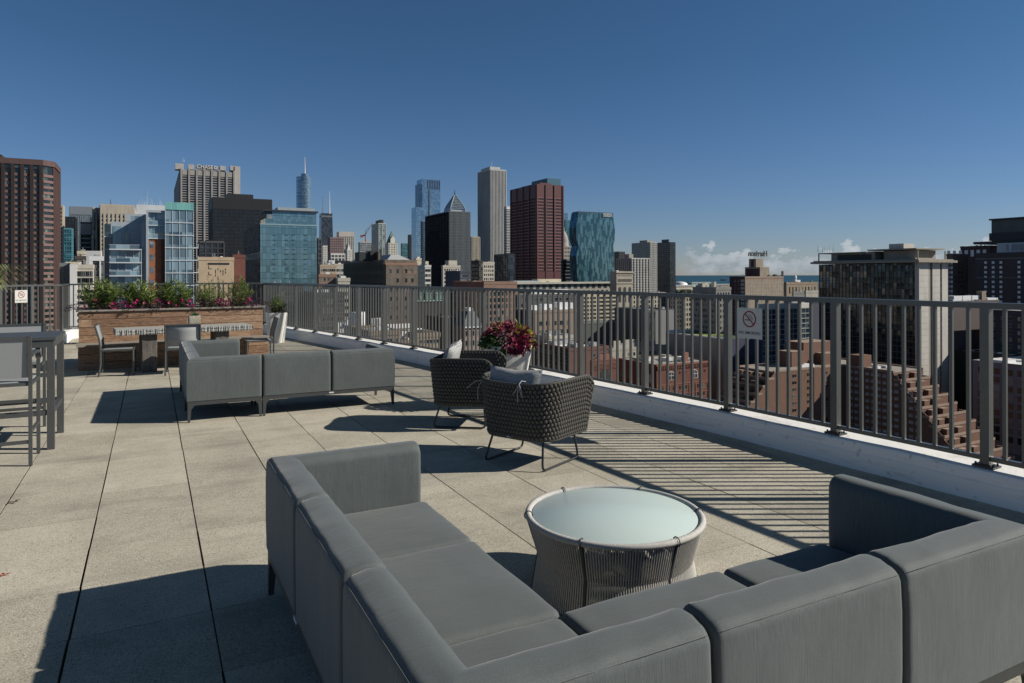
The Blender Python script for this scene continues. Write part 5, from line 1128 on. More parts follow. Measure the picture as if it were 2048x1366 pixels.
# crane and its building
bx = B(717,720,748,485,1400); r_ = tower('apartment_tower', 'unfinished glass and concrete tower under the crane', bx, 3.6, 4, facade('cr_gl', (.10,.14,.17), (.35,.42,.45), 3.6, 3), bm('raw_concrete', (.33,.34,.34), .1), (.9,.3), (1.1,.9))
extra(r_, 'core', bm('raw_concrete', (.3,.3,.3)), (bx[0]+8,bx[1]-8,bx[2]+8,bx[3]-4,bx[4]-1,bx[4]+6))
root = thing('tower_crane', 'red and white tower crane above the unfinished tower', 'crane'); mb = MB(); e, n, z = at(731,484,1395); z1 = at(731,470,1395)[2]; mb.tube([(e,n,z),(e,n,z1)], 1.1, 4); mb.obj('mast', mat('crane_red', (.32,.10,.09), .5), root)
e2, n2, z2 = at(745,446,1395); mb = MB(); mb.tube([(e,n,z1),(e2,n2,z2)], [1.0,.6], 4); mb.tube([(e,n,z1+9),((e+e2)/2,(n+n2)/2,(z1+z2)/2+3)], .35, 4); mb.obj('jib', mat('crane_grey', (.35,.35,.36), .5), root)
e3, n3, z3 = at(723,472,1395); mb = MB(); mb.tube([(e,n,z1),(e3,n3,z3)], 1.4, 4); mb.tube([(e,n,z1),(e,n,z1+9)], .5, 4); mb.box(e3-2,e3+2,n3-2,n3+2,z3-3,z3+2); mb.obj('counter_jib', mat('crane_red', (0,0,0)), root)
bx = B(744,757,772,447,1200); r_ = tower('apartment_tower', 'tall glass tower with white grid front right of the crane', bx, 3.5, 5.5, facade('grn_gl', (.06,.09,.10), (.30,.36,.36), 3.5, 2.7, pw=1), bm('white_grid', (.50,.51,.48), .05), (.8,.5), (.5,.3))
extra(r_, 'penthouse', M_DK, (bx[0]+5,bx[1]-3,bx[2]+4,bx[3]-6,bx[4]-.5,bx[4]+7))
# ornate white tower with green roof
bx = B(772,777,794,486,1050); root = tower('ornate_tower', 'white terracotta tower with steep green copper roof', bx, 3.6, 2.4, facade('w_gl2',(0,0,0),(0,0,0),1,1), bm('white_terracotta', (.66,.64,.58), .06), (1.4,.5), (1.5,.3), roof=False)
cop = bm('green_copper', (.13,.22,.17), .2, .3); x0,x1,y0,y1,z = bx; mb = MB(); cx_, cy_ = (x0+x1)/2, (y0+y1)/2
mb.frustum((x0,x1,y0,y1),(cx_-1.5,cx_+1.5,cy_-1.5,cy_+1.5),z-.5,z+15); mb.tube([(cx_,cy_,z+14),(cx_,cy_,z+19)], [1.6,.3], 6); mb.obj('copper_roof', cop, root)
mb = MB(); mb.box(cx_-3.6,cx_+3.6,y0-.6,y0+4,z-.5,z+6); mb.add([(cx_-3.8,y0-.6,z+6),(cx_+3.8,y0-.6,z+6),(cx_,y0-.6,z+11),(cx_-3.8,y0+5,z+6),(cx_+3.8,y0+5,z+6),(cx_,y0+5,z+11)], [(0,1,2),(3,5,4),(0,2,5,3),(1,4,5,2)]); mb.obj('gable', MATS['white_terracotta'], root)
mb = MB(); mb.box(x1,x1+3.5,y0+2,y1,G0,z-22); mb.box(x0-1,x1+6,y0-3,y0,G0,z-40); mb.obj('lower_wings', MATS['white_terracotta'], root)
tower('glass_tower', 'small green blue glass block low between the ornate tower and black slab', B(802,804,818,487,1800), 3.6, 3, facade('greenblue', (.04,.15,.16), (.2,.38,.40), 3.6, 3, metal=.3), mat('teal_mullion',(0,0,0)), (.4,.3), (.7,.2))
tower('office_tower', 'plain black tower just left of the tall blue glass tower', B(816,818,832,470,1350), 3.8, 3, facade('black_glass',(0,0,0),(0,0,0),1,1), mat('black_metal',(0,0,0)), (.5,.3), (1.0,.2))
# tall blue glass tower
lg = facade('sky_glass', (.16,.26,.36), (.27,.39,.49), 3.6, 2.4, metal=.65, rough=.07, hline=.10, lcol=(.30,.40,.48), wob=.02); lgd = facade('navy_glass', (.03,.06,.11), (.06,.11,.18), 3.6, 2.4, metal=.4, rough=.08)
bx = B(834,843,881,358,1240); root = thing('glass_tower', 'tall pale blue glass tower with two staggered slabs and ribbed top', 'tower'); x0,x1,y0,y1,z = bx
extra(root, 'shaft', lg, (x0,x1,y0,y1,G0,z)); bl = B(830,838,845,368,1225, 20); extra(root, 'lower_slab', lgd, (bl[0],bl[1],bl[2],bl[3],Zat(836,416,bl),bl[4])); b4 = B(830,832,853,414,1215, 24); extra(root, 'podium_slab', lg, (b4[0],b4[1],b4[2],b4[3],G0,b4[4]))
mb = MB(); 
for i in range(8): c = y0*ratio(856+i*3.4); mb.box(c-.5,c+.5,y0-.5,y0,z-17,z-1)
mb.box(y0*ratio(857),y0*ratio(859.5),y0-.4,y0,Zat(858,431,bx),Zat(858,379,bx)); pieces(mb, 'dark_slot', M_DK, root)
tower('apartment_tower', 'narrow dark tower with stacked balconies before the tall blue glass tower', B(842,845,851,443,1100), 3.6, 2, lgd, mat('navy_frame', (.12,.16,.2), .4), (.3,.3), (1.0,.8))
# diamond crowned tower
bx = B(890,896,930,424,1620); x0,x1,y0,y1,z = bx; root = thing('diamond_top_tower', 'tower with a striped pyramid top and needle spire', 'tower'); pg = facade('gable_glass', (.05,.08,.11), (.13,.18,.22), 4, 3, metal=.3, hline=.3, lcol=(.28,.32,.35)); extra(root, 'shaft', pg, (x0,x1,y0,y1,G0,z))
cx_, cy_ = (x0+x1)/2, (y0+y1)/2; mb = MB(); L = (x1-x0)/2; prof = [(.92,0),(.86,9),(.66,19),(.36,30),(.10,41)]
for (a, za), (b_, zb_) in zip(prof, prof[1:]): mb.frustum((cx_-L*a,cx_+L*a,cy_-L*a,cy_+L*a),(cx_-L*b_,cx_+L*b_,cy_-L*b_,cy_+L*b_),z+za,z+zb_)
mb.obj('pyramid_crown', pg, root); mb = MB()
for sx_ in (-1,1):
    for sy_ in (-1,1): mb.tube([(cx_+sx_*L*a,cy_+sy_*L*a,z+za) for a, za in prof], 1.0, 4)
mb.obj('crown_edges', mat('crown_edge', (.34,.38,.42), .5), root); mb = MB(); mb.tube([(cx_,cy_,z+39),(cx_,cy_,at(911,377,1620)[2])], [1.6,.4], 6); mb.obj('spire', M_DK, root)
bx = B(851,898,941,423,935); x0,x1,y0,y1,z = bx; tower('office_tower', 'dark slab with black west side and grey ribbed south front', bx, 3.8, 1.7, facade('rib_gl', (.02,.024,.028), (.2,.22,.24), 3.8, 1.7, pw=1.5), mat('rib_metal', (.18,.20,.215), .5, .2), (.75,.5), (.7,.15), faces='S')
r_ = [o for o in C.objects if o.get('label','').startswith('dark slab with black')][0]; extra(r_, 'west_wall', facade('west_black', (.014,.016,.02), (.03,.034,.04), 3.8, 3, rough=.95, spec=.05), (x0-.4,x0-.01,y0,y1,G0,z-.4))
mb = MB()
for i in range(14):
    c = y0+6+(y1-y0-10)*i/14; hgt = 36 if i < 5 else 22; 
    for k in range(int(hgt/3.8)): mb.box(x0-.55,x0-.4,c,c+2.6,z-8-k*3.8,z-6-k*3.8+1.2)
mb.obj('lit_bays', facade('west_bays', (.03,.033,.036), (.06,.065,.07), 3.8, 3, rough=.8, spec=.1), r_); extra(r_, 'penthouse', M_GREYP, (x0+4,x0+20,y0+3,y0+14,z-.5,z+3))
tower('apartment_tower', 'beige ribbed tower between the dark slab and the white marble tower', B(937,943,960,474,1300), 3.4, 3, facade('bg_gl', (.06,.06,.06), (.2,.2,.19), 3.4, 1.5), beige, (1.5,.8), (1.0,.2))
# white marble tower
bx = B(957,980,1012,338,1640); mar = bm('white_marble', (.47,.475,.47), .04, .05); r_ = tower('marble_tower', 'tallest pale ribbed rectangular tower in the centre of the skyline', bx, 4, 3.9, facade('aon_gl', (.02,.022,.026), (.06,.065,.07), 4, 2), mar, (1.6,1.9), (0,0), topband=3)
x0,x1,y0,y1,z = bx; extra(r_, 'penthouse', mar, (x0+3,x1-12,y0+6,y1-10,z-.5,z+7)); ant(r_, [((x0+x1)/2,(y0+y1)/2,z+6,z+24)], .6)
tower('apartment_tower', 'white striped tower peeking out beside the pale ribbed tower', B(1009,1013,1026,413,1560), 3.6, 0, facade('bg_gl2', (.05,.055,.06), (.12,.13,.14), 3.6, 2), whs, (0,0), (1.3,.9), topband=5)
# red steel tower
bx = B(1022,1073,1127,369,782); x0,x1,y0,y1,z = bx; rs = mat('red_steel', (.115,.042,.044), .5, .1, .05, .08); rsd = mat('red_steel_dull', (.27,.125,.115), .55)
r_ = tower('red_tower', 'square red steel tower with three window bays per side', bx, 3.55, 1.55, facade('red_gl', (.012,.008,.010), (.05,.035,.035), 3.55, 1.55, pw=3), rs, (.3,.3), (1.5,.2), faces='SWE', span_m=rsd, topband=13.5)
mb = MB(); L = x1-x0
for i in range(4): c = x0+.6+(L-1.2)*i/3; mb.box(c-.75,c+.75,y0-1.1,y0+.1,G0,z+.4)
for i in range(5): c = y0+.7+(y1-y0-1.4)*i/4; mb.box(x0-1.1,x0+.1,c-.7,c+.7,G0,z+.4)
mb.obj('columns', rs, r_); extra(r_, 'penthouse', rs, (x0+9,x0+24,y0+8,y1-10,z-.3,z+3.6)); extra(r_, 'cooling_tower_box', mat('blue_box', (.03,.12,.19), .5), (x0+21,x0+39,y0+12,y1-14,z+.3,z+10))
extra(r_, 'lower_band', rs, (x0+.3,x1-.3,y0-.62,y0-.3,Zat(1100,563,bx)-9,Zat(1100,543,bx)))
tower('glass_tower', 'thin blue glass tower edge behind the red steel tower', B(1122,1126,1136,426,1700), 3.6, 2.5, lg, mat('teal_mullion',(0,0,0)), (.3,.2), (.6,.2)); tower('office_tower', 'dark teal tower sliver left of the wavy glass tower', B(1129,1131,1142,440,1500), 3.6, 2.5, facade('teal_dark',(0,0,0),(0,0,0),1,1), mat('teal_mullion',(0,0,0)), (.3,.2), (.6,.2))
# domed building
bx = B(1119,1122,1142,492,900); x0,x1,y0,y1,z = bx; root = thing('domed_building', 'stone building with a tall dome and green lantern beside the red tower', 'building'); st = bm('grey_limestone', (.33,.31,.28), .08); extra(root, 'wall', st, (x0,x1+4,y0,y1+8,G0,z))
cx_, cy_ = (x0+x1)/2+1.4, y0+9; mb = MB(); mb.lathe([(7.6,z-1),(7.6,z+1.5),(7.0,z+2),(6.9,z+7),(5.9,z+12),(4.2,z+16.5),(2.2,z+19.5),(1.8,z+20)], 20, (cx_,cy_)); mb.obj('dome', bm('dome_tile', (.30,.29,.27), .1), root)
mb = MB(); mb.lathe([(2.0,z+19.5),(1.9,z+23),(1.3,z+25),(.3,z+29),(.0,z+31)], 10, (cx_,cy_)); mb.obj('lantern', cop, root)
mb = MB()
for k in range(4):
    for i in range(6): mb.box(x0+.8+i*(x1-x0)/6,x0+2+i*(x1-x0)/6,y0-.15,y0,z-4-k*5,z-1.5-k*5)
pieces(mb, 'window', M_DK, root)
tower('office_building', 'dark banded building at the foot of the red tower, right', B(1122,1125,1144,520,720), 3.6, 0, facade('dark_band_glass',(0,0,0),(0,0,0),1,1), mat('dim_band', (.14,.15,.16), .6), (0,0), (.8,.2), cat='building')
# wavy glass tower with sign
bx = B(1141,1154,1227,425,690); x0,x1,y0,y1,z = bx; root = thing('wavy_glass_tower', 'teal glass tower with bulging zigzag outline and dashed pattern', 'tower')
wg = facade('teal_dash_glass', (.028,.085,.12), (.105,.22,.255), 5.6, 1.2, metal=.3, rough=.12, stag=.31, thr=.63, wob=.015); lv = [(425,1157,1226,1142),(455,1152.5,1230,1140.5),(478,1152.5,1229.5,1140),(492,1157,1226.5,1142),(512,1153,1229,1141),(540,1154,1228,1142),(567,1156,1225,1143),(800,1156,1225,1143)]
rings_ = []
for yp, cxp, rxp, lxp in lv:
    zz = Zat(cxp,yp,bx) if yp < 700 else G0; rings_.append((y0*ratio(cxp,yp), y0*ratio(rxp,yp), zz))
vs = []
for k, (a, c, zz) in enumerate(rings_):
    bul = 0; vs += [(a,y0+bul*.4,zz),(c,y0+bul*.4,zz),(c,y1,zz),(a-.5,y1+bul,zz)]
mb = MB(); fs = []
for k in range(len(rings_)-1):
    for i in range(4): a, b_ = k*4+i, k*4+(i+1)%4; fs.append((b_,a,a+4,b_+4)) 
mb.add(vs, [f[::-1] for f in fs]+[(0,1,2,3)]); mb.obj('glazing', wg, root)
a, c, zz = rings_[0]; extra(root, 'roof_edge', mat('navy_edge', (.03,.07,.1), .4), (a-.2,c+.2,y0+.1,y1-1,zz,zz+1.2)); ant(root, [(a+6+k*6,y0+8,zz+1,zz+3+rr.random()*3) for k in range(5)], .12, m=M_DK)
sgn = thing('university_sign', 'white two line lettering at the top right of the wavy glass tower', 'sign', (y0*ratio(1214.5), y0-1.0, Zat(1214,430.5,bx)))
text('ROOSEVELT', 2.15, frame3((1,0,0),(0,0,1),(0,-1,0),(0,0,1.0)), MATS['sign_white'], 'lettering', sgn, .12, offset=.06, squeeze=.95); text('UNIVERSITY', 2.15, frame3((1,0,0),(0,0,1),(0,-1,0),(0,0,-1.0)), MATS['sign_white'], 'lettering', sgn, .12, offset=.06, squeeze=.92)
# right of it
tower('apartment_tower', 'small dark tower just right of the wavy glass tower', B(1229,1238,1250,504,1000), 3.5, 3, facade('black_glass',(0,0,0),(0,0,0),1,1), mat('slate_metal', (.07,.075,.08), .5), (.6,.3), (.9,.3))
r_ = tower('apartment_tower', 'pale ribbed apartment block with dark west side', B(1234,1263,1299,517,900), 3.2, 4.6, facade('rb_gl', (.05,.055,.06), (.2,.21,.21), 3.2, 1.5, pw=1.5), bm('pale_rib2', (.47,.46,.43), .05), (1.5,1.0), (1.0,.3)); bx = B(1234,1263,1299,517,900); extra(r_, 'penthouse', st, (bx[0]-.0+2,bx[0]+9,bx[2]+8,bx[2]+18,bx[4]-.5,bx[4]+6))
bx = B(1264,1300,1316,485,1300); r_ = tower('apartment_tower', 'tall grey gridded tower with sunlit white right front', bx, 3.3, 3.2, facade('gg_gl', (.05,.06,.07), (.18,.2,.21), 3.3, 1.6), bm('pale_rib2', (0,0,0)), (1.1,.5), (1.1,.3)); extra(r_, 'penthouse', st, (bx[0]+3,bx[0]+16,bx[2]+12,bx[3]-20,bx[4]-.5,bx[4]+5))
bx = B(1315,1340,1351,485,1200); r_ = tower('apartment_tower', 'black residential tower standing at the edge of the lake view', bx, 3.3, 3, facade('navy_dk', (.012,.018,.024), (.07,.09,.10), 3.3, 1.5, pw=4), mat('navy_black', (.025,.035,.045), .4), (.6,.3), (.9,.3)); extra(r_, 'penthouse', mat('navy_black', (0,0,0)), (bx[0]+3,bx[1]-7,bx[2]+8,bx[3]-8,bx[4]-.5,bx[4]+6))
# ---- arcade tower, park edge, lake shore
bx = B(1220,1233,1266,545,560); st2 = bm('warm_limestone', (.40,.36,.29), .08); r_ = block('stone_tower', 'square limestone tower with arched loggia below the ribbed apartments', bx, st2, cat='tower')
x0,x1,y0,y1,z = bx; mb = MB()
for i in range(11): c = x0+1.8+(x1-x0-3.6)*i/10; mb.box(c-.35,c+.35,y0-.12,y0,z-7.6,z-5.2); mb.box(c-.25,c+.25,y0-.12,y0,z-3,z-2.2)
pieces(mb, 'window_slot', M_DK, r_)
for i in range(3):
    mb = MB(); c = x0+3.2+(x1-x0-6.4)*i/2; pts = [(c-1.3,z-24),(c+1.3,z-24)]+[(c+1.3*math.cos(a), z-13+1.3*math.sin(a)) for a in [math.pi*k/8 for k in range(9)]]; n = len(pts); mb.add([(p[0],y0-.14,p[1]) for p in pts], [tuple(range(n))]); mb.obj('arched_opening', M_DK, r_)
mb = MB(); extra(r_, 'cornice', st2, (x0-.7,x1+.7,y0-.7,y0+.4,z-.5,z+.3), (x0-.5,x1+.5,y0-.45,y0+.1,z-9,z-8.4))
M_GRND = mat('city_ground', (.07,.07,.068), .95, 0, .02, .4); M_WATER = mat('lake_water', (.012,.060,.095), .5, 0, .002, .2, .05, .15, .5, spec=.2)
mb = MB(); S_ = 4.0e4; mb.add([(-S_,-S_,G0),(S_,-S_,G0),(S_,S_,G0),(-S_,S_,G0)], [(0,1,2,3)]); g_ = mb.obj('ground', M_GRND); g_['kind'] = 'structure'
mb = MB(); q1 = at(1200,600,4300); q2 = at(2300,600,4300)
def far_pt(px, D): p = at(px, 600, D); return (p[0], p[1], G0+.6)
mb.add([far_pt(1290,3900), far_pt(2400,3100), far_pt(2900,39000), far_pt(900,39000), far_pt(1100,9000)], [(0,1,2,3,4)]); wv_ = mb.obj('lake', M_WATER); wv_['kind'] = 'structure'
# road
M_ROAD = mat('asphalt', (.045,.045,.048), .9, 0, .3, .15); M_LINE = mat('road_line', (.6,.6,.55), .7)
mb = MB(); 
for x in (70,170,285): mb.add([(x-7,-200,G0+.04),(x+7,-200,G0+.04),(x+7,3000,G0+.04),(x-7,3000,G0+.04)], [(0,1,2,3)])
mb.obj('streets', M_ROAD)['kind'] = 'structure'
mb = MB()
for x in (70,170,285):
    for k in range(60): y = -100+k*14; mb.box(x-.12,x+.12,y,y+5,G0+.05,G0+.07)
mb.obj('road_markings', M_LINE)['kind'] = 'structure'
# park wood beyond the towers
def treemass(name, pxa, pxb, D, ytop, label, n, seed, sz=7):
    rr = random.Random(seed); mb = MB(); m = leafmat('park_leaves', (.02,.05,.02), (.06,.10,.035), .1)
    if 'park_leaves2' not in MATS: MATS['park_leaves2'] = m
    for k in range(n):
        px = rr.uniform(pxa,pxb); dd = D+rr.uniform(-60,60); t = (px-pxa)/(pxb-pxa); hh = at(px,ytop,dd)[2]; e, nn_, _ = at(px,ytop,dd); hh -= (1-math.sin(math.pi*min(1,max(0,t)))**.35)*14+rr.uniform(0,5); 
        for j in range(70): 
            a = rr.uniform(0,6.28); r_ = sz*rr.random()**.5; zz = hh-rr.uniform(0,16); q = Vector((e+r_*math.cos(a), nn_+r_*math.sin(a), zz)); d = Vector((rr.uniform(-1,1),rr.uniform(-1,1),rr.uniform(-.6,1))); leaf(mb, q, d, Vector((rr.uniform(-1,1),rr.uniform(-1,1),1)), 4.2, 3.2)
    o = mb.obj(name, MATS['park_leaves2']); o['kind'] = 'stuff'; o['label'] = label; return o
treemass('park_trees', 1300, 1352, 1900, 572, 'dark green park trees between the towers and the lake', 34, 5)
treemass('park_trees', 1345, 1400, 2300, 578, 'low line of park trees by the shore', 24, 6)
# shore structures
def shore(name, label, px0, px1, yt, D, m, cat='building', dep=30, top=None):
    e, n, z = at(px0, yt, D); x1_ = n*ratio(px1); root = thing(name, label, cat); mb = MB(); mb.box(e,x1_,n,n+dep,G0,z); mb.obj('wall', m, root)
    mb = MB(); 
    for i in range(8): c = e+(x1_-e)*(i+.5)/8; mb.box(c-(x1_-e)/26,c+(x1_-e)/26,n-.6,n,z-8,z-4)
    mb.obj('window', M_DK, root)['kind'] = 'stuff'; mb = MB(); mb.box(e-1,x1_+1,n-1,n+dep+1,z,z+1.2); mb.obj('roof', top or M_ROOFW, root); return root, (e,x1_,n,n+dep,z)
e, n, z = at(1363, 573, 3300); root = thing('white_pavilion', 'low white domed pavilion on the lake shore', 'pavilion'); mb = MB(); hw = 13*3300/F; pts = [(hw*math.cos(a), (z-G0)+(12*3300/F-6)*math.sin(a)**.8+3) for a in [math.pi*k/12 for k in range(13)]]
vs = [(e+p[0]*CA, n-p[0]*SA, G0+p[1]-2) for p in pts]+[(e+p[0]*CA+40*SA, n-p[0]*SA+40*CA, G0+p[1]-2) for p in pts]; m_ = len(pts)
mb.add(vs, [(i,i+1,m_+i+1,m_+i) for i in range(m_-1)]+[tuple(range(m_-1,-1,-1))], 0, True); mb.obj('shell_roof', M_WHITE, root); extra(root, 'wall', M_WHITE, (e-hw*.7,e+hw*.7,n+4,n+30,G0,z-1))
shore('harbor_building', 'pale green harbour hall with white roof by the lake', 1384, 1424, 565, 3400, mat('pale_green_wall', (.35,.45,.43), .7))
shore('harbor_building', 'low pale harbour shed right of the green harbour hall', 1428, 1462, 569, 3100, st2)
shore('harbor_building', 'long low beige waterfront building left of the harbour hall', 1352, 1386, 571, 2900, beige2)
shore('harbor_building', 'long pale roofed building at the shore right of the brick hotel', 1572, 1634, 567, 1500, bm('shore_tan', (.35,.29,.23)), dep=60)
root = thing('harbor_boat', 'small red and white boat far out on the lake', 'boat'); e, n, z = at(1446, 558, 9000); mb = MB(); rt_ = Vector((CA,-SA,0))
mb.obox((e,n,G0+7), rt_*32, Vector((SA,CA,0))*10, (0,0,6)); mb.obj('hull', mat('boat_red', (.25,.07,.06), .6), root); mb = MB(); mb.obox((e+20*CA,n-20*SA,G0+22), rt_*12, Vector((SA,CA,0))*8, (0,0,10)); mb.obox((e,n,G0+16), rt_*22, Vector((SA,CA,0))*7, (0,0,4)); mb.obj('cabin', M_WHITE, root)

# ---- midground behind the rail, centre left
bx = B(689,770,833,523,300); x0,x1,y0,y1,z = bx; brs = bm('stained_stone_brick', (.155,.125,.10), .3, .5); m_bay = mat('dark_bay_metal', (.10,.103,.09), .6, .1)
root = tower('loft_building', 'broad brown loft building with dark metal bays and stained stone end wall', bx, 3.9, 1.9, facade('loft_glass', (.012,.014,.015), (.05,.055,.055), 3.9, 1.9, pw=2), m_bay, (.55,.6), (1.5,.35), faces='W', cat='building', top_m=brs)
extra(root, 'end_wall', brs, (x0+.3,x1+.4,y0-.5,y0-.02,G0,z-.6)); wins(root, [x0,x1,y0-.5,y1,z], 'S', 2, 18, .95, 2.0, 3.2, 4.0, .06, .50); wins(root, [x0,x1,y0-.5,y1,z], 'S', 2, 18, .95, 2.0, 3.2, 4.0, .56, .04)
extra(root, 'brick_patch', bm('salmon_patch', (.30,.17,.12)), (x0+(x1-x0)*.58,x1-.3,y0-.54,y0-.49,z-5.2,z-4.2), (x0,x1+.4,y0-.56,y0-.5,z-1.5,z-.55))
mb = MB(); mb.frustum((x0+.8,x1-.8,y0+1,y1-1),(x0+5,x1-6,y0+7,y1-9),z+.1,z+3.2); mb.obj('roof', mat('metal_roof_pale', (.42,.42,.43), .5, .1, .2, .06), root)
e_, n_ = x0+3, y1-22
extra(root, 'rooftop_unit', M_DK, pxblk(719,740,504,522,[0,0,y0+18,0,0],0,8), pxblk(741,757,502,522,[0,0,y0+17,0,0],0,8)); extra(root, 'chimney', M_DK, pxblk(760,763.5,499,520,[0,0,y0+14,0,0],0,1.2)); extra(root, 'tank_bulkhead', brs, pxblk(757,760,503,520,[0,0,y0+14,0,0],0,3)); 
e3 = pxblk(774,796,510,519,[0,0,y0+12,0,0],0,6); mb = MB(); mb.lathe([(.1,e3[5]),(2.6,e3[5]-.4),(2.6,e3[4]),(.1,e3[4])], 14, ((e3[0]+e3[1])/2,e3[2]+3)); mb.obj('water_tank', M_DK, root)
bx = B(833,850,862,533,420); r_ = block('office_building', 'small white building with square windows and blue shaded side', bx, whs, cat='building'); wins(r_, bx, 'S', 3, 14, 1.1, 1.5, 1.6, 3.0); wins(r_, bx, 'W', 7, 14, 1.3, 1.6, 1.6, 3.0); extra(r_, 'penthouse', cream, (bx[0]+1,bx[1]-.8,bx[2]+2,bx[2]+8,bx[4]-.3,bx[4]+3.2))
block('office_building', 'small cream penthouse block right behind the brown loft building', B(829,832,843,519,480), cream, cat='building')
# copper roofed building
bx = B(833,836,889,603,390); root = block('copper_roofed_building', 'old building with ornate green copper roof behind the rail', bx, bm('shadow_brick', (.05,.045,.04)), roof=False, cat='building'); x0,x1,y0,y1,z = bx
mb = MB(); cop2 = bm('pale_copper', (.20,.31,.27), .45, .6); mb.frustum((x0-.5,x1+.5,y0-.5,y1),(x0+1.5,x1-1.5,y0+4,y1-4),z,z+7); mb.obj('copper_roof', cop2, root); mb = MB()
for i in range(5): c = x0+2+(x1-x0-4)*i/4; mb.box(c-.9,c+.9,y0-.4,y0+2,z+1,z+4); mb.frustum((c-1.1,c+1.1,y0-.6,y0+2),(c-.1,c+.1,y0-.4,y0+2),z+4,z+5.8)
mb.obj('dormer', cop2, root)
# classical white, navy, etc.
bx = B(883,886,921,533,560); r_ = block('office_building', 'white classical building in front of the dark ribbed slab', bx, beige2, cat='building'); wins(r_, bx, 'S', 7, 8, 1.1, 1.7, 1.8, 3.3); extra(r_, 'penthouse', beige2, (bx[0]+7,bx[1]-.8,bx[2]+5,bx[2]+13,bx[4]-.3,bx[4]+5))
bx = B(891,920,942,544,500); r_ = block('office_building', 'low navy shaded building beside the white classical building', bx, bm('navy_brick', (.06,.07,.10)), cat='building'); wins(r_, bx, 'S', 5, 6, 1, 1.6, 2, 3.3)
bx = B(943,958,966,523,540); r_ = block('office_building', 'dark brick building below the beige ribbed tower', bx, bm('shadow_brick',(0,0,0)), cat='building'); wins(r_, bx, 'S', 3, 10, 1, 1.6, 2, 3.3); wins(r_, bx, 'W', 6, 10, 1.2, 1.6, 2, 3.3)
bx = B(962,966,989,526,570); r_ = block('office_building', 'cream building with arched cornice left of the dark glass block', bx, beige2, cat='building'); wins(r_, bx, 'S', 5, 10, 1.1, 1.7, 2, 3.4)
bx = B(989,1016,1030,509,640); tower('office_building', 'dark blue glass block left of the red tower', bx, 3.6, 6, facade('navy_blk', (.014,.02,.032), (.05,.07,.10), 3.6, 3, pw=3), mat('navy_black',(0,0,0)), (.3,.2), (.35,.2), cat='building')
bx = B(636,640,673,532,470); r_ = block('low_building', 'tan low building with flat roofs right of the teal hotel', bx, bm('tan_low', (.42,.33,.25), .1), cat='building', roof_m=M_ROOFW); wins(r_, bx, 'S', 7, 4, 1.2, 1.6, 2, 3.5); rooftop(r_, bx, 3, 4)
bx = B(664,668,690,530,520); r_ = block('low_building', 'white low building with dark window pairs, left of the brown loft building', bx, beige2, cat='building', roof_m=M_ROOFW); wins(r_, bx, 'S', 6, 5, 1.3, 1.8, 3, 4); extra(r_, 'penthouse', M_WHITE, (bx[0]-3,bx[0]+1.5,bx[2]+4,bx[2]+10,bx[4]-.3,bx[4]+3.5))
bx = B(634,638,672,552,330); r_ = block('low_building', 'low salmon brick building just above the rail right of the teal hotel', bx, bm('salmon_brick', (.27,.17,.125), .12, .5), cat='building', roof_m=M_ROOFW); wins(r_, bx, 'S', 8, 12, .6, 1.5, .9, 3); 
bx = B(672,676,700,560,290); r_ = block('low_building', 'pale low building with rooftop bulkhead, just above the rail', bx, bm('pale_low', (.42,.40,.34)), cat='building', roof_m=M_ROOFW); extra(r_, 'penthouse', bm('pale_low',(0,0,0)), (bx[0]+1,bx[0]+3.4,bx[2]+2,bx[2]+6,bx[4]-.2,bx[4]+1.8)); wins(r_, bx, 'S', 5, 10, .8, 1.3, 2, 3)
# darker blocks seen through the far bars
mids = [(520,560,606,575,250,'shadow_brick','dark building behind the bars left of the loft building'),(600,632,690,590,240,'charcoal_brick','charcoal brick building behind the bars under the loft building'),(700,740,800,668,205,'tan_dull','tan building with white rooftop tanks behind the bars')]
bm('tan_dull', (.26,.20,.15), .15, .4)
for xl,xc,xr,yt,D,m_n,lb in mids:
    bx = B(xl,xc,xr,yt,D); r_ = block('brick_building', lb, bx, MATS[m_n], cat='building'); wins(r_, bx, 'S', 6, 9, .9, 1.5, 1.6, 3.1); wins(r_, bx, 'W', 5, 8, .9, 1.5, 1.6, 3.1)
# white roof plant with cylinders
bx = B(664,668,836,690,215); root = block('warehouse', 'low warehouse roof carrying white ducts and tanks behind the middle bars', bx, bm('tan_dull',(0,0,0)), cat='building', roof_m=M_ROOFW, par=.4); x0,x1,y0,y1,z = bx
wd_ = mat('white_duct', (.74,.74,.73), .45, 0, .8, .05)
def drum(pa, pb, ya, yb, lab='rooftop_tank'):
    b_ = pxblk(pa,pb,ya,yb,bx,8,0); r = (b_[1]-b_[0])/2; mb = MB(); mb.lathe([(.01,b_[5]),(r*.96,b_[5]),(r,b_[5]-.15),(r,b_[4]),(.01,b_[4])], 24, ((b_[0]+b_[1])/2,b_[2]+r)); 
    for k in range(16): a = 2*math.pi*k/16; cxx, cyy = (b_[0]+b_[1])/2+math.cos(a)*r, b_[2]+r+math.sin(a)*r; mb.tube([(cxx,cyy,b_[4]),(cxx,cyy,b_[5])], .05, 4)
    mb.obj(lab, wd_, root)
drum(704,735,628,690); drum(748,778,641,690); drum(735,749,655,690)
extra(root, 'white_duct', wd_, pxblk(673,704,650,690,bx,10,5)); extra(root, 'white_duct', wd_, pxblk(778,834,655,662,bx,9,6)); extra(root, 'white_duct', wd_, pxblk(782,834,668,690,bx,9,6)); mb = MB(); b_ = pxblk(690,704,643,655,bx,10,5); mb.tube([(b_[0],b_[2],b_[4]),(b_[0]+1,b_[2],b_[5]-.5),(b_[1]+.6,b_[2],b_[5])], .8, 10); mb.obj('elbow_duct', wd_, root)
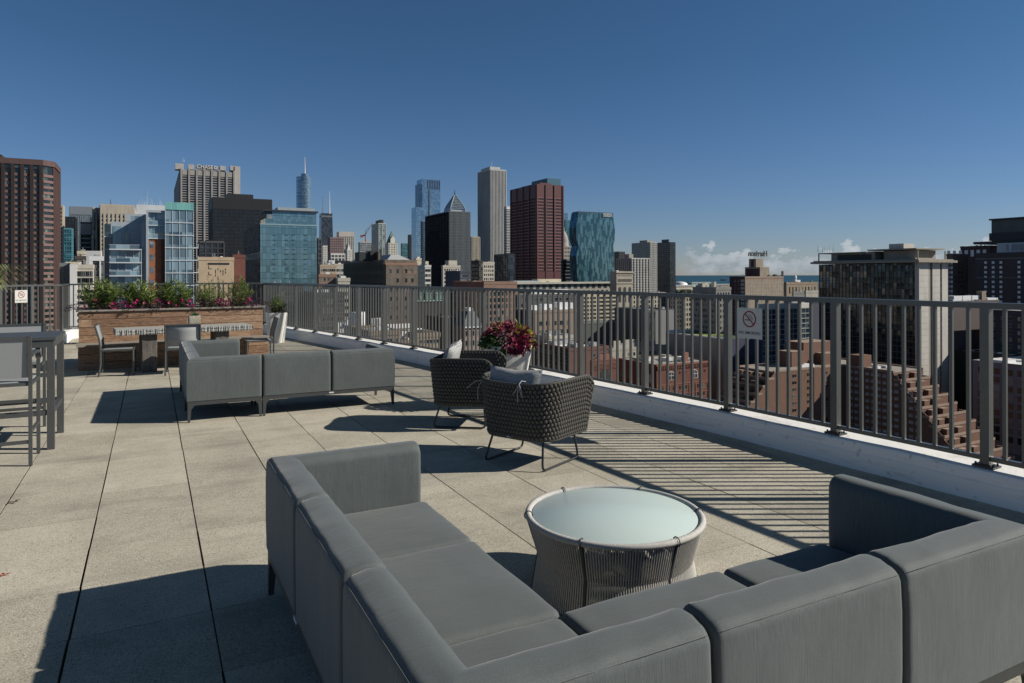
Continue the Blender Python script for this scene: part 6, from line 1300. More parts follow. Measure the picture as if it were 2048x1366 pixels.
bx = B(800,835,880,672,228); r_ = block('brick_building', 'small tan building with square windows behind the left armchair', bx, bm('tan_office', (.34,.27,.20), .12), cat='building', roof_m=M_ROOFW); wins(r_, bx, 'S', 6, 10, .8, 1.1, 1.4, 2.8); wins(r_, bx, 'W', 5, 8, .9, 1.2, 1.4, 2.8)
bx = B(862,868,962,588,470); r_ = block('brick_building', 'long dark brick building with tall windows behind the centre bars', bx, bm('umber_brick', (.085,.06,.05), .2), cat='building'); wins(r_, bx, 'S', 12, 9, 1.2, 2.0, 1.8, 3.6); rooftop(r_, bx, 8, 4)
# slate roofed building
bx = B(893,928,962,652,300); root = block('slate_roofed_building', 'tan walled building under a grey slate hipped roof behind the bars', bx, bm('rose_stucco', (.32,.25,.21), .1), roof=False, cat='building'); x0,x1,y0,y1,z = bx; mb = MB(); mb.frustum((x0-.6,x1+.6,y0-.6,y1+.6),(x0+4,x1-1,y0+5,y1-6),z-.3,z+6); mb.obj('roof', bm('slate', (.13,.14,.15), .35, 1.2), root); wins(root, bx, 'S', 3, 4, 1.6, 2.2, 2.2, 4.2); extra(root, 'penthouse', M_WHITE, (x0+4,x0+7,y0+6,y0+10,z+5,z+7.5)); extra(root, 'cornice', M_WHITE, (x0-.5,x1+.5,y0-.65,y0-.1,z-.9,z-.3))
bx = B(850,895,925,640,310); r_ = block('brick_building', 'dark shaded building left of the slate roofed building', bx, MATS['shadow_brick'], cat='building'); wins(r_, bx, 'S', 4, 6, 1, 1.6, 2, 3.4); wins(r_, bx, 'W', 7, 6, 1, 1.6, 2, 3.4)
bx = B(905,968,1034,567,430); root = block('brick_building', 'salmon brick building with large window bays and flat salmon parapet', bx, bm('salmon_brick',(0,0,0)), cat='building', par=1.2); wins(root, bx, 'S', 8, 12, 1.3, 2.6, 5.2, 3.9, .03, .03); wins(root, bx, 'W', 10, 6, 1.2, 2.6, 5.2, 3.9)
extra(root, 'west_cladding', bm('oxblood_brick', (.14,.065,.055), .1), (bx[0]-.3,bx[0]-.02,bx[2],bx[3],bx[4]-4,bx[4]+.9))
bx = B(1012,1016,1228,567,540); root = block('modern_hall', 'long low modern building with flat canopy roof above the centre rail', bx, bm('hall_beige', (.36,.34,.29), .08), cat='building', roof_m=M_ROOFW); x0,x1,y0,y1,z = bx
extra(root, 'canopy', bm('canopy_pale', (.46,.45,.41), .05), (x0-2,x1+2,y0-2,y0+9,z-.6,z+.4)); mb = MB()
for i in range(17): c = x0+(x1-x0)*(i+.5)/17; mb.box(c-1.6,c+1.6,y0-.1,y0,z-4.5,z-1.2)
mb.obj('window_band', mat('band_glass', (.05,.07,.08), .2), root); extra(root, 'penthouse', cream, (x0+(x1-x0)*.31,x0+(x1-x0)*.53,y0+8,y0+18,z,z+3.2)); extra(root, 'penthouse', MATS['condo_panel'], (x0+8,x0+32,y0+6,y0+14,z,z+2)); wins(root, bx, 'S', 20, 5, 2.2, 1.8, 6, 4)
bx = B(1030,1034,1166,592,440); r_ = block('office_building', 'dark windowed office building behind the coleus pot', bx, bm('slate_wall', (.10,.10,.10)), cat='building', roof_m=M_ROOFW); wins(r_, bx, 'S', 16, 6, 1.5, 2.0, 1.6, 3.5); rooftop(r_, bx, 15, 5, M_WHITE)
# parking structure with green roof
bx = B(1160,1164,1234,591,520); root = tower('parking_structure', 'beige open deck parking structure behind the bars', bx, 3.0, 6, M_DK, bm('deck_beige', (.48,.42,.31), .06), (.9,.3), (1.3,.35), faces='SW', cat='building')
bx = B(1164,1167,1230,643,430); root = block('green_roofed_building', 'grey building topped with a bright grass roof, left of the dark metal block', bx, bm('dim_metal', (.10,.105,.10), .08, .1), roof=False, cat='building'); x0,x1,y0,y1,z = bx; m_grass = mat('green_roof_turf', (.16,.20,.035), .95, 0, .5, .35); extra(root, 'turf_roof', m_grass, (x0+.6,x1-.6,y0+.6,y1-.6,z-.2,z+.25)); extra(root, 'parapet', bm('dim_metal2', (.17,.18,.175)), (x0-.2,x1+.2,y0-.25,y0+.5,z-1.6,z+.5))
bx = B(1232,1236,1330,588,600); root = block('stone_office', 'ornate limestone office block with arched upper windows behind the bars', bx, st2, cat='building'); wins(root, bx, 'S', 14, 8, 1.4, 2.3, 2.2, 3.9); extra(root, 'cornice', st2, (bx[0]-.9,bx[1]+.9,bx[2]-.9,bx[2],bx[4]-.6,bx[4]+.6),(bx[0]-.3,bx[1]+.3,bx[2]-.4,bx[2],bx[4]-14,bx[4]-13.3))
bx = B(1318,1340,1392,590,520); r_ = tower('office_building', 'dark windowed tower block behind the grey metal building', bx, 3.5, 2.2, facade('dim_gl', (.015,.018,.022), (.09,.1,.1), 3.5, 2.2, pw=2), bm('dim_grid2', (.11,.105,.10)), (.8,.3), (1.2,.3), cat='building')
bx = B(1362,1366,1388,592,500); r_ = block('stone_office', 'narrow ornate pale stone building between two dark blocks', bx, st2, cat='building'); wins(r_, bx, 'S', 4, 10, 1.2, 2, 1.6, 3.6)
bx = B(1386,1432,1462,578,380); r_ = block('stone_office', 'grey stone apartment block left of the brick hotel with the roof sign', bx, bm('grey_stone', (.25,.24,.225), .1), cat='building', roof_m=M_ROOFW); wins(r_, bx, 'S', 5, 12, .9, 1.6, 2, 3.1); wins(r_, bx, 'W', 12, 12, .9, 1.6, 2, 3.1); rooftop(r_, bx, 22, 5, MATS['pale_low'])
# dark metal clad block and grey metal hall
mt = mat('metal_panel_dark', (.115,.125,.125), .5, .2, .1, .06); mtl = mat('metal_panel_light', (.25,.25,.245), .55, .15, .1, .06)
bx = B(1229,1297,1349,622,420); root = block('metal_clad_block', 'windowless dark metal clad block with a glass corner strip', bx, mt, cat='building'); x0,x1,y0,y1,z = bx; extra(root, 'lit_south_side', mtl, (x0+5.2,x1+.1,y0-.2,y0-.02,G0,z+.2)); extra(root, 'glass_strip', facade('strip_gl', (.03,.045,.045), (.10,.13,.12), 2.5, 1.2), (x0+.2,x0+5,y0-.15,y0-.02,G0,z-1))  # paler south panel carries the sunlight in its colour
bx = B(1332,1448,1524,679,350); root = block('metal_hall', 'large grey metal hall with patchy green roof and navy south wall', bx, mt, roof=False, cat='building'); x0,x1,y0,y1,z = bx
extra(root, 'west_cladding', mat('brushed_panel', (.26,.26,.255), .5, .2, .06, .1), (x0-.25,x0-.01,y0,y1,G0,z)); extra(root, 'south_wall', mat('navy_panel', (.035,.038,.085), .6, 0, .1, .1), (x0+.2,x1,y0-.25,y0-.01,G0,z)); extra(root, 'green_roof', m_grass, (x0+2,x1-1,y0+18,y1-2,z-.2,z+.2)); extra(root, 'turf_strip', mat('dark_turf', (.045,.075,.03), .95, 0, .4, .3), (x0+2,x1-1,y0+2,y0+17.9,z-.2,z+.15)); extra(root, 'parapet', M_ROOFW, (x0-.3,x0+.6,y0,y1,z,z+.7),(x0+.62,x1,y1-.8,y1+.1,z,z+1.6)); 
extra(root, 'loading_door', M_DK, (x0+8,x0+20,y0-.35,y0-.25,z-16,z-9)); extra(root, 'blue_panel', mat('cyan_panel', (.03,.14,.2), .5), (x0+14,x0+16,y0-.4,y0-.35,z-15,z-9.5))
# brick hotel with rooftop lettering
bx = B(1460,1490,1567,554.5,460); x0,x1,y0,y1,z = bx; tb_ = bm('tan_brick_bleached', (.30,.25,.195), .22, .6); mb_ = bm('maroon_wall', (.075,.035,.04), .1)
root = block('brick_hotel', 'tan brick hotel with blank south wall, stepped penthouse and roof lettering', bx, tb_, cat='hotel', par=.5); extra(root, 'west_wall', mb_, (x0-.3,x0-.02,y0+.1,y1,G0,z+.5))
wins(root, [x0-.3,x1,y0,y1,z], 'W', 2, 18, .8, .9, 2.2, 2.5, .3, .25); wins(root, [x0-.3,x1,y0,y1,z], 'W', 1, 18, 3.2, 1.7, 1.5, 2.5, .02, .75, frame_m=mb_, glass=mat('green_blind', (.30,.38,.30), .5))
mb = MB(); pale = bm('pale_mortar_bands', (.46,.42,.35), .1)
for k in range(20): zz = z-3.6-k*2.5; mb.box(x0+.4,x1-.4,y0-.05,y0,zz-.16,zz)
for i in range(8): c = x0+.4+(x1-x0-.8)*i/7; mb.box(c-.14,c+.14,y0-.06,y0,z-52,z-1.4)
mb.obj('pale_bands', pale, root); extra(root, 'brick_coping', bm('salmon_patch',(0,0,0)), (x0-.1,x1,y0-.07,y0,z-1.2,z+.55),(x0-.1,x0+.6,y0-.09,y0,G0,z-1.2))
pen = B(1490,1520,1538.5,534,470); t1 = block_ = None
b1_ = [pen[0],pen[1],pen[2],min(pen[3],pen[2]+24),pen[4]]; extra(root, 'penthouse', tb_, (b1_[0],b1_[1],b1_[2],b1_[3],z-.3,b1_[4])); extra(root, 'penthouse_west_wall', mb_, (b1_[0]-.2,b1_[0]-.01,b1_[2]+.3,b1_[3]-1.2,z+.6,b1_[4]-1.2),)
p2 = B(1498,1512,1526,517.5,472); b2b = [p2[0],p2[1],p2[2],min(p2[3],p2[2]+9),p2[4]]; extra(root, 'upper_penthouse', tb_, (b2b[0],b2b[1],b2b[2],b2b[3],b1_[4]-.3,b2b[4])); extra(root, 'upper_west_wall', mb_, (b2b[0]-.2,b2b[0]-.01,b2b[2]+2,b2b[3]-2,b1_[4]+.1,b2b[4]-.8))
extra(root, 'chimney', M_DK, pxblk(1564.5,1567.3,542,556,bx,3,.8)); rooftop(root, [x0+9,x1-1,y0+1,y0+9,z], 5, 3, M_DK, (1,2.2))
sgn = thing('rooftop_lettering', 'hotel name letters on a frame seen from behind, reading backwards', 'sign', (b2b[2]*ratio(1518), b2b[2]+1.0, Zat(1518,508.5,[0,0,b2b[2]+1,0,0])))
text('Harrison', 5.3, frame3((-1,0,0),(0,0,1),(0,1,0),(0,0,.3)), M_DK, 'lettering', sgn, .15, offset=.16, squeeze=.95); text('T', 2.7, frame3((-1,0,0),(0,0,1),(0,1,0),(3.6,0,-6.4)), M_DK, 'lettering', sgn, .12, offset=.08, squeeze=.9)
mb = MB(); fm = mat('sign_frame', (.35,.35,.36), .5)
for dx in (-6.4,-3.2,0,3.2,6.2): mb.box(dx-.07,dx+.07,.2,.3,-9.0 if dx > 3.0 else -3.0,1.8)
for dz in (-2.8,-2.1): mb.box(-6.6,6.4,.3,.4,dz-.07,dz+.07)
for dz in (-3.6,-4.4,-5.2,-7.8,-8.6): mb.box(2.6,6.4,.3,.4,dz-.07,dz+.07)
mb.obj('sign_frame', fm, sgn)
# between hotel and condominium
bx = B(1569,1573,1636,567,520); r_ = block('low_building', 'brown brick building with tall piers between the hotel and dark condominium', bx, bm('pier_brown', (.30,.235,.175), .12, .4), cat='building'); wins(r_, bx, 'S', 9, 4, 1.1, 5.0, 2.6, 7)
root = thing('satellite_dish', 'white dish and box on the brown brick building', 'satellite dish'); b_ = pxblk(1591,1601,560,568,bx,3,3); mb = MB(); mb.box(b_[0],b_[1],b_[2],b_[3],b_[4],b_[5]); mb.obj('base_box', M_WHITE, root); mb = MB(); mb.ball((b_[0]+1.4,b_[2]+1,b_[5]+1.6),(1.1,.6,1.9),12,8); mb.obj('dish', M_WHITE, root)
bx = B(1584,1587,1612,586,478); block('low_building', 'small dark grey roof block beside the hotel, right', bx, mtl, cat='building'); bx = B(1609,1612,1636,584,470); block('low_building', 'small pale roof block left of the dark condominium', bx, MATS['pale_low'], cat='building')
# white grid residence
bx = B(1510,1516.5,1619,612,392); x0,x1,y0,y1,z = bx; gq = facade('residence_glass', (.02,.035,.06), (.12,.17,.2), 2.95, 1.5, pw=2, rough=.08)
root = thing('white_grid_residence', 'white framed residential block with dark glass grid behind the sign', 'apartment building'); extra(root, 'glazing', gq, (x0,x1,y0,y1,G0,z)); wp = mat('white_metal_panel', (.62,.63,.62), .4); mb = MB(); fhh = 2.95; xm = x0+(x1-x0)*.5
for k in range(20): zz = z-2.0-fhh*k; mb.box(x0,x1+.2,y0-.35,y0+.05,zz-.26,zz); mb.box(x0-.3,x0+.05,y0,y1,zz-.26,zz)
mb.box(x0-.3,x1+.3,y0-.5,y0+.05,z-1.9,z+.9)
for i in range(13): c = x0+(x1-x0)*i/12; mb.box(c-.06,c+.06,y0-.2,y0+.04,G0,z-2.1)
mb.obj('floor_lines', wp, root); mb = MB()
for i, c in enumerate((.0,.17,.34,.5)):
    cc = x0+(x1-x0)*c; mb.box(cc-.1,cc+.9,y0-.42,y0+.03,G0,z-1.95)
    for k in range(0, 20, 2): zz = z-2.0-fhh*(k+(i % 2)); mb.box(cc+.9,cc+2.6,y0-.47,y0-.36,zz-.34,zz+.02); mb.box(cc+2.45,cc+2.7,y0-.48,y0-.36,zz-fhh,zz-.35)
mb.obj('white_bay_frames', wp, root); add_roof(root, [x0,x1,y0,y1,z+.5], wp, .5, .5, M_ROOFW); rooftop(root, [x0+12,x1,y0+2,y0+12,z], 7, 4)
bx = B(1612,1619,1650,604,415); block('office_building', 'dark blue building sliver left of the dark condominium', bx, MATS['navy_brick'], cat='building')

# ---- dark condominium
bx = B(1638,1836,1893,526,345); x0,x1,y0,y1,z = bx; root = thing('dark_condominium', 'large dark glass condominium slab with pale concrete end and roof canopy', 'apartment tower')
cgd = facade('condo_dark_glass', (.010,.016,.018), (.055,.056,.05), 3.0, 2.1, pw=3, rough=.1, wob=.10); extra(root, 'glazing', cgd, (x0,x1,y0,y1,G0,z))
pc = bm('pale_concrete', (.50,.475,.435), .05, .15); mf = mat('bronze_frame', (.10,.10,.088), .5); mb = MB()
k = 0; zz = z-3
while zz > G0: mb.box(x0-.22,x0+.05,y0+.5,y1,zz-.3,zz); zz -= 3.0
L = y1-y0
for i in range(int(L/2.1)+1): c = y0+.5+i*2.1; mb.box(x0-.3,x0+.05,c-.07,c+.07,G0,z)
mb.obj('bronze_mullions', mf, root)
sw = x1-x0; mb = MB(); mb.box(x0-.3,x0+sw*.33,y0-.6,y0+.1,G0,z+.2); mb.box(x0+sw*.36,x0+sw*.385,y0-.5,y0+.1,G0,z+.2); mb.box(x0+sw*.46,x0+sw*.73,y0-.6,y0+.1,G0,z+.2); mb.box(x0+sw*.80,x1+.2,y0-.6,y0+.1,G0,z+.2); mb.box(x0-.6,x0-.31,y0-.9,y0+1.2,G0,z+.3); mb.obj('concrete_end_wall', pc, root)
mb = MB(); k = 0; zz = z-3
while zz > G0: mb.box(x0-.2,x0+sw*.32,y0-.64,y0-.6,zz-.08,zz); mb.box(x0+sw*.47,x0+sw*.72,y0-.64,y0-.6,zz-.08,zz); mb.box(x0+sw*.74,x0+sw*.79,y0-.12,y0-.02,zz-1.2,zz); zz -= 3.0
mb.obj('wall_joints', bm('joint_grey', (.25,.23,.2)), root)
cnp = bm('canopy_concrete', (.30,.27,.22), .08); extra(root, 'roof_canopy', cnp, (x0-4,x1+4.5,y0-3,y1+2.5,z+.3,z+1.4),(x0-2.8,x1+3,y0-1.8,y1+1.5,z+1.4,z+2.0))
ph = [x0+1.2,x1-.5,y0+3,y1-6,z+7.2]; extra(root, 'penthouse', cnp, (ph[0]+1.5,ph[1]-1,ph[2]+22,ph[3],z+2,ph[4]-.6),(ph[0]+3,ph[1]-2,ph[2]+1,ph[2]+18,z+2,ph[4]-.6)); extra(root, 'top_slab', cnp, (ph[0]-1.0,ph[1]+.6,ph[2]-2,y1-30,ph[4]-.3,ph[4]+.35),(ph[0]-.6,ph[1]+.4,y1-29,y1+1,ph[4]-1.2,ph[4]-.7))
mb = MB()
for yy in (y0+.5,y1+.5): mb.box(ph[0]-.9,ph[0]-.4,yy-.25,yy+.25,z+2,ph[4]-.9); mb.box(ph[1]+.1,ph[1]+.55,yy-.25,yy+.25,z+2,ph[4]-.9)
mb.obj('canopy_post', cnp, root); extra(root, 'stair_box', pc, (x0+4,x0+13,y0+10,y0+18,ph[4],ph[4]+3)); rr = random.Random(2); ant(root, [(x0+5+rr.uniform(-3,4),y0+56+rr.uniform(-7,7),ph[4],ph[4]+rr.uniform(2,5.5)) for k in range(9)], .07, m=M_DK)
mb = MB()
for k in range(9): c = ph[2]+24+k*max(2,(ph[3]-ph[2]-28)/9); mb.box(ph[0]+1.35,ph[0]+1.5,c,c+2.2,z+2.2,z+5.2)
mb.obj('penthouse_doors', M_DK, root)

# ---- shaded hotel group on the right, the shade put into its wall colours
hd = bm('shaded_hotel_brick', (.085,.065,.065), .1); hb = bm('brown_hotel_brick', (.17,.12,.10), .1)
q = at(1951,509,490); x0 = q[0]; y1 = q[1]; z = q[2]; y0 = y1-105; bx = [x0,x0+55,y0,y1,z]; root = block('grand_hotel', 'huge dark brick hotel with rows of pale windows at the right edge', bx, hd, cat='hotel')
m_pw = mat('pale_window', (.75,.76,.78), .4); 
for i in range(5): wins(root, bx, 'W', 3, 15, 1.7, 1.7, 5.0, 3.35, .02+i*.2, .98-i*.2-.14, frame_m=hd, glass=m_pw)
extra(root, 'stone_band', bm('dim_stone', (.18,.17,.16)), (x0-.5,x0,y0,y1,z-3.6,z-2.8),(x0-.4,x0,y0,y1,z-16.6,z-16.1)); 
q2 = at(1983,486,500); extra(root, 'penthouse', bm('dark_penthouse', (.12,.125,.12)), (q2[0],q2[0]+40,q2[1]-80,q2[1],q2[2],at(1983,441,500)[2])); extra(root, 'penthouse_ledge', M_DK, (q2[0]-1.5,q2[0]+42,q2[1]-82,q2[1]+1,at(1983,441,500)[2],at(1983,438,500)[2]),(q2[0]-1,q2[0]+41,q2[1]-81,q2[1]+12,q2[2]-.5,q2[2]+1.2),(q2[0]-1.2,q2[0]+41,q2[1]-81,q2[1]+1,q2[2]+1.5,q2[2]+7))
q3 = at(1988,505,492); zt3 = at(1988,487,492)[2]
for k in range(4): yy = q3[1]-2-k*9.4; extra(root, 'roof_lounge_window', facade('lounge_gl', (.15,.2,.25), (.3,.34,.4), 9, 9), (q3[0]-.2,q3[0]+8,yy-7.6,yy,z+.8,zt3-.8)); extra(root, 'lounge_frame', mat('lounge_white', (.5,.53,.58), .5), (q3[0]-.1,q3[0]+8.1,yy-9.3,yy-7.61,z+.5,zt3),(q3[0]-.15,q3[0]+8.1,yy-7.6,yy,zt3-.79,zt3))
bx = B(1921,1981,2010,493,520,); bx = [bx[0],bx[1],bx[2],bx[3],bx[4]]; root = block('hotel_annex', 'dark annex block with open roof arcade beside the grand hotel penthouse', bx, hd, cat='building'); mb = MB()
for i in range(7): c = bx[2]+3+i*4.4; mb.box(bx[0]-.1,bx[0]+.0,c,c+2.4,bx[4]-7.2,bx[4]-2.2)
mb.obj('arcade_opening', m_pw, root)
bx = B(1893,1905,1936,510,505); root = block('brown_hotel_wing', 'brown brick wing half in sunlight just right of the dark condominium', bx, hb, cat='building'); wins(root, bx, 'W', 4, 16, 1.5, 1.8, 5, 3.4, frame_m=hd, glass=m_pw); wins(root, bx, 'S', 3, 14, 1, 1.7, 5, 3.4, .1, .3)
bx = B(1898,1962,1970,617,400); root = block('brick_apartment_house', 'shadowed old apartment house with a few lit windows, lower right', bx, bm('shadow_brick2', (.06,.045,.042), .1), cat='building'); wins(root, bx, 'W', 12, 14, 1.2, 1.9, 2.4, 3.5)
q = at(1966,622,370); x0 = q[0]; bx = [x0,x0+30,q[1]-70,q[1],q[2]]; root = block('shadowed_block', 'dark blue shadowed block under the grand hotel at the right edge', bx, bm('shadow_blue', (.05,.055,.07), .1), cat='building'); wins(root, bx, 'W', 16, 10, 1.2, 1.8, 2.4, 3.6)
root = thing('cooling_units', 'row of white rooftop cooling units above the right rail', 'rooftop units'); b_ = None
bx = B(1902,1906,1998,606,372); extra(root, 'unit_box', m_pw, pxblk(1908,1924,593,603,bx,4,5)); extra(root, 'unit_box', m_pw, pxblk(1926,1942,593,603,bx,4,5)); extra(root, 'unit_box', m_pw, pxblk(1945,1959,592,603,bx,4,5)); root2 = block('flat_roof_deck', 'roof deck under the white cooling units', bx, hd, cat='building'); extra(root2, 'chimney', MATS['tan_dull'], pxblk(1964,1972,583,606,bx,3,3)); extra(root2, 'roof_unit', m_pw, pxblk(1975,1996,597,603,bx,4,5))
q = at(1945,721,330); x0 = q[0]; bx = [x0,x0+40,q[1]-75,q[1],q[2]]; root = block('white_roofed_building', 'building with bright bluish white roof and gridded grey pink front, lower right', bx, bm('pink_grey_stone', (.22,.19,.20), .08), cat='building', roof_m=M_ROOFW, par=.35); wins(root, bx, 'W', 9, 13, 2.5, 2.6, 2.4, 3.8, .04, .35, split=1); wins(root, [bx[0],bx[1],bx[2],bx[3],bx[4]], 'W', 4, 13, 3.8, 2.9, 2.4, 3.8, .68, .02, split=1); rooftop(root, bx, 31, 5, M_WHITE, (.6,2))
q = at(1903,702,372); bx = [q[0],q[0]+60,q[1]-30,q[1],q[2]]; root = block('flat_roofed_building', 'dark flat building behind the bluish white roof, far lower right', bx, M_DK, cat='building', roof_m=M_ROOFW)  # black walls stand in for the shadowed gap here

# ---- stepped brown terraced building
m_shw = mat('pale_reflection_window', (.30,.31,.32), .3, 0, .35, .85)  # pale reflection is put into the glass colour
tr_ = bm('terrace_brick', (.165,.085,.056), .10, .8); trl = bm('terrace_coping', (.29,.21,.165), .1); trd = bm('deck_tile', (.27,.25,.22), .15)
root = thing('terraced_building', 'brown brick building stepping down in planted terraces, lower right', 'apartment building')
q = at(1787,746,288); X0 = q[0]; YN = q[1]; ZR = q[2]; YF = X0/ratio(1690); FH = 2.9; YS = YF
extra(root, 'north_south_wing', tr_, (X0,X0+20,YN,YS+18,G0,ZR)); extra(root, 'roof', trd, (X0+.5,X0+19.5,YN+.5,YS+17,ZR+.02,ZR+.3)); extra(root, 'parapet', trl, (X0-.2,X0+.4,YN,YS-.1,ZR,ZR+.9),(X0+19.6,X0+20.2,YN,YS+18,ZR,ZR+.9))
mb = MB(); mc = MB(); md_ = MB(); wn_ = MB()
for k in range(10):                                          # terrace steps going south and down
    zz = ZR-3.25*(k+1); yk = YN-2.95*(k+1); yk0 = yk+2.95
    mb.box(X0,X0+20+1.3*k,yk,yk0,G0,zz); 
    mc.box(X0-.15,X0+.15,yk,yk0-.02,zz,zz+1.0); mc.box(X0+.16,X0+20+1.3*k,yk-.15,yk+.15,zz,zz+1.0); mc.box(X0+19.9+1.3*k,X0+20.2+1.3*k,yk+.16,yk0,zz,zz+1.0)
    mb.add([(X0-.1,yk0-2.2,zz+1),(X0-.1,yk0,zz+1),(X0-.1,yk0,zz+2.7),(X0+.2,yk0-2.2,zz+1),(X0+.2,yk0,zz+1),(X0+.2,yk0,zz+2.7)], [(0,2,1),(3,4,5),(0,3,5,2),(0,1,4,3)])
    for x_ in (3.6, 11.0): mb.box(X0+x_,X0+x_+3.4,yk+1.0,yk0,zz,zz+2.7); mc.box(X0+x_-.1,X0+x_+3.5,yk+.9,yk0-.03,zz+2.7,zz+2.86)
    for x_ in (.9, 8.0, 15.0): wn_.box(X0+x_,X0+x_+2.2,yk0-.07,yk0-.01,zz+.2,zz+2.2)
mb.obj('terrace_steps', tr_, root); mc.obj('terrace_coping', trl, root); wn_.obj('terrace_doors', M_DK, root)
wins(root, [X0,X0+17,YN-18,YS,ZR], 'W', 9, 14, 1.7, 1.35, 1.0, FH, .38, .04, frame_m=tr_, split=1, limit=60, glass=m_shw); wins(root, [X0,X0+17,YN-18,YS,ZR-FH*2], 'W', 3, 11, 1.7, 1.35, 1.0, FH, .16, .64, frame_m=tr_, split=1, limit=70, glass=m_shw)
# east-west wing with sunlit south front
XW = YS*ratio(1548); zr2 = at(1600,737,SA*XW+CA*YS)[2] if False else ZR+.3
extra(root, 'east_west_wing', tr_, (XW,X0-.02,YS,YS+19,G0,zr2)); extra(root, 'roof', trd, (XW+.5,X0-.5,YS+.6,YS+18.5,zr2,zr2+.25)); extra(root, 'parapet', trl, (XW-.2,X0-.1,YS-.15,YS+.5,zr2,zr2+.8),(XW-.2,X0-.1,YS+18.6,YS+19.2,zr2,zr2+.8))
mb = MB(); mc = MB(); wn_ = MB()
for k in range(7):
    zz = zr2-FH*(k+1); xk = XW-3.4*(k+1); mb.box(xk,xk+3.4,YS,YS+19,G0,zz); mc.box(xk-.12,xk+.15,YS,YS+19,zz,zz+1.0); mc.box(xk+.16,xk+3.38,YS-.12,YS+.15,zz,zz+1.0)
    mb.add([(xk+1.4,YS-.1,zz+1),(xk+3.4,YS-.1,zz+1),(xk+3.4,YS-.1,zz+2.8),(xk+1.4,YS+.2,zz+1),(xk+3.4,YS+.2,zz+1),(xk+3.4,YS+.2,zz+2.8)], [(0,1,2),(3,5,4),(0,2,5,3),(0,3,4,1)])
    for y_ in (5,10,15): mb.box(xk+.6,xk+3.4,YS+y_,YS+y_+2.2,zz,zz+2.1); mc.box(xk+.5,xk+3.38,YS+y_-.1,YS+y_+2.3,zz+2.1,zz+2.25)
    for y_ in (2,7.5,12.5): wn_.box(xk+3.33,xk+3.39,YS+y_,YS+y_+2,zz+.2,zz+2.2)
mb.obj('west_terrace_steps', tr_, root); mc.obj('west_terrace_coping', trl, root); wn_.obj('terrace_doors', M_DK, root)
bx2 = [XW,X0,YS,YS+19,zr2]; 
wins(root, bx2, 'S', 1, 13, 2.4, 1.35, 1.5, FH, .16, .62, frame_m=trl, split=1, limit=90); wins(root, bx2, 'S', 1, 13, 1.2, 1.35, 1.5, FH, .40, .48, frame_m=trl, split=1, limit=90); wins(root, bx2, 'S', 2, 13, 2.6, 1.35, 1.5, FH, .62, .02, frame_m=trl, split=1, limit=90)
extra(root, 'pier', tr_, (XW+(X0-XW)*.52,XW+(X0-XW)*.60,YS-.9,YS,G0,zr2+.6))
for (pa,pb,ya,yb,dy,dp) in ((1583,1607,710,733,7,7),(1607,1662,693,733,10,10),(1650,1676,712,736,5,5),(1664,1682,695,715,14,5)):
    b_ = pxblk(pa,pb,ya,yb,bx2,dy,dp); extra(root, 'stair_tower', tr_, (b_[0],b_[1],b_[2],b_[3],zr2,b_[5])); extra(root, 'stair_tower_roof', trl, (b_[0]-.1,b_[1]+.1,b_[2]-.1,b_[3]+.1,b_[5]+.01,b_[5]+.22))
extra(root, 'stair_tower', tr_, (X0+1,X0+8,YS-7,YS-1,ZR+.3,ZR+5.5)); rooftop(root, [X0,X0+16,YN+6,YS-4,ZR+.5], 14, 4, M_WHITE, (.4,1.1)); rooftop(root, [XW,X0-8,YS+1,YS+12,zr2+.4], 15, 4, M_WHITE, (.4,1.1))

# ---- red arched building and neighbours
rb = bm('red_brick', (.16,.058,.042), .12, .8); rbl = bm('red_brick_trim', (.26,.11,.08), .1); rbd = bm('shaded_red_brick', (.11,.04,.033), .1)
bx = B(1236,1313,1417,731,322); x0,x1,y0,y1,z = bx; root = block('arched_brick_building', 'red brick building with round arched windows and corbelled cornice', bx, rb, cat='building', par=.3); extra(root, 'west_wall', rbd, (x0-.3,x0-.02,y0+.2,y1,G0,z-.2))  # west side in darker brick: its shade is painted in
mb = MB()
for i in range(34): c = x0+.6+(x1-x0-1.2)*i/33; mb.box(c-.16,c+.16,y0-.4,y0,z-2.2,z-.5)
mb.box(x0-.2,x1+.2,y0-.5,y0,z-.5,z+.3); mb.box(x0-.1,x1+.1,y0-.2,y0,z-9.6,z-9.1); mb.obj('cornice', rbl, root)
mb = MB()
for zz in (z-10.1,z-13.9,z-17.7,z-21.5): mb.box(x0,x1,y0-.14,y0,zz-.3,zz)
for i in range(9): c = x0+.3+(x1-x0-.6)*i/8; mb.box(c-.28,c+.28,y0-.2,y0-.005,G0,z-9.7)
mb.obj('brick_pilasters', rbl, root)
def arch(mb, c, zc, r, yy, hgt=2.2, seg=10):
    pts = [(c-r,zc-hgt),(c+r,zc-hgt)]+[(c+r*math.cos(math.pi*k/seg), zc+r*math.sin(math.pi*k/seg)) for k in range(seg+1)]; n = len(pts); mb.add([(p[0],yy,p[1]) for p in pts]+[(p[0],yy+.05,p[1]) for p in pts], [tuple(range(n))]+[(i,i+n,(i+1)%n+n,(i+1)%n) for i in range(n)])
for f_ in (.27,.72):
    c = x0+(x1-x0)*f_; mo = MB(); arch(mo, c, z-5.2, 2.0, y0-.08); o = mo.obj('window', m_pw, root); mg = MB(); arch(mg, c, z-5.2, 1.75, y0-.12, 2.0); mg.obj('glazing_dark', M_DK, o); mm = MB(); mm.box(c-.08,c+.08,y0-.2,y0-.13,z-7.2,z-3.5); mm.box(c-1.7,c+1.7,y0-.19,y0-.13,z-5.4,z-5.2); mm.obj('glazing_bars', m_pw, o)
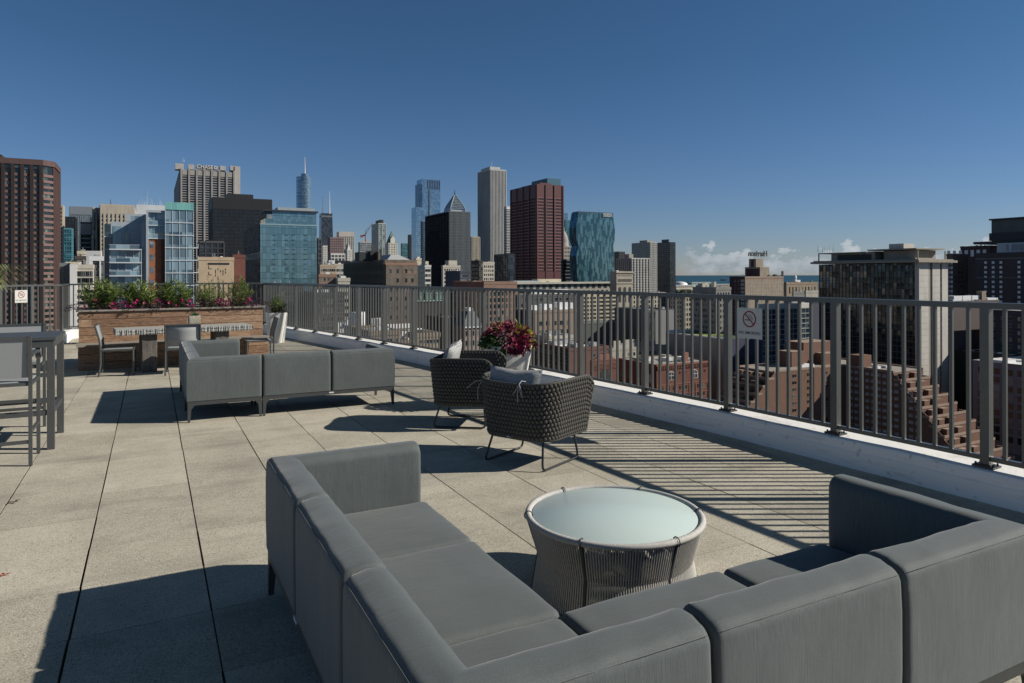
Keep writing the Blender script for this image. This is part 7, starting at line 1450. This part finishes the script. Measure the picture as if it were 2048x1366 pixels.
for f_ in (.06,.45,.55,.93): c = x0+(x1-x0)*f_; mb = MB(); mb.tube([(c+.55*math.cos(a),y0-.1,z-4+.55*math.sin(a)) for a in [2*math.pi*k/12 for k in range(12)]], .14, 5, closed=True); mb.obj('round_ornament', rbl, root)
wins(root, bx, 'S', 8, 6, 1.0, 1.9, 10.4, 3.8, .04, .04, split=1); 
for i in range(4):
    c = y0+5+i*7; pts = [(c-1.4,z-8.5),(c+1.4,z-8.5)]+[(c+1.4*math.cos(math.pi*k/8), z-5.8+1.4*math.sin(math.pi*k/8)) for k in range(9)]; n = len(pts); mb = MB(); mb.add([(x0-.36,p[0],p[1]) for p in pts], [tuple(range(n-1,-1,-1))]); mb.obj('window', m_win, root)
extra(root, 'chimney', rbl, pxblk(1368,1377,708,733,bx,4,2)); rooftop(root, [x0+2,x1-6,y0+4,y1,z], 9, 7, MATS['pale_low'], (.8,3)); rooftop(root, [x0+2,x1-6,y0+4,y1,z], 10, 4, M_ROOFW, (.6,2))
bx = B(1218,1224,1342,700,372); root = block('pale_roofed_building', 'low pale building crowded with rooftop machinery behind the arched red building', bx, bm('pale_low',(0,0,0)), cat='building', roof_m=M_ROOFW); rooftop(root, bx, 41, 9, M_MECH, (1,4.5)); rooftop(root, bx, 42, 4, MATS['pale_low'], (2,6)); wins(root, bx, 'S', 10, 4, 1.2, 1.6, 2, 3.6)
bx = B(1064,1140,1217,700,300); x0,x1,y0,y1,z = bx; root = block('brick_building', 'salmon red brick building with blank corner behind the near armchair', bx, bm('rose_brick', (.165,.075,.06), .12, .6), cat='building', roof_m=M_ROOFW); extra(root, 'west_wall', bm('shaded_rose_brick', (.06,.04,.035)), (x0-.3,x0-.02,y0+.2,y1,G0,z-.3)); wins(root, bx, 'S', 3, 10, .8, 1.5, 2.2, 3.3, .3, .05); wins(root, [x0-.3,x1,y0,y1,z], 'W', 14, 9, .9, 1.5, 1.6, 3.2, glass=m_win); rooftop(root, bx, 18, 7, M_MECH, (.7,2.4))  # west wall coloured near black to hold its shade
bx = B(1180,1186,1232,722,268); x0,x1,y0,y1,z = bx; root = block('gabled_brick_building', 'narrow red brick building with stepped gable and one big arch', bx, rb, cat='building', roof=False); c = (x0+x1)/2; mb = MB(); mb.add([(x0,y0-.1,z),(x1,y0-.1,z),(c+2.6,y0-.1,z+1.8),(c+2.6,y0-.1,z+2.3),(c-2.6,y0-.1,z+2.3),(c-2.6,y0-.1,z+1.8),(x0,y0+.6,z),(x1,y0+.6,z),(c+2.6,y0+.6,z+1.8),(c+2.6,y0+.6,z+2.3),(c-2.6,y0+.6,z+2.3),(c-2.6,y0+.6,z+1.8)], [(0,1,2,3,4,5),(11,10,9,8,7,6),(1,7,8,2),(2,8,9,3),(3,9,10,4),(4,10,11,5),(5,11,6,0)]); mb.obj('gable', rbl, root); extra(root, 'roof', M_ROOF, (x0+.2,x1-.2,y0+.7,y1,z-.1,z+.1))
mo = MB(); arch(mo, c, z-5.5, 2.1, y0-.1, 5); o = mo.obj('window', M_DK, root); mo = MB(); 
for k in range(5): mo.box(x0-.15,x1+.15,y0-.25,y0,z-1.4-k*.5,z-1.2-k*.5)
mo.obj('brick_bands', rbl, root)
bx = B(1070,1096,1148,676,330); root = block('pale_roofed_building', 'pale grey flat roofed building beside the tan brick block', bx, bm('pale_low',(0,0,0)), cat='building', roof_m=M_ROOFW); rooftop(root, bx, 51, 5, M_MECH, (1,3))
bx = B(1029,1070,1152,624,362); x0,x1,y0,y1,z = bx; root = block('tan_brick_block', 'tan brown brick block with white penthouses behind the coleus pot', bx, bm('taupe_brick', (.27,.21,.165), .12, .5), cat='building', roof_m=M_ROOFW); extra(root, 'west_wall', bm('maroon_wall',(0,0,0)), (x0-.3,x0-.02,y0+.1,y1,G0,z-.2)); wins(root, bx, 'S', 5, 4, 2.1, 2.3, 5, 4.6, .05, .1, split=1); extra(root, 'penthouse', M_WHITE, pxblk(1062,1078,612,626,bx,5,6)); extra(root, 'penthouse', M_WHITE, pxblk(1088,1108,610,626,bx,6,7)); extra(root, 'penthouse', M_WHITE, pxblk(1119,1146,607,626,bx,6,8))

# ---- unremarkable low rooftops further down, only glimpsed
rr = random.Random(77); cols = [MATS[k] for k in ('charcoal_brick','tan_dull','umber_brick','pale_low','rose_brick','shadow_brick','taupe_brick','slate_wall')]; FB = []
cands = []
for i in range(26):
    for j in range(4): cands.append((500+i*55+rr.uniform(-15,15), 225+j*170+rr.uniform(-40,40)))
for i in range(14):
    for d_ in (95, 140, 185): cands.append((700+i*120+rr.uniform(-30,30), d_+rr.uniform(-10,10)))
taken = [(o.matrix_world.translation, o) for o in []]
occ = []
bpy.context.view_layer.update()
for o in C.objects:
    if o.parent is None and o.get('category') and o.children:
        xs, ys, zs = [], [], []
        for ch_ in o.children:
            if ch_.type == 'MESH':
                for v in ch_.bound_box: xs.append(v[0]); ys.append(v[1]); zs.append(v[2])
        if xs and max(ys) > 60: occ.append((min(xs),max(xs),min(ys),max(ys)))
nb_ = 0
for px, D in cands:
    e, n, _ = at(px, 600, D); w_, d_ = rr.uniform(14,30), rr.uniform(14,30); h_ = rr.uniform(9,26)
    if any(e < b[1]+1.5 and e+w_ > b[0]-1.5 and n < b[3]+1.5 and n+d_ > b[2]-1.5 for b in occ) or any(abs(e+w_/2-s) < w_/2+8 for s in (70,170,285)): continue
    bx = [e,e+w_,n,n+d_,G0+h_]; occ.append((e,e+w_,n,n+d_)); nb_ += 1
    root = block('low_rise_building', 'plain low building among the streets far below the railing', bx, rr.choice(cols), cat='building', roof_m=rr.choice((M_ROOF,M_ROOFW,M_ROOF)), group='plain low buildings down between the larger blocks'); mbw = MB()
    for k in range(int(h_/3.5)):
        for i in range(int(w_/3)): mbw.box(e+1+i*3,e+2.3+i*3,n-.06,n,G0+h_-3.2-k*3.4,G0+h_-1.6-k*3.4)
        for i in range(int(d_/3)): mbw.box(e-.06,e,n+1+i*3,n+2.3+i*3,G0+h_-3.2-k*3.4,G0+h_-1.6-k*3.4)
    if mbw.v: mbw.obj('window', m_win, root)['kind'] = 'stuff'
print('fillers', nb_)
